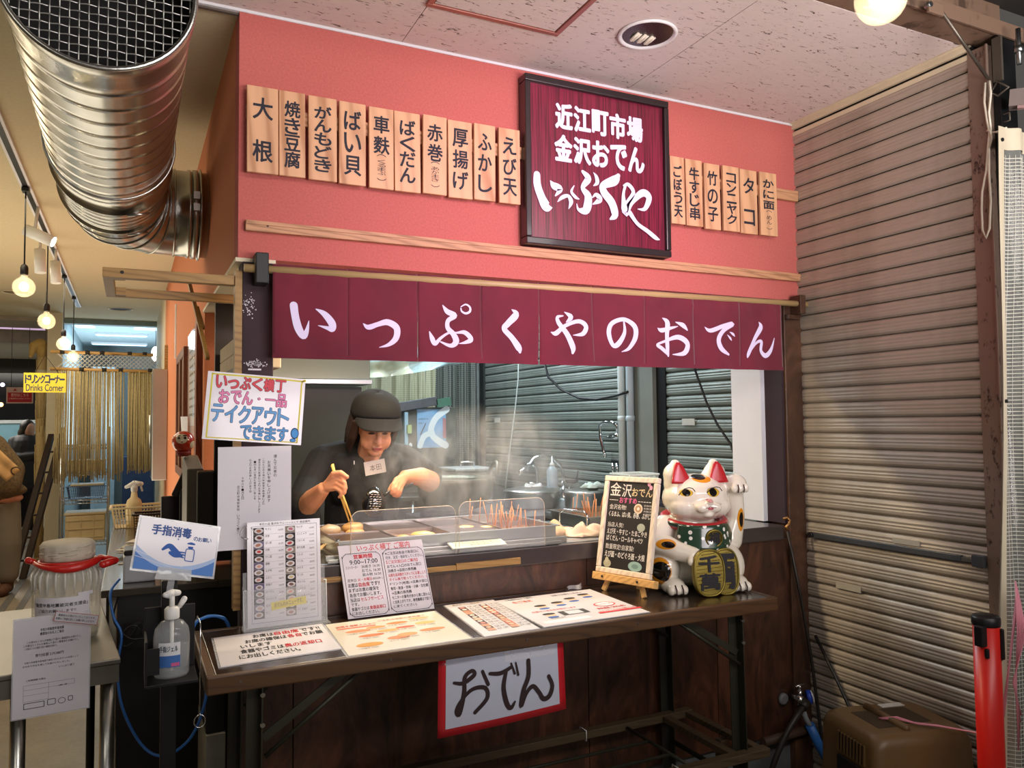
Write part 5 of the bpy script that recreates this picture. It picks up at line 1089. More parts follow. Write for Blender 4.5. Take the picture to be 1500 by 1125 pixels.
wk_ = thing('person', 'stall worker in a black cap and black shirt cooking behind the oden pan', 'person', (.9, .84, 0))
HB = Vector((.905, .665, 1.492)); PR = Matrix.Rotation(R(24), 3, 'X') @ Matrix.Rotation(R(-4), 3, 'Z')
def hp(x, y, z): return HB+PR @ Vector((x, y, z))
L0 = Vector((.9, .84, 0))
def sp(x, y, z): return tuple(hp(x, y, z)-L0)
SK1 = m_skin('worker_skin', 'd3946f', [(sp(0, -.095, -.062), (.024, .03, .0065), 'a04a42', .15), (sp(-.030, -.09, .006), (.018, .03, .006), '2a1a16', .2), (sp(.030, -.09, .006), (.018, .03, .006), '2a1a16', .2),
    (sp(-.030, -.09, .024), (.022, .03, .0045), '3a251c', .3), (sp(.030, -.09, .024), (.022, .03, .0045), '3a251c', .3)])
k = M().use(SK1)
k.ell(hp(0, .01, .02), (.078, .095, .098), PR).ell(hp(0, -.030, -.035), (.062, .062, .072), PR).ell(hp(0, -.052, -.085), (.034, .034, .028), PR)
k.ell(hp(-.035, -.045, -.045), (.028, .032, .04), PR).ell(hp(.035, -.045, -.045), (.028, .032, .04), PR)
k.limb([hp(0, -.090, .012), hp(0, -.100, -.012), hp(0, -.106, -.028)], [.010, .0115, .0135], n=10).ell(hp(-.012, -.096, -.030), (.009, .009, .007)).ell(hp(.012, -.096, -.030), (.009, .009, .007))
k.ell(hp(0, -.090, -.056), (.022, .010, .006), PR).ell(hp(0, -.088, -.068), (.019, .010, .0065), PR)
for s in (-1, 1): k.ell(hp(s*.082, .012, -.005), (.010, .022, .034), PR)
k.limb([hp(0, .02, -.07), (.905, .765, 1.36), (.905, .80, 1.28)], [.052, .052, .065]); k.limb([(.905, .735, 1.365), (.907, .715, 1.315)], [.036, .028])
k.limb([(.75, .85, 1.345), (1.06, .85, 1.34)], [.045, .045]); k.limb([(.905, .86, 1.24), (.90, .87, 1.0), (.90, .88, .92)], [.10, .10, .11])
k.limb([(.75, .85, 1.345), (.66, .74, 1.23), (.615, .66, 1.165)], [.040, .040, .042]); k.limb([(.615, .66, 1.165), (.632, .56, 1.215), (.652, .475, 1.258)], [.044, .040, .026])
k.limb([(1.06, .85, 1.34), (1.115, .74, 1.29), (1.125, .62, 1.258)], [.038, .038, .044]); k.limb([(1.125, .62, 1.258), (1.06, .54, 1.283), (.968, .465, 1.292)], [.045, .039, .026])
# hand with the chopsticks
hand(k, (.654, .468, 1.263), [(.681, .428, 1.312), (.688, .420, 1.298), (.690, .418, 1.281), (.687, .420, 1.264)],
     [[(.704, .404, 1.305), (.713, .400, 1.286), (.709, .402, 1.268)], [(.712, .396, 1.285), (.717, .396, 1.264), (.711, .402, 1.250)], [(.711, .396, 1.266), (.713, .398, 1.248), (.706, .405, 1.239)], [(.704, .402, 1.250), (.703, .404, 1.236), (.697, .411, 1.231)]],
     [(.678, .420, 1.330-.012), (.700, .402, 1.322), (.722, .394, 1.305)])
# hand with the ladle
hand(k, (.962, .460, 1.291), [(.918, .424, 1.284), (.920, .418, 1.272), (.929, .418, 1.262), (.938, .424, 1.254)],
     [[(.903, .408, 1.270), (.896, .404, 1.250), (.894, .408, 1.236)], [(.909, .402, 1.255), (.905, .402, 1.238), (.905, .409, 1.226)], [(.920, .404, 1.246), (.917, .406, 1.231), (.917, .414, 1.222)], [(.931, .412, 1.240), (.929, .416, 1.228), (.928, .423, 1.221)]],
     [(.935, .442, 1.282), (.905, .432, 1.262), (.890, .424, 1.240)])
remesh(ob('body', k, wk_), .0034, 3, .5)
BLK = mat('black_jersey', '08080a', .8, var=.2, scale=14, bump=.2, bscale=200)
k = M().use(BLK)
k.limb([(.905, .855, 1.30), (.90, .87, 1.15), (.90, .88, 1.0), (.90, .88, .90)], [.150, .155, .155, .165]).limb([(.74, .855, 1.345), (.86, .85, 1.365)], [.072, .075]).limb([(1.07, .855, 1.34), (.95, .85, 1.365)], [.072, .075])
k.ell((.905, .80, 1.25), (.17, .11, .14)).ell((.80, .82, 1.32), (.08, .085, .07)).ell((1.01, .82, 1.32), (.08, .085, .07))
k.limb([(.735, .85, 1.34), (.655, .74, 1.235), (.612, .655, 1.185)], [.074, .070, .066]).ell((.622, .66, 1.14), (.062, .07, .045))
k.limb([(1.085, .85, 1.335), (1.125, .74, 1.295), (1.135, .665, 1.275)], [.074, .066, .060])
k.limb([(.845, .80, 1.38), (.885, .735, 1.335)], [.026, .016]).limb([(.965, .80, 1.38), (.925, .735, 1.335)], [.026, .016]).limb([(.845, .80, 1.38), (.85, .86, 1.41), (.905, .89, 1.415), (.96, .86, 1.41), (.965, .80, 1.38)], [.024]*5)
random.seed(4)
for i in range(12):
    q = random.uniform(-2.6, -.5); z = random.uniform(1.0, 1.28); k.limb([(.9+.155*math.cos(q), .86+.14*math.sin(q), z), (.9+.16*math.cos(q+.15), .86+.145*math.sin(q+.15), z-random.uniform(.06, .14))], [.012, .007], n=8)
remesh(ob('shirt', k, wk_), .0055, 4, .6)
ob('placket_zip', M().use(mat('zip_grey', '8a8a8a', .3, .5)).tube([(.895, .716, 1.318), (.905, .700, 1.285), (.915, .690, 1.235)], .0015, 6), wk_)
k = M().use(mat('black_trousers', '15151a', .85)); k.limb([(.90, .88, .96), (.90, .88, .86)], [.15, .16])
for s in (-1, 1): k.limb([(.90+s*.085, .88, .86), (.90+s*.09, .87, .48), (.90+s*.09, .90, .09)], [.10, .072, .052])
remesh(ob('trousers', k, wk_), .012, 3)
for s in (-1, 1): k = M().use(BLACKP).limb([(.90+s*.09, .91, .045), (.90+s*.10, .80, .035)], [.044, .036]); ob('shoe', k, wk_)
HAIR = mat('dark_brown_hair', '2c1b13', .5, var=.35, scale=30, stretch=(6, 6, .6), bump=.5, bscale=60)
k = M().use(HAIR); k.ell(hp(0, .045, .0), (.086, .075, .095), PR)
random.seed(2)
for i in range(16):
    x = -.088+.012*random.random(); y = -.015+.075*i/16
    k.limb([hp(x, y, .02), hp(x-.008, y+.004, -.045), hp(x-.006-.01*random.random(), y+.02, -.12+.02*random.random())], [.015, .015, .006], n=8)
for i in range(8):
    x = .084; y = .0+.07*i/8; k.limb([hp(x, y, .02), hp(x+.004, y+.004, -.04), hp(x, y+.02, -.10)], [.014, .013, .006], n=8)
for i in range(8): x = -.07+.14*i/7; k.limb([hp(x, .08, -.02), hp(x, .085, -.08), hp(x*.9, .085, -.14)], [.02, .018, .008], n=8)
remesh(ob('hair', k, wk_), .004, 1, .3)
CAPM = mat('black_cap_cloth', '101114', .9, var=.25, scale=18, bump=.3, bscale=260)
cp_ = ob('cap', M().use(CAPM).grid(lambda u, v: hp(.099*math.cos(2*PI*u)*math.sin(PI/2*v)**.62, .014+.116*math.sin(2*PI*u)*math.sin(PI/2*v)**.62, .072+.070*math.cos(PI/2*v)**.75-v*(.024*math.cos(2*PI*u)**2+.030*max(0, math.sin(2*PI*u)))), 32, 12), wk_)
sl = cp_.modifiers.new('t', 'SOLIDIFY'); sl.thickness = .004
def brim(u, v):
    a = (u-.5)*2; q = a*1.05; L_ = .062*v*max(0, 1-a**4)**.6
    return hp(.100*math.sin(q)*(1+.06*v), .014-.117*math.cos(q)-L_, .0725-.024*math.sin(q)**2-.42*L_-.010*a*a*v)
br_ = ob('cap_brim', M().use(CAPM).grid(brim, 24, 8), cp_); br_.modifiers.new('t', 'SOLIDIFY').thickness = .004
ob('cap_button', M().use(CAPM).ell(hp(0, .014, .142), .007), cp_)
sm = M().use(CAPM)
for i in range(6):
    q = 2*PI*i/6+.3; sm.tube([hp(.1*math.cos(q)*math.sin(PI/2*v)**.62, .014+.117*math.sin(q)*math.sin(PI/2*v)**.62, .0735+.070*math.cos(PI/2*v)**.75-v*(.024*math.cos(q)**2+.030*max(0, math.sin(q)))) for v in [j/8 for j in range(9)]], .0012, 5)
ob('cap_seam', sm, cp_)
fr = frame((.862, .652, 1.288), (1, 0, .16), (-.12, .12, 1))
nt_ = ob('name_tag', M().use(mat('tag_card', 'b3aca2', .5)).prism([(0, 0), (.088, 0), (.088, .056), (0, .056)], fr, -.001, .001), wk_); nt_['label'] = 'pale paper tag with two handwritten characters'
ob('lettering', M().use(flat('3a332c')).text('本田', fr, (.022, .014, .070, .040), .0014, .0, 3), nt_)
ob('sleeve_mark', M().use(WHITEP).box((.823, .688, 1.335), (.826, .690, 1.350)), wk_)
# what the hands hold
k = M().use(mat('chopstick_wood', 'dcb35c', .5, var=.1))
k.tube([(.673, .428, 1.348), (.704, .402, 1.245), (.738, .376, 1.142)], [.0052, .0050, .0030], 8); cs = ob('chopstick', k); tag(cs, 'long pale cooking chopstick in the hand, nearer the viewer', 'chopsticks', 'cooking chopsticks')
k = M().use(mat('chopstick_wood', 'dcb35c', .5, var=.1)).tube([(.677, .436, 1.352), (.700, .414, 1.245), (.727, .386, 1.143)], [.0052, .0050, .0030], 8); tag(ob('chopstick', k), 'long pale cooking chopstick behind its twin in the hand', 'chopsticks', 'cooking chopsticks')
ld = thing('slotted_ladle', 'shiny black slotted ladle held over the steaming pan', 'ladle', (.83, .40, 1.2))
LB = mat('shiny_black_nylon', '0e0f11', .12, var=0, coat=1)
LC = Vector((.826, .400, 1.206)); LR = Matrix.Rotation(R(6), 3, 'Y') @ Matrix.Rotation(R(-100), 3, 'X') @ Matrix.Scale(-1, 3, (0, 1, 0))
def lb_(u, v):
    q = 2*PI*u; w = .044*(1-.16*math.sin(q)); return LC+LR @ Vector((w*v*math.cos(q), .056*v*math.sin(q), .022*(v*v-1)))
o = ob('bowl', M().use(LB).grid(lb_, 36, 10), ld); o.modifiers.new('t', 'SOLIDIFY').thickness = .0025
k = M().use(mat('ladle_slot', 'b5aea6', .4, var=0))
for r_ in range(9):
    for c_ in range(3+(r_ > 1 and r_ < 7)):
        x = -.017+.0115*c_-(.003 if r_ > 1 and r_ < 7 else 0)+.002*(r_ % 2); y = .034-.0085*r_
        pz = .022*(((x/.044)**2+(y/.056)**2)-1); pts = [LC+LR @ Vector((x+a, y+b, pz+.0035)) for a, b in ((-.004, -.0012), (.004, .0003), (.0042, .002), (-.004, .0008))]
        pts2 = [LC+LR @ Vector((x+a, y+b, pz-.0045)) for a, b in ((-.004, -.0012), (.004, .0003), (.0042, .002), (-.004, .0008))]
        k.add(pts, [(0, 1, 2, 3)]); k.add(pts2, [(3, 2, 1, 0)])
ob('slot', k, ld)['kind'] = 'stuff'
ob('handle', M().use(LB).tube([(.862, .402, 1.226), (.880, .408, 1.240), (.905, .414, 1.246), (.99, .44, 1.262)], [.005, .006, .007, .007], 10), ld)

# steam over the pans
def m_steam():
    m = bpy.data.materials.new('steam_volume'); m.use_nodes = True; t = m.node_tree; t.nodes.clear()
    N = t.nodes.new; Lk = t.links.new; out = N('ShaderNodeOutputMaterial'); v = N('ShaderNodeVolumePrincipled'); tc = N('ShaderNodeTexCoord')
    mp = N('ShaderNodeMapping'); mp.inputs['Scale'].default_value = (1, 1, .62); mp.inputs['Rotation'].default_value = (0, R(24), 0)
    n = N('ShaderNodeTexNoise'); n.inputs['Scale'].default_value = 7.5; n.inputs['Detail'].default_value = 5; n.inputs['Roughness'].default_value = .55; n.inputs['Distortion'].default_value = 1.3
    r = N('ShaderNodeMapRange'); r.inputs['From Min'].default_value = .47; r.inputs['From Max'].default_value = .70; r.inputs['To Max'].default_value = 1
    sb = N('ShaderNodeVectorMath'); sb.operation = 'LENGTH'; mp2 = N('ShaderNodeMapping'); mp2.inputs['Scale'].default_value = (1/.58, 1/.38, 1/.30)
    f = N('ShaderNodeMapRange'); f.inputs['From Min'].default_value = .35; f.inputs['From Max'].default_value = 1.0; f.inputs['To Min'].default_value = 1; f.inputs['To Max'].default_value = 0
    mu = N('ShaderNodeMath'); mu.operation = 'MULTIPLY'; mu2 = N('ShaderNodeMath'); mu2.operation = 'MULTIPLY'; mu2.inputs[1].default_value = STEAM
    Lk(tc.outputs['Object'], mp.inputs[0]); Lk(mp.outputs[0], n.inputs['Vector']); Lk(n.outputs['Fac'], r.inputs['Value'])
    Lk(tc.outputs['Object'], mp2.inputs[0]); Lk(mp2.outputs[0], sb.inputs[0]); Lk(sb.outputs['Value'], f.inputs['Value'])
    Lk(r.outputs[0], mu.inputs[0]); Lk(f.outputs[0], mu.inputs[1]); Lk(mu.outputs[0], mu2.inputs[0]); Lk(mu2.outputs[0], v.inputs['Density'])
    v.inputs['Color'].default_value = (.96, .95, .93, 1); v.inputs['Anisotropy'].default_value = .2; Lk(v.outputs[0], out.inputs['Volume']); return m
STEAM = 6.2
k = M().use(m_steam()).ell((0, 0, 0), (.58, .38, .30), n=24, m=14)
stm = ob('steam', k); stm.location = (1.27, .46, 1.29); tag(stm, 'pale steam rising from the oden pan in front of the worker', 'steam', kind='stuff')

# two people in the corridor
pb = thing('person', 'woman in a black padded coat standing with folded arms far down the corridor', 'person', (-1.36, 10.9, 0))
PX, PY = -1.36, 10.9
SK2 = m_skin('far_skin', 'c79880', [])
k = M().use(SK2); k.ell((PX+.03, PY-.03, 1.47), (.075, .095, .115)).ell((PX+.085, PY-.05, 1.45), (.02, .02, .02)).ell((PX+.06, PY-.05, 1.40), (.04, .045, .03)).limb([(PX, PY, 1.40), (PX, PY, 1.28)], [.05, .05]).limb([(PX, PY, 1.2), (PX, PY, .9)], [.13, .13])
for s in (-1, 1): k.limb([(PX+s*.08, PY, .85), (PX+s*.08, PY, .45), (PX+s*.08, PY, .08)], [.08, .055, .04])
k.limb([(PX+.18, PY, 1.3), (PX+.24, PY-.08, 1.08), (PX+.33, PY-.18, 1.17)], [.05, .045, .03])
hand(k, (PX+.33, PY-.18, 1.17), [(PX+.36, PY-.2, 1.20), (PX+.37, PY-.2, 1.185), (PX+.37, PY-.2, 1.17), (PX+.37, PY-.19, 1.155)], [[(PX+.39, PY-.2, 1.21), (PX+.40, PY-.2, 1.2), (PX+.405, PY-.2, 1.19)]]*1+[[(PX+.40, PY-.2, 1.19-.014*i), (PX+.41, PY-.2, 1.18-.014*i), (PX+.415, PY-.2, 1.17-.014*i)] for i in range(3)], [(PX+.35, PY-.2, 1.215), (PX+.36, PY-.2, 1.23), (PX+.37, PY-.2, 1.24)])
remesh(ob('body', k, pb), .008, 2)
k = M().use(mat('black_hair', '15110f', .4, var=.3)); k.ell((PX+.0, PY+.0, 1.50), (.10, .115, .12)).ell((PX-.03, PY+.02, 1.42), (.095, .10, .10)); remesh(ob('hair', k, pb), .01, 3)
COAT = mat('black_padded_coat', '17171c', .55, var=.25, scale=10, bump=.4, bscale=30)
k = M().use(COAT); k.limb([(PX, PY, 1.24), (PX, PY, 1.0), (PX, PY+.02, .72)], [.19, .20, .21]).ell((PX, PY+.03, 1.35), (.16, .12, .08)).limb([(PX-.16, PY, 1.3), (PX-.16, PY-.12, 1.06), (PX+.12, PY-.2, 1.10)], [.08, .075, .06]).limb([(PX+.16, PY, 1.3), (PX+.24, PY-.06, 1.08), (PX+.30, PY-.16, 1.16)], [.08, .07, .055])
remesh(ob('coat', k, pb), .012, 4)
k = M().use(mat('black_trousers', '15151a', .85))
for s in (-1, 1): k.limb([(PX+s*.09, PY, .75), (PX+s*.10, PY, .45), (PX+s*.10, PY, .10)], [.12, .11, .10])
remesh(ob('trousers', k, pb), .014, 3)
for s in (-1, 1): ob('shoe', M().use(mat('grey_sneaker', 'b5b0a4', .6)).limb([(PX+s*.09, PY+.02, .05), (PX+s*.09+.10, PY-.06, .042)], [.048, .04]), pb, bevel=0)
pc = thing('person', 'person in a brown fleece jacket with a patterned tan scarf at the left edge', 'person', (-1.15, 6.0, 0))
QX, QY = -1.15, 6.0
k = M().use(SK2); k.limb([(QX+.02, QY, .95), (QX-.10, QY-.02, 1.25), (QX-.20, QY-.06, 1.36)], [.14, .15, .12]).limb([(QX-.22, QY-.1, 1.42), (QX-.30, QY-.16, 1.50)], [.05, .05]).ell((QX-.36, QY-.22, 1.53), (.085, .10, .115)).ell((QX-.42, QY-.30, 1.51), (.02, .02, .02))
k.limb([(QX+.02, QY-.06, 1.30), (QX+.10, QY-.10, 1.05), (QX-.02, QY-.28, .98)], [.06, .05, .035]); hand(k, (QX-.02, QY-.28, .98), [(QX-.07, QY-.32, .99), (QX-.07, QY-.32, .975), (QX-.07, QY-.32, .96), (QX-.07, QY-.31, .945)], [[(QX-.10, QY-.34, .985-.015*i), (QX-.12, QY-.34, .975-.015*i), (QX-.13, QY-.34, .965-.015*i)] for i in range(4)], [(QX-.05, QY-.32, 1.0), (QX-.07, QY-.33, 1.01), (QX-.08, QY-.34, 1.01)])
for s in (-1, 1): k.limb([(QX+s*.08, QY, .9), (QX+s*.10, QY, .5), (QX+s*.10, QY, .1)], [.09, .06, .045])
remesh(ob('body', k, pc), .008, 2)
ob('hair', M().use(mat('black_hair', '15110f', .4, var=.3)).ell((QX-.34, QY-.18, 1.56), (.10, .115, .12)), pc)
k = M().use(mat('brown_fleece', '54442a', .95, var=.55, scale=45, bump=1, bscale=60)); k.limb([(QX+.06, QY, .95), (QX, QY, 1.10), (QX-.10, QY-.02, 1.28)], [.20, .24, .22]).limb([(QX+.02, QY-.05, 1.32), (QX+.17, QY-.06, 1.12), (QX+.17, QY-.16, .98)], [.13, .115, .10]).ell((QX+.10, QY, .93), (.2, .17, .07))
remesh(ob('jacket', k, pc), .014, 4)
def scf(u, v): return Vector((QX-.12+.36*v+.10*(u-.5)-.02, QY-.285-.03*math.sin(v*PI)-.012*math.sin(u*9), 1.50-.44*v+.10*(u-.5)+.02*v*v))
def m_scarf():
    k = NT('scarf_weave'); v = k.coord(); vo = k.n('ShaderNodeTexVoronoi'); vo.inputs['Scale'].default_value = 9; k.l(v, vo.inputs['Vector'])
    k.l(k.ramp(vo.outputs['Distance'], [(.0, 'b08c58'), (.25, 'b08c58'), (.30, '3a2a1a'), (.36, '3a2a1a'), (.42, 'b08c58'), (1, '8f7048')]), k.b.inputs['Base Color']); k.b.inputs['Roughness'].default_value = .95; return k.m
sc_ = ob('scarf', M().use(m_scarf()).grid(scf, 8, 20), pc); sc_.modifiers.new('t', 'SOLIDIFY').thickness = .012
k = M().use(mat('pink_shirt_hem', 'b57f68', .8)).ell((QX+.08, QY, .86), (.19, .17, .06)); remesh(ob('shirt_hem', k, pc), .012, 2)
k = M().use(mat('grey_wide_trousers', '6b665a', .9, var=.12, scale=4)); k.ell((QX+.04, QY, .80), (.17, .16, .1))
for s in (-1, 1): k.limb([(QX+.03+s*.09, QY, .80), (QX+.04+s*.10, QY-.01, .45), (QX+.05+s*.10, QY, .18)], [.13, .125, .10])
remesh(ob('trousers', k, pc), .014, 4)
for s in (-1, 1): k = M().use(mat('brown_suede', '4a2c18', .8, var=.15)).limb([(QX+.05+s*.10, QY, .14), (QX+.05+s*.10, QY, .055), (QX+.05+s*.10-.02, QY-.16, .045)], [.06, .055, .045]); ob('boot', k, pc)

# ------------------------------------------------------------------ left of the stall: duct, lamps, corridor things
GALV = NT('galvanised_steel')
def _g(k):
    v = k.coord((1, 1, 1)); vo = k.n('ShaderNodeTexVoronoi'); vo.inputs['Scale'].default_value = 26; k.l(v, vo.inputs['Vector']); n = k.noise(v, 5, 3)
    k.l(k.ramp(n, [(.3, 'acaca6'), (.7, 'c6c5c0')]), k.b.inputs['Base Color']); k.b.inputs['Metallic'].default_value = 1
    k.l(k.ramp(vo.outputs['Distance'], [(0, (.23,)*3), (1, (.26,)*3)]), k.b.inputs['Roughness'])
_g(GALV); GALV = GALV.m
dt = thing('ventilation_duct', 'large round galvanised duct with wire mesh over its mouth, elbowed into the orange wall', 'duct', (-.07, .2, 2.42))
RD = .183; DX, DZ = -.070, 2.42
def ring(y, r): return r
prof = []
y = -.70; seams = []
while y < .93: prof.append((RD, y)); y += .02
# spiral duct body (axis along y)
def rot_y(p): return p
k = M().use(GALV); n = 64; prof = [(RD+.004, -.715), (RD+.006, -.70), (RD+.006, -.645), (RD, -.64)]
for y in [-.56+.093*i for i in range(12)]:
    if y < .45: prof += [(RD, y-.018), (RD, y-.004), (RD+.0015, y-.001), (RD+.0015, y+.001), (RD, y+.004), (RD, y+.018)]
prof += [(RD, .50), (RD+.010, .502), (RD+.010, .512), (RD-.002, .515)]
for y in [.56+.05*i for i in range(5)]: prof += [(RD-.002, y-.012), (RD-.002, y-.003), (RD+.0005, y), (RD-.002, y+.003), (RD-.002, y+.012)]
prof += [(RD-.002, .80), (RD+.008, .802), (RD+.008, .812), (RD-.002, .816), (RD-.002, .93)]
ob('duct_tube', M().use(GALV).lathe([(r, y) for r, y in prof], (DX, 0, DZ), 72, axis=(0, 1, 0), caps=False), dt)
# remove the caps look: inner dark liner
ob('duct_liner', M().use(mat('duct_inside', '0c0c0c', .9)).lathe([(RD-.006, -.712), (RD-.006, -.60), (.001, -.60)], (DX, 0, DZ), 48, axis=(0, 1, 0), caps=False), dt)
ob('mouth_rim', M().use(GALV).tube([(DX+(RD+.002)*math.cos(i*PI/32), -.716, DZ+(RD+.002)*math.sin(i*PI/32)) for i in range(64)], .006, 10, closed=True), dt)
# elbow in gores, turning from +y to +x
E0 = Vector((DX, .93, DZ)); RC = .225; gores = 4
for g_ in range(gores):
    a0 = PI/2*g_/gores; a1 = PI/2*(g_+1)/gores; k = M().use(GALV); rows = []
    for a in (a0, a1):
        c = E0+Vector((RC-RC*math.cos(a), RC*math.sin(a), 0)); rad_dir = Vector((-math.cos(a), math.sin(a), 0))
        rows.append([c+rad_dir*(RD*math.cos(2*PI*j/48))+Vector((0, 0, RD*math.sin(2*PI*j/48))) for j in range(48)])
    k.add(rows[0]+rows[1], [(j, (j+1) % 48, (j+1) % 48+48, j+48) for j in range(48)], True); ob('elbow_gore', k, dt)
    ob('gore_seam', M().use(GALV).tube([p+(p-(E0+Vector((RC-RC*math.cos(a1), RC*math.sin(a1), 0)))).normalized()*.002 for p in rows[1]], .0035, 6, closed=True), dt)
EX = E0+Vector((RC, RC, 0))
ob('duct_collar', M().use(GALV).lathe([(RD, 0), (RD, .05), (RD+.006, .052), (RD+.006, .062), (RD, .064), (RD, .095), (RD+.014, .097), (RD+.014, .104), (RD, .106), (RD, .1325)], EX, 56, axis=(1, 0, 0), caps=False), dt)
ob('clamp_band', M().use(STEEL).lathe([(RD+.004, .070), (RD+.008, .071), (RD+.008, .090), (RD+.004, .091)], EX, 56, axis=(1, 0, 0)), dt)
k = M().use(STEEL)
for z in (DZ-.03, DZ+.02): k.box((EX.x+.068, EX.y-RD-.02, z), (EX.x+.092, EX.y-RD-.006, z+.03))
for y_ in (.505, .806): k.cyl((DX+.05, y_, DZ-RD-.006), (DX+.12, y_, DZ-RD+.010), .004, n=8)
ob('band_bolt', k, dt)
k = M().use(mat('mesh_wire', 'a9a9a4', .35, .9)); sp_ = .0175
for a in range(-11, 12):
    c = a*sp_; h = math.sqrt(max((RD-.004)**2-c*c, 0))
    if h > .01:
        nseg = max(4, int(2*h/sp_*2)); ps_ = [-h+2*h*i/nseg for i in range(nseg+1)]
        k.tube([(DX+c, -.706+.0022*math.cos(PI*(q/sp_+a)), DZ+q) for q in ps_], .0017, 5, False); k.tube([(DX+q, -.706-.0022*math.cos(PI*(q/sp_+a)), DZ+c) for q in ps_], .0017, 5, False)
ob('wire_mesh', k, dt)['kind'] = 'stuff'
tag(ob('duct_hanger', M().use(STEEL).cyl((DX, .30, DZ+RD+.007), (DX, .30, 2.79), .005, n=8).tube([(DX+(RD+.007)*math.cos(i*PI/24), .30, DZ+(RD+.007)*math.sin(i*PI/24)) for i in range(48)], .004, 6, closed=True)), 'steel hanger strap around the big duct', 'hanger')

# ceiling track with pendants and spots
tr = thing('light_track', 'long thin lighting track on the corridor ceiling', 'track', (-.52, 4, 2.8))
ob('track_bar', M().use(WHITEPAINT).box((-.545, .4, 2.782), (-.495, 7.05, 2.799)).use(BLACKM).box((-.532, .42, 2.7795), (-.508, 7.03, 2.7818)), tr)
for i, (y, zb) in enumerate(((2.35, 2.245), (3.6, 2.215), (5.07, 2.20), (6.3, 2.19))):
    x = -.52; bulb('pendant_bulb', ['nearest of the four glowing pendant bulbs along the corridor track', 'second pendant bulb of the four along the corridor track', 'third pendant bulb of the four along the corridor track', 'farthest of the four pendant bulbs along the corridor track'][i], (x, y, zb), .054, 2.765, 'pendant bulbs on the corridor track', 10, .004)
    tag(ob('track_adapter', M().use(BLACKP).box((x-.018, y-.03, 2.755), (x+.018, y+.03, 2.779)), bevel=.003), 'black adapter clipping the %s pendant bulb to the track' % ('nearest', 'second', 'third', 'farthest')[i], 'adapter', 'track adapters')
for i, (x, y, a, lab) in enumerate(((-.50, 2.75, (1, -.2, -.45), 'white cylindrical spotlight by the track, shining to the right'), (-.56, 3.55, (.05, -.1, -1), 'pale hanging track spotlight pointing down behind the second pendant'), (-.50, 3.95, (.05, -.1, -1), 'small pale track spotlight pointing down further along'))):
    t = thing('track_spotlight', lab, 'spotlight', (x, y, 2.7), 'track spotlights'); c = Vector((x, y, 2.615 if i == 0 else 2.62)); d = Vector(a).normalized(); r_ = .034
    ob('lamp_body', M().use(WHITEP).cyl(c-d*.07, c+d*.09, r_, r_, 18), t)
    ob('stem', M().use(WHITEP).cyl(c-d*.02, (x, y, 2.7785), .009, n=8), t)
    if i == 0: ob('lamp_face', M().use(mat('spot_glow', 'fff4d8', .5, var=0, emit='fff4dc', es=9)).cyl(c+d*.0905, c+d*.092, r_*.88, n=18), t)
for x, y, lab in ((-.17, 2.22, 'round black recess in the corridor ceiling beside the duct'), (-.12, 7.15, 'round black recess in the ceiling near the end of the track'), (-1.0, 6.3, 'faint round ceiling grille near the second pendant')):
    m1 = mat('recess_dark', '120e0a', .9) if y != 6.3 else mat('grille_tan', '8f7a56', .8); t = thing('ceiling_recess', lab, 'ceiling recess', (x, y, 2.8))
    ob('ring', M().use(CREAMPAINT).lathe([(.13, -.0005), (.13, -.006), (.12, -.008), (.115, -.0005)], (x, y, 2.8), 32), t); ob('opening', M().use(m1).lathe([(.114, -.001), (.06, -.0012), (.001, -.0013)], (x, y, 2.8), 32), t)

# little wooden awning frame at the stall corner
af = thing('awning_bracket', 'light wooden bracket frame sticking out left of the stall post', 'bracket', (.1, .02, 1.9))
FW = OAK
ob('frame_bar', bx((-.078, -.005, 1.926), (.278, .028, 1.954), FW), af, bevel=.001)
ob('frame_bar', bx((-.078, .36, 1.926), (.45, .388, 1.954), FW), af, bevel=.001)
ob('frame_bar', bx((-.078, .0285, 1.926), (-.050, .3595, 1.954), FW), af, bevel=.001)
for y in (.03, .33): ob('corner_block', bx((-.0495, y, 1.928), (-.02, y+.028, 1.952), FW), af)
ob('screw_head', M().use(CHROME).cyl((-.028, -.0075, 1.942), (-.028, -.005, 1.942), .005, n=8), af)
for i, (p, q) in enumerate((((.22, 1.15, 2.12), (.265, .75, 1.76)), ((.245, 1.05, 2.0), (.262, .95, 1.90)))):
    o = ob('wood_stick', M().use(OAK).bar(p, q, .014, .014)); tag(o, ['thin wooden stick leaning across the opening edge behind the bracket frame', 'short thin wooden stick beside the longer leaning stick'][i], 'stick', 'wooden sticks at the opening')
# dark shelf unit inside the side opening
su = thing('wall_shelf_unit', 'dark brown shelf unit inside the side opening of the stall', 'shelf', (.4, .7, 1.1))
DB = mat('dark_brown_board', '1c1411', .5, var=.15)
ob('side_board', bx((.302, .86, .96), (.395, .89, 1.995), DB), su); ob('shelf_board', bx((.302, .12, 1.665), (.395, .859, 1.69), DB), su); ob('side_board', bx((.302, .12, .96), (.395, .14, 1.664), DB), su); ob('back_board', bx((.38, .141, .96), (.395, .859, 1.664), DB), su)
for i, z in enumerate((1.6905, 1.7455)):
    tag(ob('storage_carton', M().use(mat('cream_carton', 'b5a68e', .8)).box((.315, .20, z), (.45, .80, z+.054)), bevel=.003), ['lower cream carton on the dark shelf behind the left post', 'upper cream carton on the dark shelf behind the left post'][i], 'box', 'cream cartons on the dark shelf')
k = M().use(clearfilm('bag_film', 'd8dce0', .4)).grid(lambda u, v: Vector((.33+.18*u, .35+.3*v, 1.8005+.07*math.sin(u*PI)*math.sin(v*PI)*(1+.3*math.sin(u*12)))), 10, 10); tag(ob('plastic_bag', k), 'clear plastic bag on the cartons', 'bag')

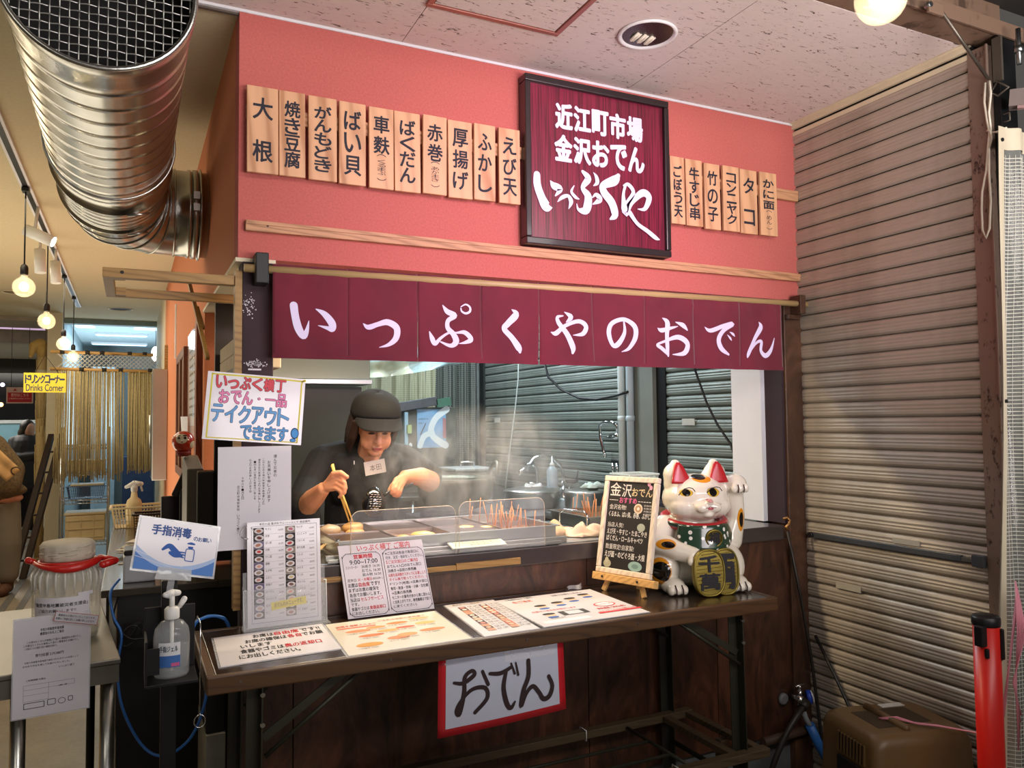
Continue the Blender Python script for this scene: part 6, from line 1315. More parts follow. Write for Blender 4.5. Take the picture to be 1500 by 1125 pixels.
# handwritten takeaway sign and the white letter beneath it
fr = front(-.040); t = thing('takeaway_sign', 'handwritten colourful takeaway sign with yellow edges on the left post', 'sign', (.33, -.03, 1.43))
cs_ = [(.186, 1.462), (.470, 1.437), (.484, 1.640), (.202, 1.661)]
ob('card', M().use(PAPERG).prism(cs_, fr, -.0015, .0015), t)
def q_(u, v):
    a = Vector(cs_[0]).lerp(Vector(cs_[1]), u); b = Vector(cs_[3]).lerp(Vector(cs_[2]), u); return a.lerp(b, v)
def qf(u, v, c=0):
    p = q_(u/1.0, v/1.0); return fr(p.x, p.y, c)
k = M().use(flat('d9cf4a'))
for l in ([(.04, .03, 0), (.045, .97, 0)], [(.955, .04, 0), (.96, .90, 0), (.93, .96, 0), (.05, .965, 0)]): k.brush([[(*q_(a, b), .0045) for a, b, _ in l]], fr, .0019)
k.brush([[(*q_(.05, .03), .003), (*q_(.95, .035), .003)]], fr, .0019)
ob('yellow_edge', k, t)
def outlined(k, s, box, col, w):
    n = len(s); u0, v0, u1, v1 = box
    for i, ch in enumerate(s):
        a = u0+(u1-u0)*i/n; b = u0+(u1-u0)*(i+1)/n; g = (b-a)*.07; vv0, vv1 = v0, v1
        if ch in 'っ': vv1 = v0+(v1-v0)*.7
        if ch == '一': vv0, vv1 = v0+(v1-v0)*.47, v0+(v1-v0)*.54
        if ch == '・': vv0, vv1, g = v0+(v1-v0)*.45, v0+(v1-v0)*.56, (b-a)*.42
        for (m_, d, r_) in ((flat('1f1c2a'), .0022, .0022), (col, .0032, .0012)):
            k.use(m_)
            for q in range(8): 
                def qs(u, v, c=0, q=q): return qf(u, v, c)+Vector((r_*math.cos(q*PI/4), -.00003*q, r_*math.sin(q*PI/4)))
                k.text(ch, qs, (a+g, vv0, b-g, vv1), d, 0, 4)
k = M()
outlined(k, 'いっぷく横丁', (.08, .77, .80, .95), flat('d8505c'), 1); outlined(k, 'おでん・一品', (.12, .55, .82, .74), flat('e88ab8'), 1)
outlined(k, 'テイクアウト', (.06, .27, .86, .52), flat('6fa8e0'), 1); outlined(k, 'できます', (.36, .04, .86, .24), flat('5f9fdc'), 1)
k.use(flat('1f3a6a')); 
for m_, e, d in ((flat('1f3a6a'), 1, .0022), (flat('4f9be0'), .82, .0028)):
    k.use(m_); k.add([fr(*(q_(.925, .17)+Vector((.0125*e*math.cos(i*PI/8), .017*e*math.sin(i*PI/8)))), d) for i in range(16)], [tuple(range(16))]); k.add([fr(*(q_(.91, .065)+Vector((.0095*e*math.cos(i*PI/8), .006*e*math.sin(i*PI/8)))), d) for i in range(16)], [tuple(range(16))])
ob('lettering', k, t)
tx = []
def vcol(s, u, v1, ch, m=INK, w=None):
    for i, c in enumerate(s):
        if c not in '  ': tx.append((c, u-(w or ch*.4), v1-(i+1)*ch+ch*.1, u+(w or ch*.4), v1-i*ch-ch*.08, m, 0))
vcol('謹んで災害の', .164, .280, .0115); vcol('お見舞いを申し上げます', .146, .262, .0115); vcol('このたびの令和六年能登半島地震により', .130, .268, .0078); vcol('被災された皆様に心よりお見舞い申し上げます', .118, .268, .0078)
vcol('一日も早い復旧と皆様のご安心を', .105, .262, .0078); vcol('心よりお祈り申し上げます。', .092, .268, .0078); vcol('令和六年一月五日', .070, .215, .0085); vcol('近江町市場飲食街 いっぷく横丁', .058, .190, .0095)
sheet('condolence_letter', 'white sheet with thin columns of vertical writing below the takeaway sign', 'notice', (.232, -.026, 1.131), (1, 0, 0), (0, 0, 1), .212, .305, tx, m=PAPER)
tag(ob('tape_mark', M().use(flat('d8d4dc')).box((.318, -.0125, 1.667), (.356, -.009, 1.672))), 'white tape end above the takeaway sign', 'tape')
k = M().use(flat('cfcbd2')); random.seed(21)
for (cx, cy, w_, h_, n_) in ((.318, 1.868, .022, .040, 60), (.338, 1.688, .030, .013, 90)):
    for i in range(n_):
        a, b = cx+random.gauss(0, w_*.45), cy+random.gauss(0, h_*.45); r_ = random.uniform(.0008, .0028); p0 = random.random()*6
        if .302 < a < .389: k.add([Vector((a+r_*random.uniform(.6, 1.3)*math.cos(p0+e*PI/3), -.0092, b+r_*random.uniform(.6, 1.3)*math.sin(p0+e*PI/3))) for e in range(6)], [tuple(range(6))])
tag(ob('peeled_tape_residue', k), 'flaky white tape residue on the dark left post', 'residue', kind='stuff')

# register desk
dk = thing('register_desk', 'long brownish counter with dark front running back beside the orange wall', 'desk', (.1, 1.6, 0))
ob('desk_top', bx((-.085, .50, .925), (.285, 2.75, .95), mat('desk_laminate', '433c32', .25, var=.1, coat=.3)), dk, bevel=.003)
ob('desk_front', bx((-.035, .53, 0), (.280, .56, .9245), mat('desk_black_board', '100e0e', .5)), dk)
ob('desk_side', bx((-.070, .56, .05), (-.05, 2.72, .9245), mat('desk_side_board', '2c2620', .5)), dk)
ob('desk_return', bx((.2805, .53, 0), (.40, .56, .9245), mat('desk_black_board', '100e0e', .5)), dk); ob('desk_return', bx((.2855, .50, .925), (.40, 1.19, .95), mat('desk_laminate', '433c32', .25)), dk)
ob('post', M().use(mat('cream_post', '9a9482', .6)).box((-.060, .54, 0), (-.037, .558, .924)), dk)
k_ = mat('cream_plastic', 'd9c79a', .45, var=.03)
basket('plastic_basket', 'cream slotted plastic basket with a spray bottle in it', (.04, 2.35, .9505), .26, .20, .105, k_, 16, 3, .85)
basket('plastic_basket', 'dark brown lattice basket on the desk in front of the cream one', (.100, 2.02, .9505), .165, .13, .095, mat('brown_plastic', '33231c', .45), 12, 7, .92)
sbt = thing('spray_bottle', 'cream plastic spray bottle standing in the cream basket', 'bottle', (.025, 2.33, .955))
ob('bottle_body', M().use(k_).lathe([(.038, 0), (.040, .01), (.040, .12), (.034, .14), (.018, .155), (.014, .185)], (.02, 2.33, .956), 20), sbt)
ob('trigger_head', M().use(WHITEP).limb([(.02, 2.33, 1.15), (.02, 2.33, 1.175)], [.017, .018]).limb([(-.02, 2.33, 1.168), (.02, 2.33, 1.185), (.055, 2.33, 1.183)], [.009, .017, .012]).limb([(.052, 2.33, 1.175), (.060, 2.33, 1.145)], [.006, .005]), sbt)
# point-of-sale terminals
pt_ = thing('payment_terminal', 'black double screened register terminal on a stand on the desk', 'terminal', (.2, 1.45, .95))
ob('screen', M().use(BLACKP).box((.128, 1.50, 1.055), (.215, 1.52, 1.175), Matrix.Rotation(R(8), 3, 'Z')), pt_, bevel=.006); ob('screen', M().use(BLACKP).box((.232, 1.50, 1.06), (.315, 1.52, 1.175)), pt_, bevel=.006)
ob('stand_post', M().use(BLACKP).box((.205, 1.44, .96), (.235, 1.49, 1.205)), pt_, bevel=.006); ob('stand_base', M().use(BLACKP).box((.12, 1.30, .9505), (.33, 1.56, 1.02)), pt_, bevel=.012)
ob('tilted_reader', M().use(BLACKP).box((.193, 1.46, 1.17), (.225, 1.475, 1.29), Matrix.Rotation(R(24), 3, 'Y')), pt_, bevel=.005)
rg = thing('cash_register', 'tall brownish grey machine with a slanted top behind the terminals', 'register', (.27, 1.65, .95))
fr = lambda a, b, c=0: Vector((c, a, b))
ob('machine_body', M().use(mat('taupe_plastic', '6a6253', .4)).prism([(.86, .9505), (1.16, .9505), (1.16, 1.375), (.86, 1.33)], fr, .200, .262), rg, bevel=.006)
ob('machine_side', M().use(mat('dark_taupe', '2c2620', .4)).prism([(.82, .9505), (.858, .9505), (.858, 1.325), (.82, 1.318)], fr, .235, .30), rg, bevel=.006)  # darker copy of the taupe, the shade of this face is in the colour
dm = thing('daruma_doll', 'small red round daruma doll on top of the register', 'figurine', (.20, 1.12, 1.375))
DS = m_paint('daruma_paint', 'b8361f', [((-.010, -.045, .015), (.026, .03, .022), 'd8c8a8'), ((-.020, -.05, .017), (.006, .03, .006), '1a1210'), ((.004, -.05, .017), (.006, .03, .006), '1a1210'), ((-.020, -.05, .026), (.009, .03, .003), '1a1210'), ((.004, -.05, .026), (.009, .03, .003), '1a1210'), ((-.008, -.05, .000), (.005, .03, .002), 'a02018'), ((.035, -.02, -.012), (.015, .02, .016), 'd8c8a8')])
o = ob('doll_body', M().use(DS).ell((0, 0, 0), (.045, .043, .046), n=28, m=18), dm, local=True); o.location = (0, -.02, .058)
ob('doll_foot', M().use(flat('8a2818')).lathe([(.020, 0), (.028, .012), (.030, .02)], (.20, 1.10, 1.372), 20), dm)
cc = [( .022, .062, flat('c060b0')), (.048, .062, flat('b03050')), (.07, .062, flat('3a3a4a')), (.09, .062, flat('2a5a9a')), (.03, .042, flat('7a3a8a')), (.06, .042, flat('c8c0c8')), (.085, .042, flat('d88a4a')), (.022, .022, flat('3a3a3a')), (.042, .022, flat('5a6aba')), (.062, .022, flat('c87a7a')), (.08, .022, flat('e08a2a')), (.097, .022, flat('3a3a3a')), (.05, .004, flat('b05a5a')), (.07, .004, flat('d8504a'))]
sheet('payment_card', 'small white card with rows of coloured payment symbols on the desk', 'card', (.152, 1.10, .978), (1, .05, 0), (0, .15, 1), .118, .085, (), [(a-.007, b, a+.007, b+.010, m_) for a, b, m_ in cc], m=PAPERG)
tag(ob('card_support', bx((.15, 1.118, .9505), (.29, 1.29, .978), BLACKP), bevel=.01), 'black low device under the payment card', 'device')
bxp = thing('ticket_printer', 'small white box printer with a dark top at the desk corner', 'printer', (.02, .75, .95))
ob('printer_body', bx((-.020, .60, .9505), (.085, .73, 1.045), mat('pale_printer', 'c9cdd2', .4)), bxp, bevel=.008); ob('printer_top', bx((-.018, .602, 1.0455), (.083, .728, 1.064), mat('smoked_plastic', '2c2a28', .25)), bxp, bevel=.005)
ob('printer_flap', M().use(mat('smoked_plastic', '2c2a28', .25)).prism([(.01, 1.0645), (.06, 1.0645), (.035, 1.082)], front(.66), -.01, .01), bxp)
random.seed(31); pp = thing('paper_pile', 'untidy pile of papers and cards on the desk behind the white printer', 'papers', (.07, 1.2, .95))
for i in range(9):
    a = random.uniform(-.5, .5); ob('loose_paper', M().use(mat('paper_tone_%d' % (i % 3), ['c8c2b4', '8f8878', 'd8d4cc'][i % 3], .6)).box((-.02+.02*math.sin(i), 1.0+.05*i, .951+.004*i), (.10+.02*math.sin(i), 1.12+.05*i, .953+.004*i), Matrix.Rotation(a, 3, 'Z')), pp)

# hand sanitiser stand
ss = thing('sanitiser_stand', 'black metal post stand holding the hand gel bottle', 'stand', (.10, -.40, 0))
ob('pole', bx((.072, -.372, .03), (.108, -.345, 1.12), BLACKM), ss, bevel=.002); ob('stand_base', bx((-.06, -.52, 0), (.24, -.22, .012), BLACKM), ss, bevel=.003)
ob('tray', bx((.035, -.475, .895), (.150, -.345, .902), BLACKM), ss, bevel=.001); ob('back_plate', bx((.035, -.352, .9025), (.150, -.346, 1.055), BLACKM), ss, bevel=.002); ob('side_bracket', bx((.035, -.47, .9025), (.040, -.353, 1.0), BLACKM), ss); ob('side_bracket', bx((.036, -.476, .925), (.066, -.471, .985), BLACKM), ss)
gb = thing('hand_gel_bottle', 'clear pump bottle of hand gel with a blue label', 'bottle', (.092, -.41, .902)); GC = (.094, -.415, .9025)
ob('bottle_body', M().use(clearfilm('clear_bottle', 'dfe6ea', .20, .05)).lathe([(.036, 0), (.040, .006), (.041, .09), (.038, .112), (.026, .128), (.014, .134)], GC, 28, sy=.8), gb)
ob('gel', M().use(mat('clear_gel', 'b0b8bc', .05, var=0, alpha=.22, coat=1)).lathe([(.034, .003), (.0375, .007), (.0385, .075), (.001, .0755)], GC, 24, sy=.78), gb)
ob('pump_collar', M().use(WHITEP).lathe([(.016, .1345), (.017, .137), (.017, .158), (.012, .163)], GC, 20), gb); ob('pump_head', M().use(WHITEP).limb([(.094, -.415, 1.066), (.094, -.415, 1.092)], [.006, .006]).limb([(.078, -.428, 1.097), (.094, -.415, 1.098), (.108, -.405, 1.095)], [.006, .009, .007]), gb)
ob('pump_tube', M().use(WHITEP).cyl((.094, -.415, .915), (.094, -.415, 1.036), .0045, n=8), gb)
lf = lambda a, b, c=0: Vector((GC[0]+(.0415+c)*math.sin(a/.0415), GC[1]-(.0415*.8+c)*math.cos(a/.0415), GC[2]+b))
def lab(a0, a1, b0, b1, m_, d): return M().use(m_).grid(lambda u, v: lf(a0+(a1-a0)*u, b0+(b1-b0)*v, d), 10, 1)
ob('label', lab(-.032, .018, .028, .085, flat('d8dce0'), .0006), gb); ob('label_band', lab(-.032, .018, .028, .055, flat('3a6ab0'), .001), gb); ob('label_band', lab(-.002, .016, .030, .038, flat('c85a8a'), .0014), gb)
ob('lettering', M().use(flat('20304a')).text('手指ジェル', lf, (-.028, .064, .012, .078), .0016, .02, 3), gb)
ob('hang_chain', M().use(CHROME).tube([(.145, -.40, 1.02), (.152, -.41, 1.035), (.158, -.42, 1.02), (.158, -.42, .80)], .0016, 6), ss); ob('chain_ring', M().use(CHROME).tube([(.158+.013*math.cos(i*PI/8), -.42, .785+.015*math.sin(i*PI/8)) for i in range(16)], .0014, 6, closed=True), ss)
ob('tag_clip', M().use(WHITEP).limb([(.112, -.40, 1.062), (.122, -.40, 1.078)], [.006, .007]), ss)
# sanitiser sign on the stand, tilted
def sgn_rect(): pass
o_ = (.0065, -.435, 1.168); u_ = Vector((.178, .030, -.042)); v_ = Vector((.016, .035, .098)); fr = frame(o_, u_, v_); WS, HS = .186, .122
BL1, BL2 = flat('4f80c8'), flat('a8c0e6')
t = thing('sanitiser_sign', 'tilted blue and white laminated hand disinfection sign above the gel bottle', 'sign', o_)
ob('laminate_margin', M().use(clearfilm('laminate_edge', 'e8ecf4', .45)).prism([(-.005, -.005), (WS+.005, -.005), (WS+.005, HS+.005), (-.005, HS+.005)], fr, -.0016, -.0006), t)
ob('card', M().use(PAPERG).prism([(0, 0), (WS, 0), (WS, HS), (0, HS)], fr, -.0005, .0008), t)
k = M(); 
def arcpoly(f0, f1, n=20): return [(WS*i/n, f0(i/n)) for i in range(n+1)]+[(WS*(n-i)/n, f1((n-i)/n)) for i in range(n+1)]
e1 = lambda u: .016+.040*(2*u-1)**2*(1 if u < .5 else .75); e2 = lambda u: .008+.036*(2*u-1)**2*(1 if u < .5 else .9)
k.use(BL2).add([fr(a, b, .0011) for a, b in arcpoly(lambda u: 0, e1)], [tuple(range(42))]); k.use(BL1).add([fr(a, b, .0013) for a, b in arcpoly(lambda u: 0, lambda u: max(.0, e2(u)-.004))], [tuple(range(42))])
k.use(PAPERG).brush([[(WS*u, .030-.05*u+.01*u*u+.012, .0012) for u in (0, .15, .3, .45, .6)], [(WS*u, .022-.04*u+.008, .0009) for u in (0, .15, .3, .45, .6)]], fr, .0016)
k.use(BLUE); k.brush([[(.060, .052, .006), (.074, .062, .012), (.088, .052, .014), (.098, .044, .012)], [(.078, .046, .008), (.090, .042, .012), (.104, .042, .008)], [(.098, .050, .004), (.112, .050, .003)], [(.098, .045, .004), (.112, .044, .003)], [(.098, .040, .004), (.110, .038, .003)]], fr, .0013)
k.brush([[(.114, .034, .0022), (.114, .056, .0022), (.118, .060, .0022), (.130, .060, .0022), (.134, .056, .0022), (.134, .034, .0022), (.131, .031, .0022), (.117, .031, .0022), (.114, .034, .0022)], [(.120, .064, .005), (.128, .064, .005)], [(.116, .073, .003), (.124, .074, .006), (.132, .073, .004)], [(.092, .078, .0012), (.092, .083, .0012)], [(.0895, .0805, .0012), (.0945, .0805, .0012)]], fr, .0018)
ob('pictogram', k, t)
k = M().use(flat('3a5a9a')); row(k, '手指消毒', fr, .028, .086, .122, .110, .0, .08, .0016, fat=.0009); row(k, 'のお願い', fr, .128, .082, .172, .092, .0, .06, .0014, fat=.0003); ob('lettering', k, t)
ob('clear_clip', M().use(clearfilm('clip_plastic', 'dce2e6', .45)).prism([(.052, -.020), (.136, -.016), (.134, .010), (.056, .010)], fr, .002, .004), t)
ob('sign_support', M().use(AC).prism([(.085, -.06), (.10, -.06), (.10, .01), (.085, .01)], fr, -.006, -.003), t)

# donation jar on its steel table
st2 = thing('steel_table', 'stainless steel table with round legs at the left front', 'table', (-.018, 0, 0), rz=R(5.2))
ob('table_top', bx((-.72, .0, .835), (-.018, .86, .85), STEELD), st2, bevel=.003); ob('apron', bx((-.715, .002, .785), (-.022, .012, .834), STEELD), st2); ob('apron', bx((-.032, .0125, .785), (-.022, .855, .834), STEELB), st2)
for x in (-.262, -.048): ob('leg', M().use(STEEL).cyl((x, .045, 0), (x, .045, .784), .019, n=20), st2)
for x in (-.262, -.048): ob('leg', M().use(BLACKM if x > -.1 else STEEL).cyl((x+.0, .80, 0), (x+.0, .80, .784), .014, n=14), st2)
for x in (-.68,): ob('leg', M().use(STEEL).cyl((x, .045, 0), (x, .045, .784), .019, n=20), st2)
jr = thing('donation_jar', 'big fluted clear jar with a cloth topped lid and red carrying handle', 'jar', (-.165, .31, .85)); JC = (-.172, .31, .8505)
GLS = clearfilm('jar_glass', 'e4e2d4', .34, .03)
ob('jar_body', M().use(GLS).lathe([(.070, 0), (.088, .006), (.092, .03), (.092, .16), (.093, .185), (.090, .205), (.080, .222), (.066, .234), (.062, .250)], JC, 96, flute=(24, .03, .15, .234)), jr)
k = M().use(mat('glass_ridge', 'e6e4dc', .08, var=0, alpha=.75, coat=1))  # pale tubes along the flutes put their bright reflections into the colour
for i in range(24):
    q = 2*PI*i/24; k.tube([(JC[0]+r_*math.cos(q), JC[1]+r_*math.sin(q), JC[2]+z) for r_, z in ((.0935, .150), (.0950, .185), (.0925, .205), (.083, .221), (.070, .232))], [.0015, .0034, .0036, .003, .0015], 6)
ob('glass_ridge', k, jr)['kind'] = 'stuff'
ob('jar_lining', M().use(mat('jar_bottom', '8a8a68', .2, var=.2, alpha=.5)).lathe([(.001, .004), (.085, .006), (.087, .03), (.001, .032)], JC, 30), jr)
LDM = mat('cloth_lid', 'cfc8b8', .8, var=.08, bump=.8, bscale=22)
o = ob('lid', M().use(LDM).lathe([(.069, .242), (.074, .247), (.0745, .262), (.0725, .268), (.0745, .274), (.074, .290), (.068, .298), (.04, .302), (.001, .300)], JC, 60, flute=(13, .022, .20, .295)), jr)
random.seed(17); k = M().use(LDM)
for i in range(26):
    q = random.uniform(0, 2*PI); z = random.uniform(.252, .285); k.tube([(JC[0]+.0745*math.cos(q+t), JC[1]+.0745*math.sin(q+t), JC[2]+z+.010*t) for t in (0, .15, .3, .45)], [.001, .0028, .0026, .001], 6)
ob('cloth_wrinkle', k, o)['kind'] = 'stuff'
RP = mat('red_plastic', 'cc1f1c', .35, var=.03, coat=.4)
ob('handle_ring', M().use(RP).tube([(JC[0]+.077*math.cos(i*PI/16), JC[1]+.077*math.sin(i*PI/16), 1.088) for i in range(32)], .006, 8, closed=True), jr)
k = M().use(RP); hps = [Vector((JC[0]+.090*math.cos(q), JC[1]+.090*math.sin(q), 1.092-.016*math.sin(-q*1.0)**2)) for q in [PI*1.02+PI*.96*i/12 for i in range(13)]]
k.tube(hps, [.006, .006, .006, .007, .008, .011, .013, .014, .014, .013, .012, .010, .009], 10); k.limb([hps[0]+Vector((-.014, 0, .006)), hps[0]], [.010, .009]).limb([hps[-1], hps[-1]+Vector((.042, -.03, -.010)), hps[-1]+Vector((.010, -.06, -.014))], [.009, .011, .012]); ob('carry_handle', k, jr)
jl = lambda a, b, c=0: Vector((JC[0]+(.0945+c)*math.sin(a/.0945), JC[1]-(.0945+c)*math.cos(a/.0945), JC[2]+b))
ob('paper_label', M().use(PAPER).grid(lambda u, v: jl(-.095+.165*u, .045+.098*v, .0008), 24, 1), jr)
ob('paper_label', M().use(PAPER).grid(lambda u, v: jl(.035+.045*u, .143+.010*v, .002), 8, 1), jr)
k = M().use(INK).text('「能登半島地震被災者支援金」', jl, (-.090, .116, .064, .127), .0016, .02, 3).text('ご協力お願いします!!', jl, (-.075, .100, .03, .109), .0016, .01, 3).text('We are collecting donations', jl, (-.080, .080, .045, .087), .0016, 0, 2).text('Noto Peninsula Earthquake victims!!', jl, (-.088, .068, .055, .075), .0016, 0, 2); ob('lettering', k, jr)
tx = [('令和六年能登半島地震', .060, .218, .115, .226, INK, .01), ('義援金のお礼とご報告', .060, .208, .115, .216, INK, .01)]
for i, (a, b) in enumerate(((.03, .155), (.022, .15), (.026, .10))): tx.append(('この度はたくさんの皆様より温かい義援金をお預かりし', a, .190-.008*i, b, .196-.008*i, INK, 0))
tx += [('寄付総額 219,088円', .050, .152, .115, .161, INK, .0), ('令和六年能登半島地震で被災された方々への支援として', .025, .138, .15, .143, INK, 0), ('日本赤十字社を通じてお届けいたしました。', .022, .129, .13, .134, INK, 0), ('いっぷく横丁', .105, .117, .142, .123, INK, 0), ('ご利用明細 お振込', .03, .092, .075, .097, INK, .01), ('(株) 様', .105, .068, .125, .073, INK, 0)]
rc = [(.024, .040, .082, .0405, INK), (.024, .082, .142, .0825, INK), (.024, .040, .0245, .0825, INK), (.0815, .040, .082, .0825, INK), (.024, .056, .082, .0565, INK), (.024, .070, .142, .0705, INK), (.1415, .070, .142, .0825, INK), (.026, .022, .072, .036, INK, 'l'), (.080, .024, .098, .038, INK, 'l'), (.104, .022, .122, .038, flat('5a5a60'), 'o'), (.1055, .0235, .1205, .0365, PAPERG, 'o'), (.128, .027, .138, .038, INK, 'l')]
sheet('donation_report', 'white laminated report sheet standing at the front edge of the steel table', 'notice', (-.271, -.048, .738), (1, -.0, .03), (.0, .03, 1), .176, .255, tx, rc, film=.003)
sheet('tilted_slip', 'small red edged slip tilted across the jar and report sheet', 'notice', (-.180, -.058, .985), (1, 0, -.22), (.22, 0, 1), .105, .026, [('義援金はお預かりいたしております。', .008, .0145, .098, .0205, INK, .01), ('皆様のご支援を宜しくお願い申し上げます。', .004, .005, .098, .0115, INK, .01)], [(0, 0, .105, .0012, flat('b04038')), (0, .0248, .105, .026, flat('b04038')), (0, 0, .0012, .026, flat('b04038')), (.1038, 0, .105, .026, flat('b04038'))], m=PAPER)
# cables by the desk
BLC = mat('blue_cable', '2f6fc0', .4)
def cable(pts, r, m, lab, n='network_cable', grp=None):
    P = []; 
    for i in range(len(pts)-1):
        a, b, c, d = [Vector(pts[min(max(j, 0), len(pts)-1)]) for j in (i-1, i, i+1, i+2)]
        for q in range(6): t_ = q/6; P.append(.5*((2*b)+(-a+c)*t_+(2*a-5*b+4*c-d)*t_*t_+(-a+3*b-3*c+d)*t_**3))
    P.append(Vector(pts[-1])); return tag(ob(n, M().use(m).tube(P, r, 7)), lab, 'cable', grp)
cable([(-.03, .55, .975), (-.055, .46, .95), (-.045, .42, .88), (-.02, .40, .82), (-.03, .38, .72), (-.015, .30, .62), (.04, .20, .53), (.10, .16, .50), (.17, .12, .55), (.21, .10, .65), (.225, .10, .78)], .0045, BLC, 'blue network cable looping down behind the gel stand')
coil = [(.225+.055*math.cos(q*.55)+.004*math.sin(q*3), .08+.004*q/10, .875+.045*math.sin(q*.55)-.0) for q in range(46)]
cable(coil, .0035, BLC, 'coil of blue network cable behind the left end of the folding table')
cable([(-.03, .52, .93), (-.045, .47, .86), (.0, .44, .80), (.05, .44, .79), (.10, .43, .77)], .004, BLACKP, 'black power cable drooping at the desk corner', 'power_cable')
cable([(.01+.03*math.cos(q*.8), .45, .80+.035*math.sin(q*.9)+.001*q) for q in range(20)], .003, BLACKP, 'knot of thin black cable below the desk corner', 'power_cable')
tag(ob('low_cabinet', M().use(mat('pale_cabinet', '8f8c80', .6, var=.2)).box((.215, .10, 0), (.272, .40, .56)).use(BLACKP).box((.215, .11, .561), (.272, .38, .68)), bevel=.003), 'pale narrow cabinet under the table between its left legs', 'cabinet')

# drinks sign and the far corridor
t = thing('drinks_sign', 'yellow hanging sign for the drinks corner in front of the cream column', 'sign', (-.74, 6.15, 1.9)); fr = front(6.15)
SX0, SX1, SZ0, SZ1 = -.915, -.567, 1.832, 2.018
ob('board', M().use(mat('sign_yellow', 'e3cf3c', .4, var=.03)).prism([(SX0, SZ0), (SX1, SZ0), (SX1, SZ1), (SX0, SZ1)], fr, -.006, .004), t)
k = M().use(flat('2c3558')); row(k, 'ドリンクコーナー', fr, SX0+.012, SZ0+.088, SX1-.012, SZ1-.022, .04, .04, .005, 3); k.text('Drinks Corner', fr, (SX0+.02, SZ0+.014, SX1-.02, SZ0+.078), .005, .012, 3); ob('lettering', k, t)
ob('hang_wire', M().use(BLACKM).tube([(SX0+.09, 6.15, SZ1-.004), (-.745, 6.16, 2.19), (SX1-.06, 6.15, SZ1-.004)], .003, 5).cyl((-.745, 6.16, 2.19), (-.745, 6.16, 2.799), .0015, n=5), t)
t = thing('red_notice', 'red and white notice with arrows hanging left of the yellow sign', 'sign', (-1.35, 8.9, 1.7)); fr = front(8.9)
a0, a1, b0, b1 = -1.385, -1.10, 1.80, 2.00
ob('board', M().use(mat('notice_white', 'c9a8a0', .5)).prism([(a0, b0), (a1, b0), (a1, b1), (a0, b1)], fr, -.004, .003), t); ob('red_field', M().use(flat('b01820')).prism([(a0+.015, b0+.015), (a1-.015, b0+.015), (a1-.015, b0+.135), (a0+.015, b0+.135)], fr, .0032, .004), t)
k = M().use(flat('b01820'))
for x in (a0+.09, a0+.20): k.add([fr(x-.022, b0+.155, .005), fr(x+.022, b0+.155, .005), fr(x, b0+.185, .005)], [(0, 1, 2)])
k.use(flat('e8c8c0')).text('受付はこちら', fr, (a0+.05, b0+.085, a1-.05, b0+.125), .006, .01, 2).text('お食事券をお求めください', fr, (a0+.03, b0+.05, a1-.03, b0+.07), .006, 0, 1); ob('lettering', k, t)
ob('hang_wire', M().use(BLACKM).tube([(a0+.05, 8.9, b1), (a0+.05, 8.9, 2.74)], .003, 5).tube([(a1-.05, 8.9, b1), (a1-.05, 8.9, 2.74)], .003, 5), t)
# straw wrapped pole
k = M().use(wood('straw', 'bfa878', '8f764a', 6, 'Z', .9, 16, 0, .6)).limb([(-.915, 7.80, 0.05), (-.92, 7.80, 1.6), (-.915, 7.80, 2.40)], [.045, .042, .05]); o = ob('straw_bundle', k); 
random.seed(8); k = M().use(wood('straw', 'bfa878', '8f764a', 6, 'Z', .9, 16, 0, .6))
for i in range(70):
    q = random.uniform(0, 2*PI); r_ = .042; z = random.uniform(.1, 2.0); k.tube([(-.918+r_*math.cos(q), 7.80+r_*math.sin(q), z), (-.918+(r_+.012)*math.cos(q+.1), 7.80+(r_+.012)*math.sin(q+.1), z+random.uniform(.2, .5))], .005, 4)
s_ = ob('straw_strand', k, o); s_['kind'] = 'stuff'; tag(o, 'tall tied bundle of straw standing beside the cream column', 'straw bundle')
k = M().use(mat('fray', 'b89a5c', .95, bump=.9)).limb([(-.915, 7.80, 2.30), (-.93, 7.78, 2.44), (-.99, 7.76, 2.42), (-1.02, 7.75, 2.30)], [.05, .065, .05, .02]); ob('frayed_top', k, o); ob('tie_band', M().use(flat('c8c0a8')).lathe([(.058, 0), (.062, .01), (.062, .16), (.058, .17)], (-.918, 7.80, 1.98), 16), o)
# dark wooden ladder leaning beside the column
ldr = thing('wooden_stepladder', 'dark folded wooden ladder leaning against the cream column', 'ladder', (-.95, 7.0, 0)); DW = mat('dark_ladder_wood', '2b1a12', .5, var=.2)
for x, dx in ((-1.04, .26), (-.95, .27)): ob('rail', M().use(DW).bar((x, 6.7, .0), (x+dx, 7.45, 1.42), .055, .04), ldr)
for i in range(6): f = .12+.15*i; ob('rung', M().use(DW).bar((-1.04+.26*f, 6.7+.75*f, 1.42*f), (-.95+.27*f, 6.7+.75*f, 1.42*f), .03, .02), ldr)
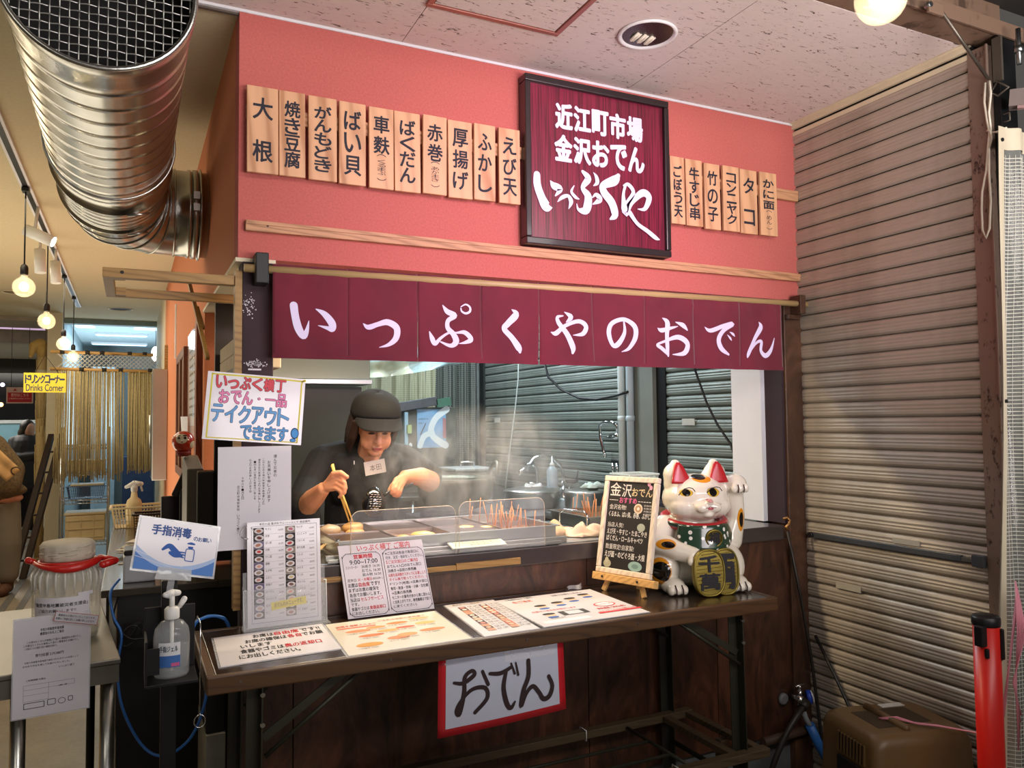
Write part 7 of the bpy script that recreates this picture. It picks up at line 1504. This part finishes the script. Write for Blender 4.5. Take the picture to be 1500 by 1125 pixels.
# wire shelf rack behind the cord curtain
rk2 = thing('wire_shelf_rack', 'chrome wire shelf rack with baskets behind the cord curtain', 'rack', (-.42, 7.6, 0)); rx0, rx1, ry0, ry1 = -.665, -.215, 7.1, 7.5
for x in (rx0, rx1):
    for y in (ry0, ry1): ob('upright', M().use(CHROME).cyl((x, y, 0), (x, y, 1.5), .012, n=10), rk2)
for z in (.27, .72, 1.02, 1.30):
    k = M().use(CHROME)
    for y in (ry0, ry1): k.cyl((rx0, y, z), (rx1, y, z), .006, n=6).cyl((rx0, y, z-.035), (rx1, y, z-.035), .005, n=6)
    for i in range(14): x = rx0+(rx1-rx0)*i/13; k.cyl((x, ry0, z), (x, ry1, z), .0035, n=5).cyl((x, ry0, z), (x+.015, ry0, z-.035), .003, n=4)
    ob('wire_shelf', k, rk2)
basket('plastic_basket', 'blue grey slotted basket on the middle wire shelf', (-.43, 7.28, .7265), .36, .26, .13, mat('blue_grey_plastic', '5a6f92', .45), 18, 4, .88)
tg = thing('dish_tray', 'beige plastic tray heaped above the blue basket', 'tray', (-.42, 7.3, .87)); ob('tray_shell', M().use(k_).box((-.58, 7.16, .866), (-.26, 7.42, .885)), tg, bevel=.008)
tg = thing('storage_crate', 'cream plastic crate on the upper wire shelf', 'crate', (-.43, 7.3, 1.02)); ob('crate_body', bx((-.61, 7.14, 1.0265), (-.25, 7.44, 1.13), k_), tg, bevel=.012); ob('crate_rim', bx((-.62, 7.13, 1.1305), (-.24, 7.45, 1.145), k_), tg, bevel=.005)
tg = thing('storage_crate', 'large ribbed cream crate on the lowest wire shelf', 'crate', (-.43, 7.3, .27)); ob('crate_body', bx((-.62, 7.12, .2765), (-.24, 7.46, .56), k_), tg, bevel=.015)
k = M().use(k_)
for z in (.32, .41, .50): k.box((-.615, 7.108, z), (-.245, 7.119, z+.012))
for x in (-.60, -.48, -.36, -.26): k.box((x, 7.106, .29), (x+.012, 7.119, .55))
ob('rib', k, tg); ob('crate_rim', bx((-.63, 7.11, .561), (-.23, 7.47, .585), k_), tg, bevel=.005)
# bamboo lattice and cord curtain across the corridor
BAM = wood('bamboo', 'a8844e', '80602f', 5, 'X', .45, 5)
bl = thing('bamboo_lattice', 'bamboo lattice rail tied with dark cord above the rope curtain', 'lattice', (-.22, 6.4, 2.1))
Yb = 6.4
for z in (2.245, 2.075): ob('bamboo_rail', M().use(BAM).cyl((-.72, Yb, z), (.20, Yb, z-.01), .017, n=12), bl)
k = M().use(mat('black_tie', '1c1815', .8))
for x in (-.62, -.40, -.27, -.02, .12): k.cyl((x-.02, Yb, 2.244), (x+.02, Yb, 2.243), .021, n=10)
for x in (-.45, -.25, -.10, .17): k.cyl((x-.02, Yb, 2.073), (x+.02, Yb, 2.072), .021, n=10)
ob('cord_tie', k, bl); k = M().use(mat('lattice_split', '9c9a94', .6))
for i in range(20):
    x = -.66+.042*i
    k.bar((x, Yb-.003, 2.09), (x+.14, Yb-.003, 2.228), .006, .008); k.bar((x+.14, Yb+.003, 2.09), (x, Yb+.003, 2.228), .006, .008)
ob('lattice_strip', k, bl)['kind'] = 'stuff'
cc_ = thing('rope_curtain', 'curtain of many straw coloured ropes hanging across the corridor', 'curtain', (-.25, 6.4, 1.0)); random.seed(14)
ROPE = mat('straw_rope', 'a3946a', .95, var=.18, scale=40, bump=.5, bscale=150)
nr = 0
for i in range(96):
    x = -.66+.85*i/96+random.uniform(-.003, .003)
    if -.10 < x < -.03 and random.random() < .75: continue
    zb = .93+.10*random.random() if x < -.12 else 1.02+.04*random.random(); dx = (x+.42)*random.uniform(-.02, .12)*(1 if x < -.1 else .2)
    o = ob('rope', M().use(ROPE).tube([(x, Yb+random.uniform(-.012, .012), 2.06), (x+dx*.5, Yb+random.uniform(-.02, .02), 1.5), (x+dx, Yb+random.uniform(-.03, .03), zb)], .0052, 5), cc_); nr += 1
t = ob('striped_cloth', M().use(m_net('pale_striped_cloth', 'b3ada0', 'cfcabd', 14)).grid(lambda u, v: Vector((-.02+.22*u, Yb+.06+.012*math.sin(u*18), 2.05-.95*v)), 24, 8), cc_)
# stainless fridge beside the orange wall
fg = thing('steel_cabinet', 'stainless cabinet fixed to the orange wall beyond the notices', 'cabinet', (.24, 5.2, 1.03))
ob('cabinet_body', bx((.165, 5.0, 1.03), (.286, 5.55, 2.0), STEEL), fg, bevel=.006)
ob('door_gap', bx((.161, 5.25, 1.06), (.1645, 5.256, 1.97), BLACKP), fg); ob('handle', M().use(STEEL).cyl((.150, 5.2, 1.3), (.150, 5.2, 1.6), .008, n=8), fg)
fw = thing('picture_frame', 'brown wooden notice frame on the orange wall beside the cabinet', 'frame', (.27, 2.8, 1.6)); BR = wood('brown_frame_wood', '6a3f2a', '4a2a1a', 4, 'Z', .5, 8)
for a, b in (((.262, 2.28, 1.90), (.2875, 3.1, 1.95)), ((.262, 2.28, 1.20), (.2875, 3.1, 1.25)), ((.262, 2.28, 1.2505), (.2875, 2.34, 1.8995)), ((.262, 3.04, 1.2505), (.2875, 3.1, 1.8995)), ((.262, 2.66, 1.2505), (.2875, 2.70, 1.8995))): ob('frame_rail', bx(a, b, BR), fw, bevel=.003)
ob('frame_pane', bx((.275, 2.341, 1.251), (.2875, 3.039, 1.899), mat('frame_pane_tone', '8a6a55', .3)), fw)
fwall = frame((.2855, 2.15, 1.50), (0, -1, 0), (0, 0, 1)); k = M().use(INK)
t = thing('wall_notice', 'plastic covered sheet of small print hanging on the orange wall at the opening', 'notice', (.28, 1.8, 1.5))
ob('sheet', M().use(PAPERG).box((.2815, 1.42, 1.50), (.2865, 2.12, 1.97)), t); k = M().use(flat('5a4a44'))
for i in range(10):
    for j in range(2): z = 1.93-.042*i; k.add([Vector((.2810, 1.47+.33*j, z)), Vector((.2810, 1.74+.33*j, z)), Vector((.2810, 1.74+.33*j, z+.012)), Vector((.2810, 1.47+.33*j, z+.012))], [(0, 1, 2, 3)])
ob('printed_line', k, t)['kind'] = 'stuff'; ob('pocket_film', M().use(clearfilm('pocket_film', 'ffffff', .3)).box((.276, 1.38, 1.40), (.2805, 2.14, 1.99)), t)
tag(ob('wall_notice', M().use(PAPER).grid(lambda u, v: Vector((.27-.03*math.sin(u*PI)*(1-v), 2.0+.2*u, 1.55-.45*v)), 8, 6)), 'curled white leaflet hanging low on the orange wall', 'notice')
tag(ob('wood_strip', bx((.262, 5.1, 1.99), (.287, 5.2, 2.22), OAK)), 'short upright wooden strip above the steel cabinet', 'strip'); tag(ob('white_strip', bx((.278, 3.62, 1.99), (.2875, 3.68, 2.38), WHITEP)), 'thin white vertical strip high on the orange wall', 'strip')
tag(ob('brown_strip', bx((.262, 1.30, 1.30), (.2875, 1.40, 1.985), wood('rust_brown_wood', '8a4a2a', '6a3318', 4, 'Z', .5, 8))), 'rust brown upright board beside the wall notice', 'board')
t = thing('dome_camera', 'white dome security camera on the far ceiling above the lattice', 'camera', (-.05, 8.9, 2.9)); CC_ = (-.045, 8.75, 2.84)
ob('camera_mount', M().use(WHITEP).lathe([(.09, .05), (.09, .16)], CC_, 24), t); ob('camera_dome', M().use(mat('pale_dome', '9aa4a8', .2, coat=.8)).lathe([(.001, -.06), (.05, -.045), (.078, 0), (.088, .05)], CC_, 24), t); ob('lens_band', M().use(BLACKP).lathe([(.02, -.056), (.045, -.05), (.06, -.035)], CC_, 20), t)
for i, (x, y, w, l) in enumerate(((-.15, 11.6, .75, .2), (.20, 10.2, .36, .9), (-.62, 10.2, .26, .9), (-.2, 13.2, .9, .2))):
    t = thing('ceiling_panel_light', ['slim ceiling light beyond the lattice', 'bright square ceiling panel right of the dome camera', 'pale ceiling panel left of the dome camera', 'farthest slim ceiling light'][i], 'ceiling light', (x, y, 2.98), 'far room ceiling lights')
    ob('light_housing', bx((x-w/2, y-l/2, 2.965), (x+w/2, y+l/2, 2.999), WHITEPAINT), t); ob('diffuser', bx((x-w/2+.02, y-l/2+.02, 2.960), (x+w/2-.02, y+l/2-.02, 2.9645), mat('panel_glow', 'c8e8f8', .5, var=0, emit='bfe4f8', es=2.2)), t)
t = thing('floor_lamp', 'glowing white globe lamp near the right wall of the far room', 'lamp', (.30, 10, 2.4)); ob('glow_globe', M().use(mat('globe_glow', 'fff6e8', .5, var=0, emit='fff6e8', es=4)).ell((.31, 10, 2.55), (.06, .06, .11)), t); ob('cord', M().use(BLACKP).cyl((.31, 10, 2.66), (.31, 10, 2.998), .004, n=6), t)
for i, (x, z, r_) in enumerate(((-2.10, 2.28, .035), (-2.28, 1.98, .05), (-2.12, 1.92, .04))):
    tag(ob('far_lamp', M().use(mat('far_glow_%d' % i, 'fff0d0', .5, var=0, emit=['e8d8ff', 'ffe8b8', 'ffc070'][i], es=5)).ell((x, 14.28, z), r_)), ['small violet white lamp in the night window', 'round warm lamp low in the night window', 'orange lamp low in the night window'][i], 'lamp', 'lamps in the night window')  # glowing balls stand in for light reflected in the dark glass
tag(ob('light_strip', bx((-3.2, 9.0, 2.742), (-1.0, 9.12, 2.7495), mat('violet_strip_glow', 'e8c8f0', .5, var=0, emit='e8c8f0', es=.7))), 'faint violet light strip across the hall ceiling', 'ceiling light')
tag(ob('storage_box', bx((-.12, 12.2, 0), (.36, 12.9, 1.0), mat('dark_blue_box', '1c2a44', .5)), bevel=.01), 'dark blue box standing in the far room behind the ropes', 'box')
tag(ob('locker', bx((-.62, 12.95, 0), (-.25, 13.5, 2.55), mat('pale_locker', 'a3b4bc', .5)), bevel=.01), 'tall pale locker in the far room', 'locker')

# ------------------------------------------------------------------ right of the stall
rp = thing('barrier_post', 'red belt barrier post with a black cap at the right', 'barrier post', (2.37, -.93, 0)); PC = (2.372, -.93, 0)
ob('post_tube', M().use(mat('red_post_paint', 'cf2018', .35, var=.04)).cyl((PC[0], PC[1], .02), (PC[0], PC[1], .868), .0375, n=32), rp)
ob('cap', M().use(BLACKP).lathe([(.0385, .862), (.040, .868), (.040, .886), (.036, .892), (.001, .893)], PC, 32), rp)
ob('post_base', M().use(BLACKP).lathe([(.10, 0), (.10, .012), (.08, .02), (.038, .024)], PC, 32), rp)
ob('belt_slot', M().use(BLACKP).box((2.318, -.953, .805), (2.343, -.925, .868)).box((2.334, -.957, .770), (2.346, -.945, .80)), rp, bevel=.004); ob('belt_slot', M().use(BLACKP).box((2.380, -.975, .765), (2.392, -.962, .858)), rp, bevel=.004)
# brown wheeled tank of a box
hx = thing('brown_machine', 'brown plastic carry case machine with vents and a recessed handle on the floor', 'machine', (2.360, -.60, 0), rz=R(-14)); BP = mat('brown_plastic_shell', '6a5131', .42, var=.06, scale=5, bump=.1, bscale=160)
L = dict(local=True); Hh = .478
k = M().use(BP); body = []
def rr(w, d, r, n=6):
    out = []
    for cx, cy, q0 in ((w-r, d-r, 0), (-w+r, d-r, 1), (-w+r, -d+r, 2), (w-r, -d+r, 3)):
        out += [(cx+r*math.cos((q0+e/n)*PI/2), cy+r*math.sin((q0+e/n)*PI/2)) for e in range(n+1)]
    return out
def loft(k, secs):
    rings = [[Vector((x, y, z)) for x, y in rr(w, d, r)] for (w, d, r, z) in secs]; n = len(rings[0]); vs = [p for r_ in rings for p in r_]
    fs = [(i*n+j, i*n+(j+1) % n, (i+1)*n+(j+1) % n, (i+1)*n+j) for i in range(len(rings)-1) for j in range(n)]; k.add(vs, fs, True); o = len(k.v)-len(vs)
    k.f += [tuple(range(o, o+n))[::-1], tuple(range(o+(len(rings)-1)*n, o+len(rings)*n))]; k.mi += [k.cur]*2; k.sm += [False]*2
loft(k, [(.192, .165, .03, 0.0), (.196, .17, .03, .02), (.185, .155, .035, Hh-.04), (.177, .145, .045, Hh-.012), (.160, .125, .045, Hh)]); ob('shell', k, hx, **L)
k = M().use(mat('vent_dark', '15110c', .8)); 
for i in range(8): y = -.09+.017*i; k.bar((-.1885, y, .375), (-.1865, y, .435), .006, .009, up=(0, 1, 0))
ob('vent_slot', k, hx, **L)
k = M().use(mat('vent_dark', '15110c', .8)).box((-.196, -.10, .22), (-.188, .04, .36)); ob('opening', k, hx, **L)
k = M().use(BP)
for i in range(9): y = -.0985+.017*i; k.bar((-.191, y, .372), (-.187, y, .438), .008, .006, up=(0, 1, 0))
ob('vent_rib', k, hx, **L)
RC_ = mat('recess_brown', '3a2b18', .6)
ob('handle_recess', M().use(RC_).box((-.115, -.075, Hh-.002), (-.045, .075, Hh+.0015)), hx, bevel=.004, **L); ob('handle_recess', M().use(RC_).box((-.02, -.06, Hh-.002), (.10, .08, Hh+.001)), hx, bevel=.004, **L)
ob('carry_bar', M().use(BP).limb([(-.033, -.10, Hh+.004), (-.033, .10, Hh+.004)], [.013, .013]), hx, **L)
ob('sticker', M().use(flat('d0ccc4')).box((.02, .085, Hh+.0005), (.11, .115, Hh+.003)), hx, **L)
ob('latch', M().use(RC_).box((.08, -.150, .385), (.11, -.14, .43), Matrix.Rotation(R(8), 3, 'X')), hx, **L)
PK = mat('pink_string', 'd88a9a', .6)
k = M().use(PK)
for j in range(4): k.tube([(2.30, -.60+.004*j, Hh+.004), (2.325, -.64, Hh+.014+.002*j), (2.36, -.69+.004*j, Hh+.008), (2.40, -.74+.003*j, Hh+.010), (2.44, -.86, Hh+.02), (2.425, -.94, .58+.01*j), (2.440, -.985-.002*j, .96)], .0028, 5)
tag(ob('pink_cord', k), 'pink plastic string tied from the brown machine to the net curtain', 'string')
# tap and hoses
tp = thing('outdoor_tap', 'chrome garden tap on the lower right corner of the stall', 'tap', (2.47, -.03, .36)); 
ob('tap_body', M().use(CHROME).cyl((2.485, -.002, .352), (2.485, -.075, .352), .013, n=14).cyl((2.485, -.055, .35), (2.485, -.055, .39), .009, n=12).ell((2.485, -.055, .352), .019), tp); ob('tap_handle', M().use(CHROME).cyl((2.462, -.055, .405), (2.508, -.055, .412), .0045, n=8).cyl((2.485, -.055, .39), (2.485, -.055, .408), .006, n=8), tp)
ob('wall_flange', M().use(GREYP).lathe([(.024, 0), (.024, .012), (.014, .016)], (2.44, -.001, .345), 18, axis=(0, -1, 0)), tp); ob('hose_union', M().use(mat('dark_hose', '2c2722', .5)).cyl((2.50, -.075, .345), (2.465, -.085, .330), .018, n=14), tp)
ob('blue_dial', M().use(mat('blue_dial', '2448b0', .4)).cyl((2.525, -.05, .352), (2.540, -.06, .354), .028, n=20).use(WHITEP).cyl((2.5405, -.0605, .354), (2.545, -.063, .355), .026, n=20), tp)
cable([(2.47, -.085, .332), (2.42, -.10, .31), (2.36, -.10, .25), (2.31, -.09, .16), (2.27, -.08, .06), (2.22, -.10, .013), (2.10, -.14, .013)], .0115, mat('dark_hose', '2c2722', .5), 'dark rubber hose curving down from the tap', 'garden_hose'); bpy.data.objects['garden_hose']['category'] = 'hose'
k = M().use(mat('grey_hose', '9aa0a4', .4)).tube([(2.485, -.055, .335), (2.51, -.06, .27), (2.53, -.065, .235)], .011, 10).use(mat('blue_hose', '2f6cb8', .45)).tube([(2.525, -.064, .245), (2.56, -.07, .17), (2.60, -.085, .09), (2.635, -.11, .035)], .019, 12); tag(ob('blue_hose', k), 'thick bright blue hose sleeve under the tap', 'hose')
tag(ob('floor_pipe', M().use(mat('rust_pipe', '4a3527', .6)).cyl((2.30, -.035, .205), (2.575, -.035, .215), .018, n=12)), 'rusty horizontal pipe under the tap at the panel foot', 'pipe')
t = thing('hooked_rod', 'thin dark metal rod hooked at the counter end and leaning to the floor', 'rod', (2.46, -.03, 1.06))
ob('rod_shaft', M().use(mat('dark_rod', '3a3634', .4, .5)).tube([(2.468, -.028, 1.035), (2.52, -.04, .76), (2.56, -.05, .50), (2.645-.06, -.07, .18), (2.595, -.09, .012)], .0065, 8), t)
ob('brass_hook', M().use(mat('worn_brass', '9a7040', .35, .8)).tube([(2.468, -.028, 1.040), (2.462, -.026, 1.052), (2.480, -.026, 1.062), (2.487, -.024, 1.078), (2.474, -.020, 1.090), (2.460, -.016, 1.083)], .006, 8), t)
t = ob('shutter_rod', M().use(mat('black_rod', '1a1a1a', .4)).tube([(2.575, -.06, .60), (2.572, -.16, .46), (2.567, -.27, .30), (2.56, -.36, .13), (2.555, -.42, .01)], .0065, 8)); tag(t, 'second thin black rod leaning against the big shutter behind the brown machine', 'rod')
t = thing('locking_bar', 'grey steel locking bar across the big shutter at waist height', 'bar', (2.57, -.4, 1.0))
ob('bar_tube', M().use(mat('grey_bar_steel', '5b6066', .4, .6)).box((2.574, -.715, 1.004), (2.589, -.045, 1.026)), t, bevel=.002); ob('bar_slider', M().use(STEELB).box((2.576, -.79, 1.007), (2.586, -.716, 1.020)), t); ob('bar_bracket', M().use(mat('grey_bar_steel', '5b6066', .4, .6)).box((2.571, -.797, .995), (2.5895, -.755, 1.035)), t, bevel=.002); ob('bar_knob', M().use(BLACKP).cyl((2.573, -.055, 1.015), (2.563, -.055, 1.015), .012, n=12), t)
tag(ob('worn_sticker', bx((2.5855, -.55, 1.032), (2.5895, -.438, 1.052), flat('a8a498'))), 'pale worn sticker just above the locking bar', 'sticker'); tag(ob('worn_sticker', bx((2.5855, -.285, .815), (2.5895, -.165, .840), flat('b0aa9a'))), 'long cream sticker on the big shutter below the locking bar', 'sticker')
# rope on the steel column, iron fittings above
RO = mat('white_rope', 'd6cdbb', .8)
k = M().use(RO); xx = 2.575
k.tube([(xx, -.868, 2.625), (xx, -.862, 2.56), (xx, -.868, 2.50), (xx, -.875, 2.45), (xx, -.868, 2.40), (xx, -.86, 2.33), (xx, -.842, 2.26), (xx, -.838, 2.20), (xx, -.838, 2.13), (xx, -.850, 2.10), (xx, -.862, 2.13), (xx, -.870, 2.22), (xx, -.868, 2.32), (xx, -.872, 2.42), (xx, -.880, 2.46), (xx, -.876, 2.52), (xx, -.885, 2.58), (xx, -.882, 2.625)], .0038, 7).tube([(xx, -.875, 2.45), (xx, -.90, 2.445), (xx+.005, -.93, 2.45)], .0036, 6).tube([(xx-.002, -.868, 2.46), (xx-.006, -.882, 2.452), (xx-.002, -.884, 2.43), (xx, -.872, 2.40)], .0036, 6)
tag(ob('tie_rope', k), 'white looped rope hanging on the rusty steel column', 'rope')
t = thing('stay_rod', 'steel stay rod with an end plate running up under the beam', 'rod', (2.5, -.88, 2.7))
ob('rod_shaft', M().use(mat('stay_steel', '6a6258', .4, .7)).cyl((2.57, -.882, 2.63), (2.27, -.935, 2.765), .0055, n=10), t); ob('end_plate', M().use(BEAM).box((2.20, -.942, 2.752), (2.27, -.930, 2.79)), t, bevel=.003); ob('end_bolt', M().use(STEELB).cyl((2.205, -.945, 2.775), (2.205, -.925, 2.775), .009, n=8), t)
t = thing('curtain_bracket', 'iron bracket and eye at the top of the steel column', 'bracket', (2.62, -.93, 2.6)); IR = mat('dull_iron', '5c564c', .5, .5)
ob('bracket_strap', M().use(IR).box((2.59, -.915, 2.62), (2.60, -.885, 2.77)), t); ob('bracket_eye', M().use(IR).tube([(2.59, -.90, 2.62), (2.59, -.935, 2.585), (2.59, -.90, 2.57), (2.59, -.875, 2.59)], .004, 6, closed=True), t); ob('hanging_bolt', M().use(STEELB).cyl((2.62, -.955, 2.66), (2.62, -.955, 2.78), .008, n=8).cyl((2.62, -.955, 2.70), (2.62, -.955, 2.72), .016, n=6), t)
ob('clip', M().use(IR).tube([(2.59, -.915, 2.475), (2.59, -.935, 2.475), (2.59, -.935, 2.50), (2.59, -.915, 2.50)], .003, 6), t)
t = thing('curtain_rail', 'pinkish grey steel rail above the net curtain', 'rail', (2.9, -1.0, 2.55)); ob('rail_body', M().use(mat('pale_rail_paint', '7b6f6a', .5, .2)).bar((2.60, -.93, 2.545), (2.85, -1.35, 2.50), .05, .055), t); ob('rail_lip', M().use(mat('pink_rail_lip', '9a7a78', .5)).bar((2.60, -.955, 2.512), (2.83, -1.36, 2.466), .02, .012), t)
# reinforced net curtain
nc = thing('net_curtain', 'clear plastic sheet curtain with white reinforcing mesh at the right edge', 'curtain', (2.9, -.93, 1.2))
ZB, ZT_ = .04, 2.45
def nf_(u, z):
    t = (ZT_-z)/2.4; x = 2.538-.165*t+.70*u; f = .020*math.sin(u*34+.6*math.sin(z*3))+.010*math.sin(u*61+z*1.3); return Vector((x, -.930-.03*t+f*(.4+.6*min(1, (2.45-z)/.8)), z))
ob('clear_film', M().use(clearfilm('curtain_film', 'c4c8c0', .28, .12)).grid(lambda u, v: nf_(u, ZB+(ZT_-ZB)*v), 90, 40), nc)
k = M().use(mat('white_thread', 'd6d4c8', .6, var=.05)); ng = 0
nu = 48; nz = 190
for i in range(2, nu+1):
    u = i/nu; w = .0011; vs = []; m_ = 60
    for j in range(m_+1): p = nf_(u, ZB+(ZT_-.09-ZB)*j/m_); vs += [p+Vector((-w, -.0014, 0)), p+Vector((w, -.0014, 0))]
    k.add(vs, [(2*j, 2*j+1, 2*j+3, 2*j+2) for j in range(m_)])
for j in range(nz):
    z = ZB+(ZT_-.09-ZB)*j/nz; w = .0011; vs = []
    for i in range(61): p = nf_(.03+.97*i/60, z); vs += [p+Vector((0, -.0016, -w)), p+Vector((0, -.0016, w))]
    k.add(vs, [(2*i, 2*i+2, 2*i+3, 2*i+1) for i in range(60)])
ob('mesh_thread', k, nc)['kind'] = 'stuff'
HEM = mat('curtain_hem', 'c9bfa6', .5, var=.06)
ob('edge_hem', M().use(HEM).grid(lambda u, v: nf_(.045*u-.002, ZB+(ZT_-ZB)*v)+Vector((0, -.0035, 0)), 4, 40), nc); ob('edge_hem', M().use(HEM).grid(lambda u, v: nf_(u, ZT_-.075+.075*v)+Vector((0, -.0038, 0)), 60, 3), nc)
k = M().use(BLACKM)
for z in (2.405, 1.55, .75): 
    p = nf_(.022, z); k.cyl(p+Vector((0, -.008, 0)), p+Vector((0, -.004, 0)), .006, n=12)
ob('eyelet', k, nc)
k = M().use(PK)
for j in range(6): k.tube([(2.437+.003*j, -.985, 1.0-.01*j), (2.428+.002*j, -.990-.004*j, .85), (2.420-.003*j, -.985, .70), (2.410+.004*j, -.99, .50+.02*j)], .0022, 5)
tag(ob('pink_cord', k), 'bunch of pink plastic string hanging down the edge of the net curtain', 'string')
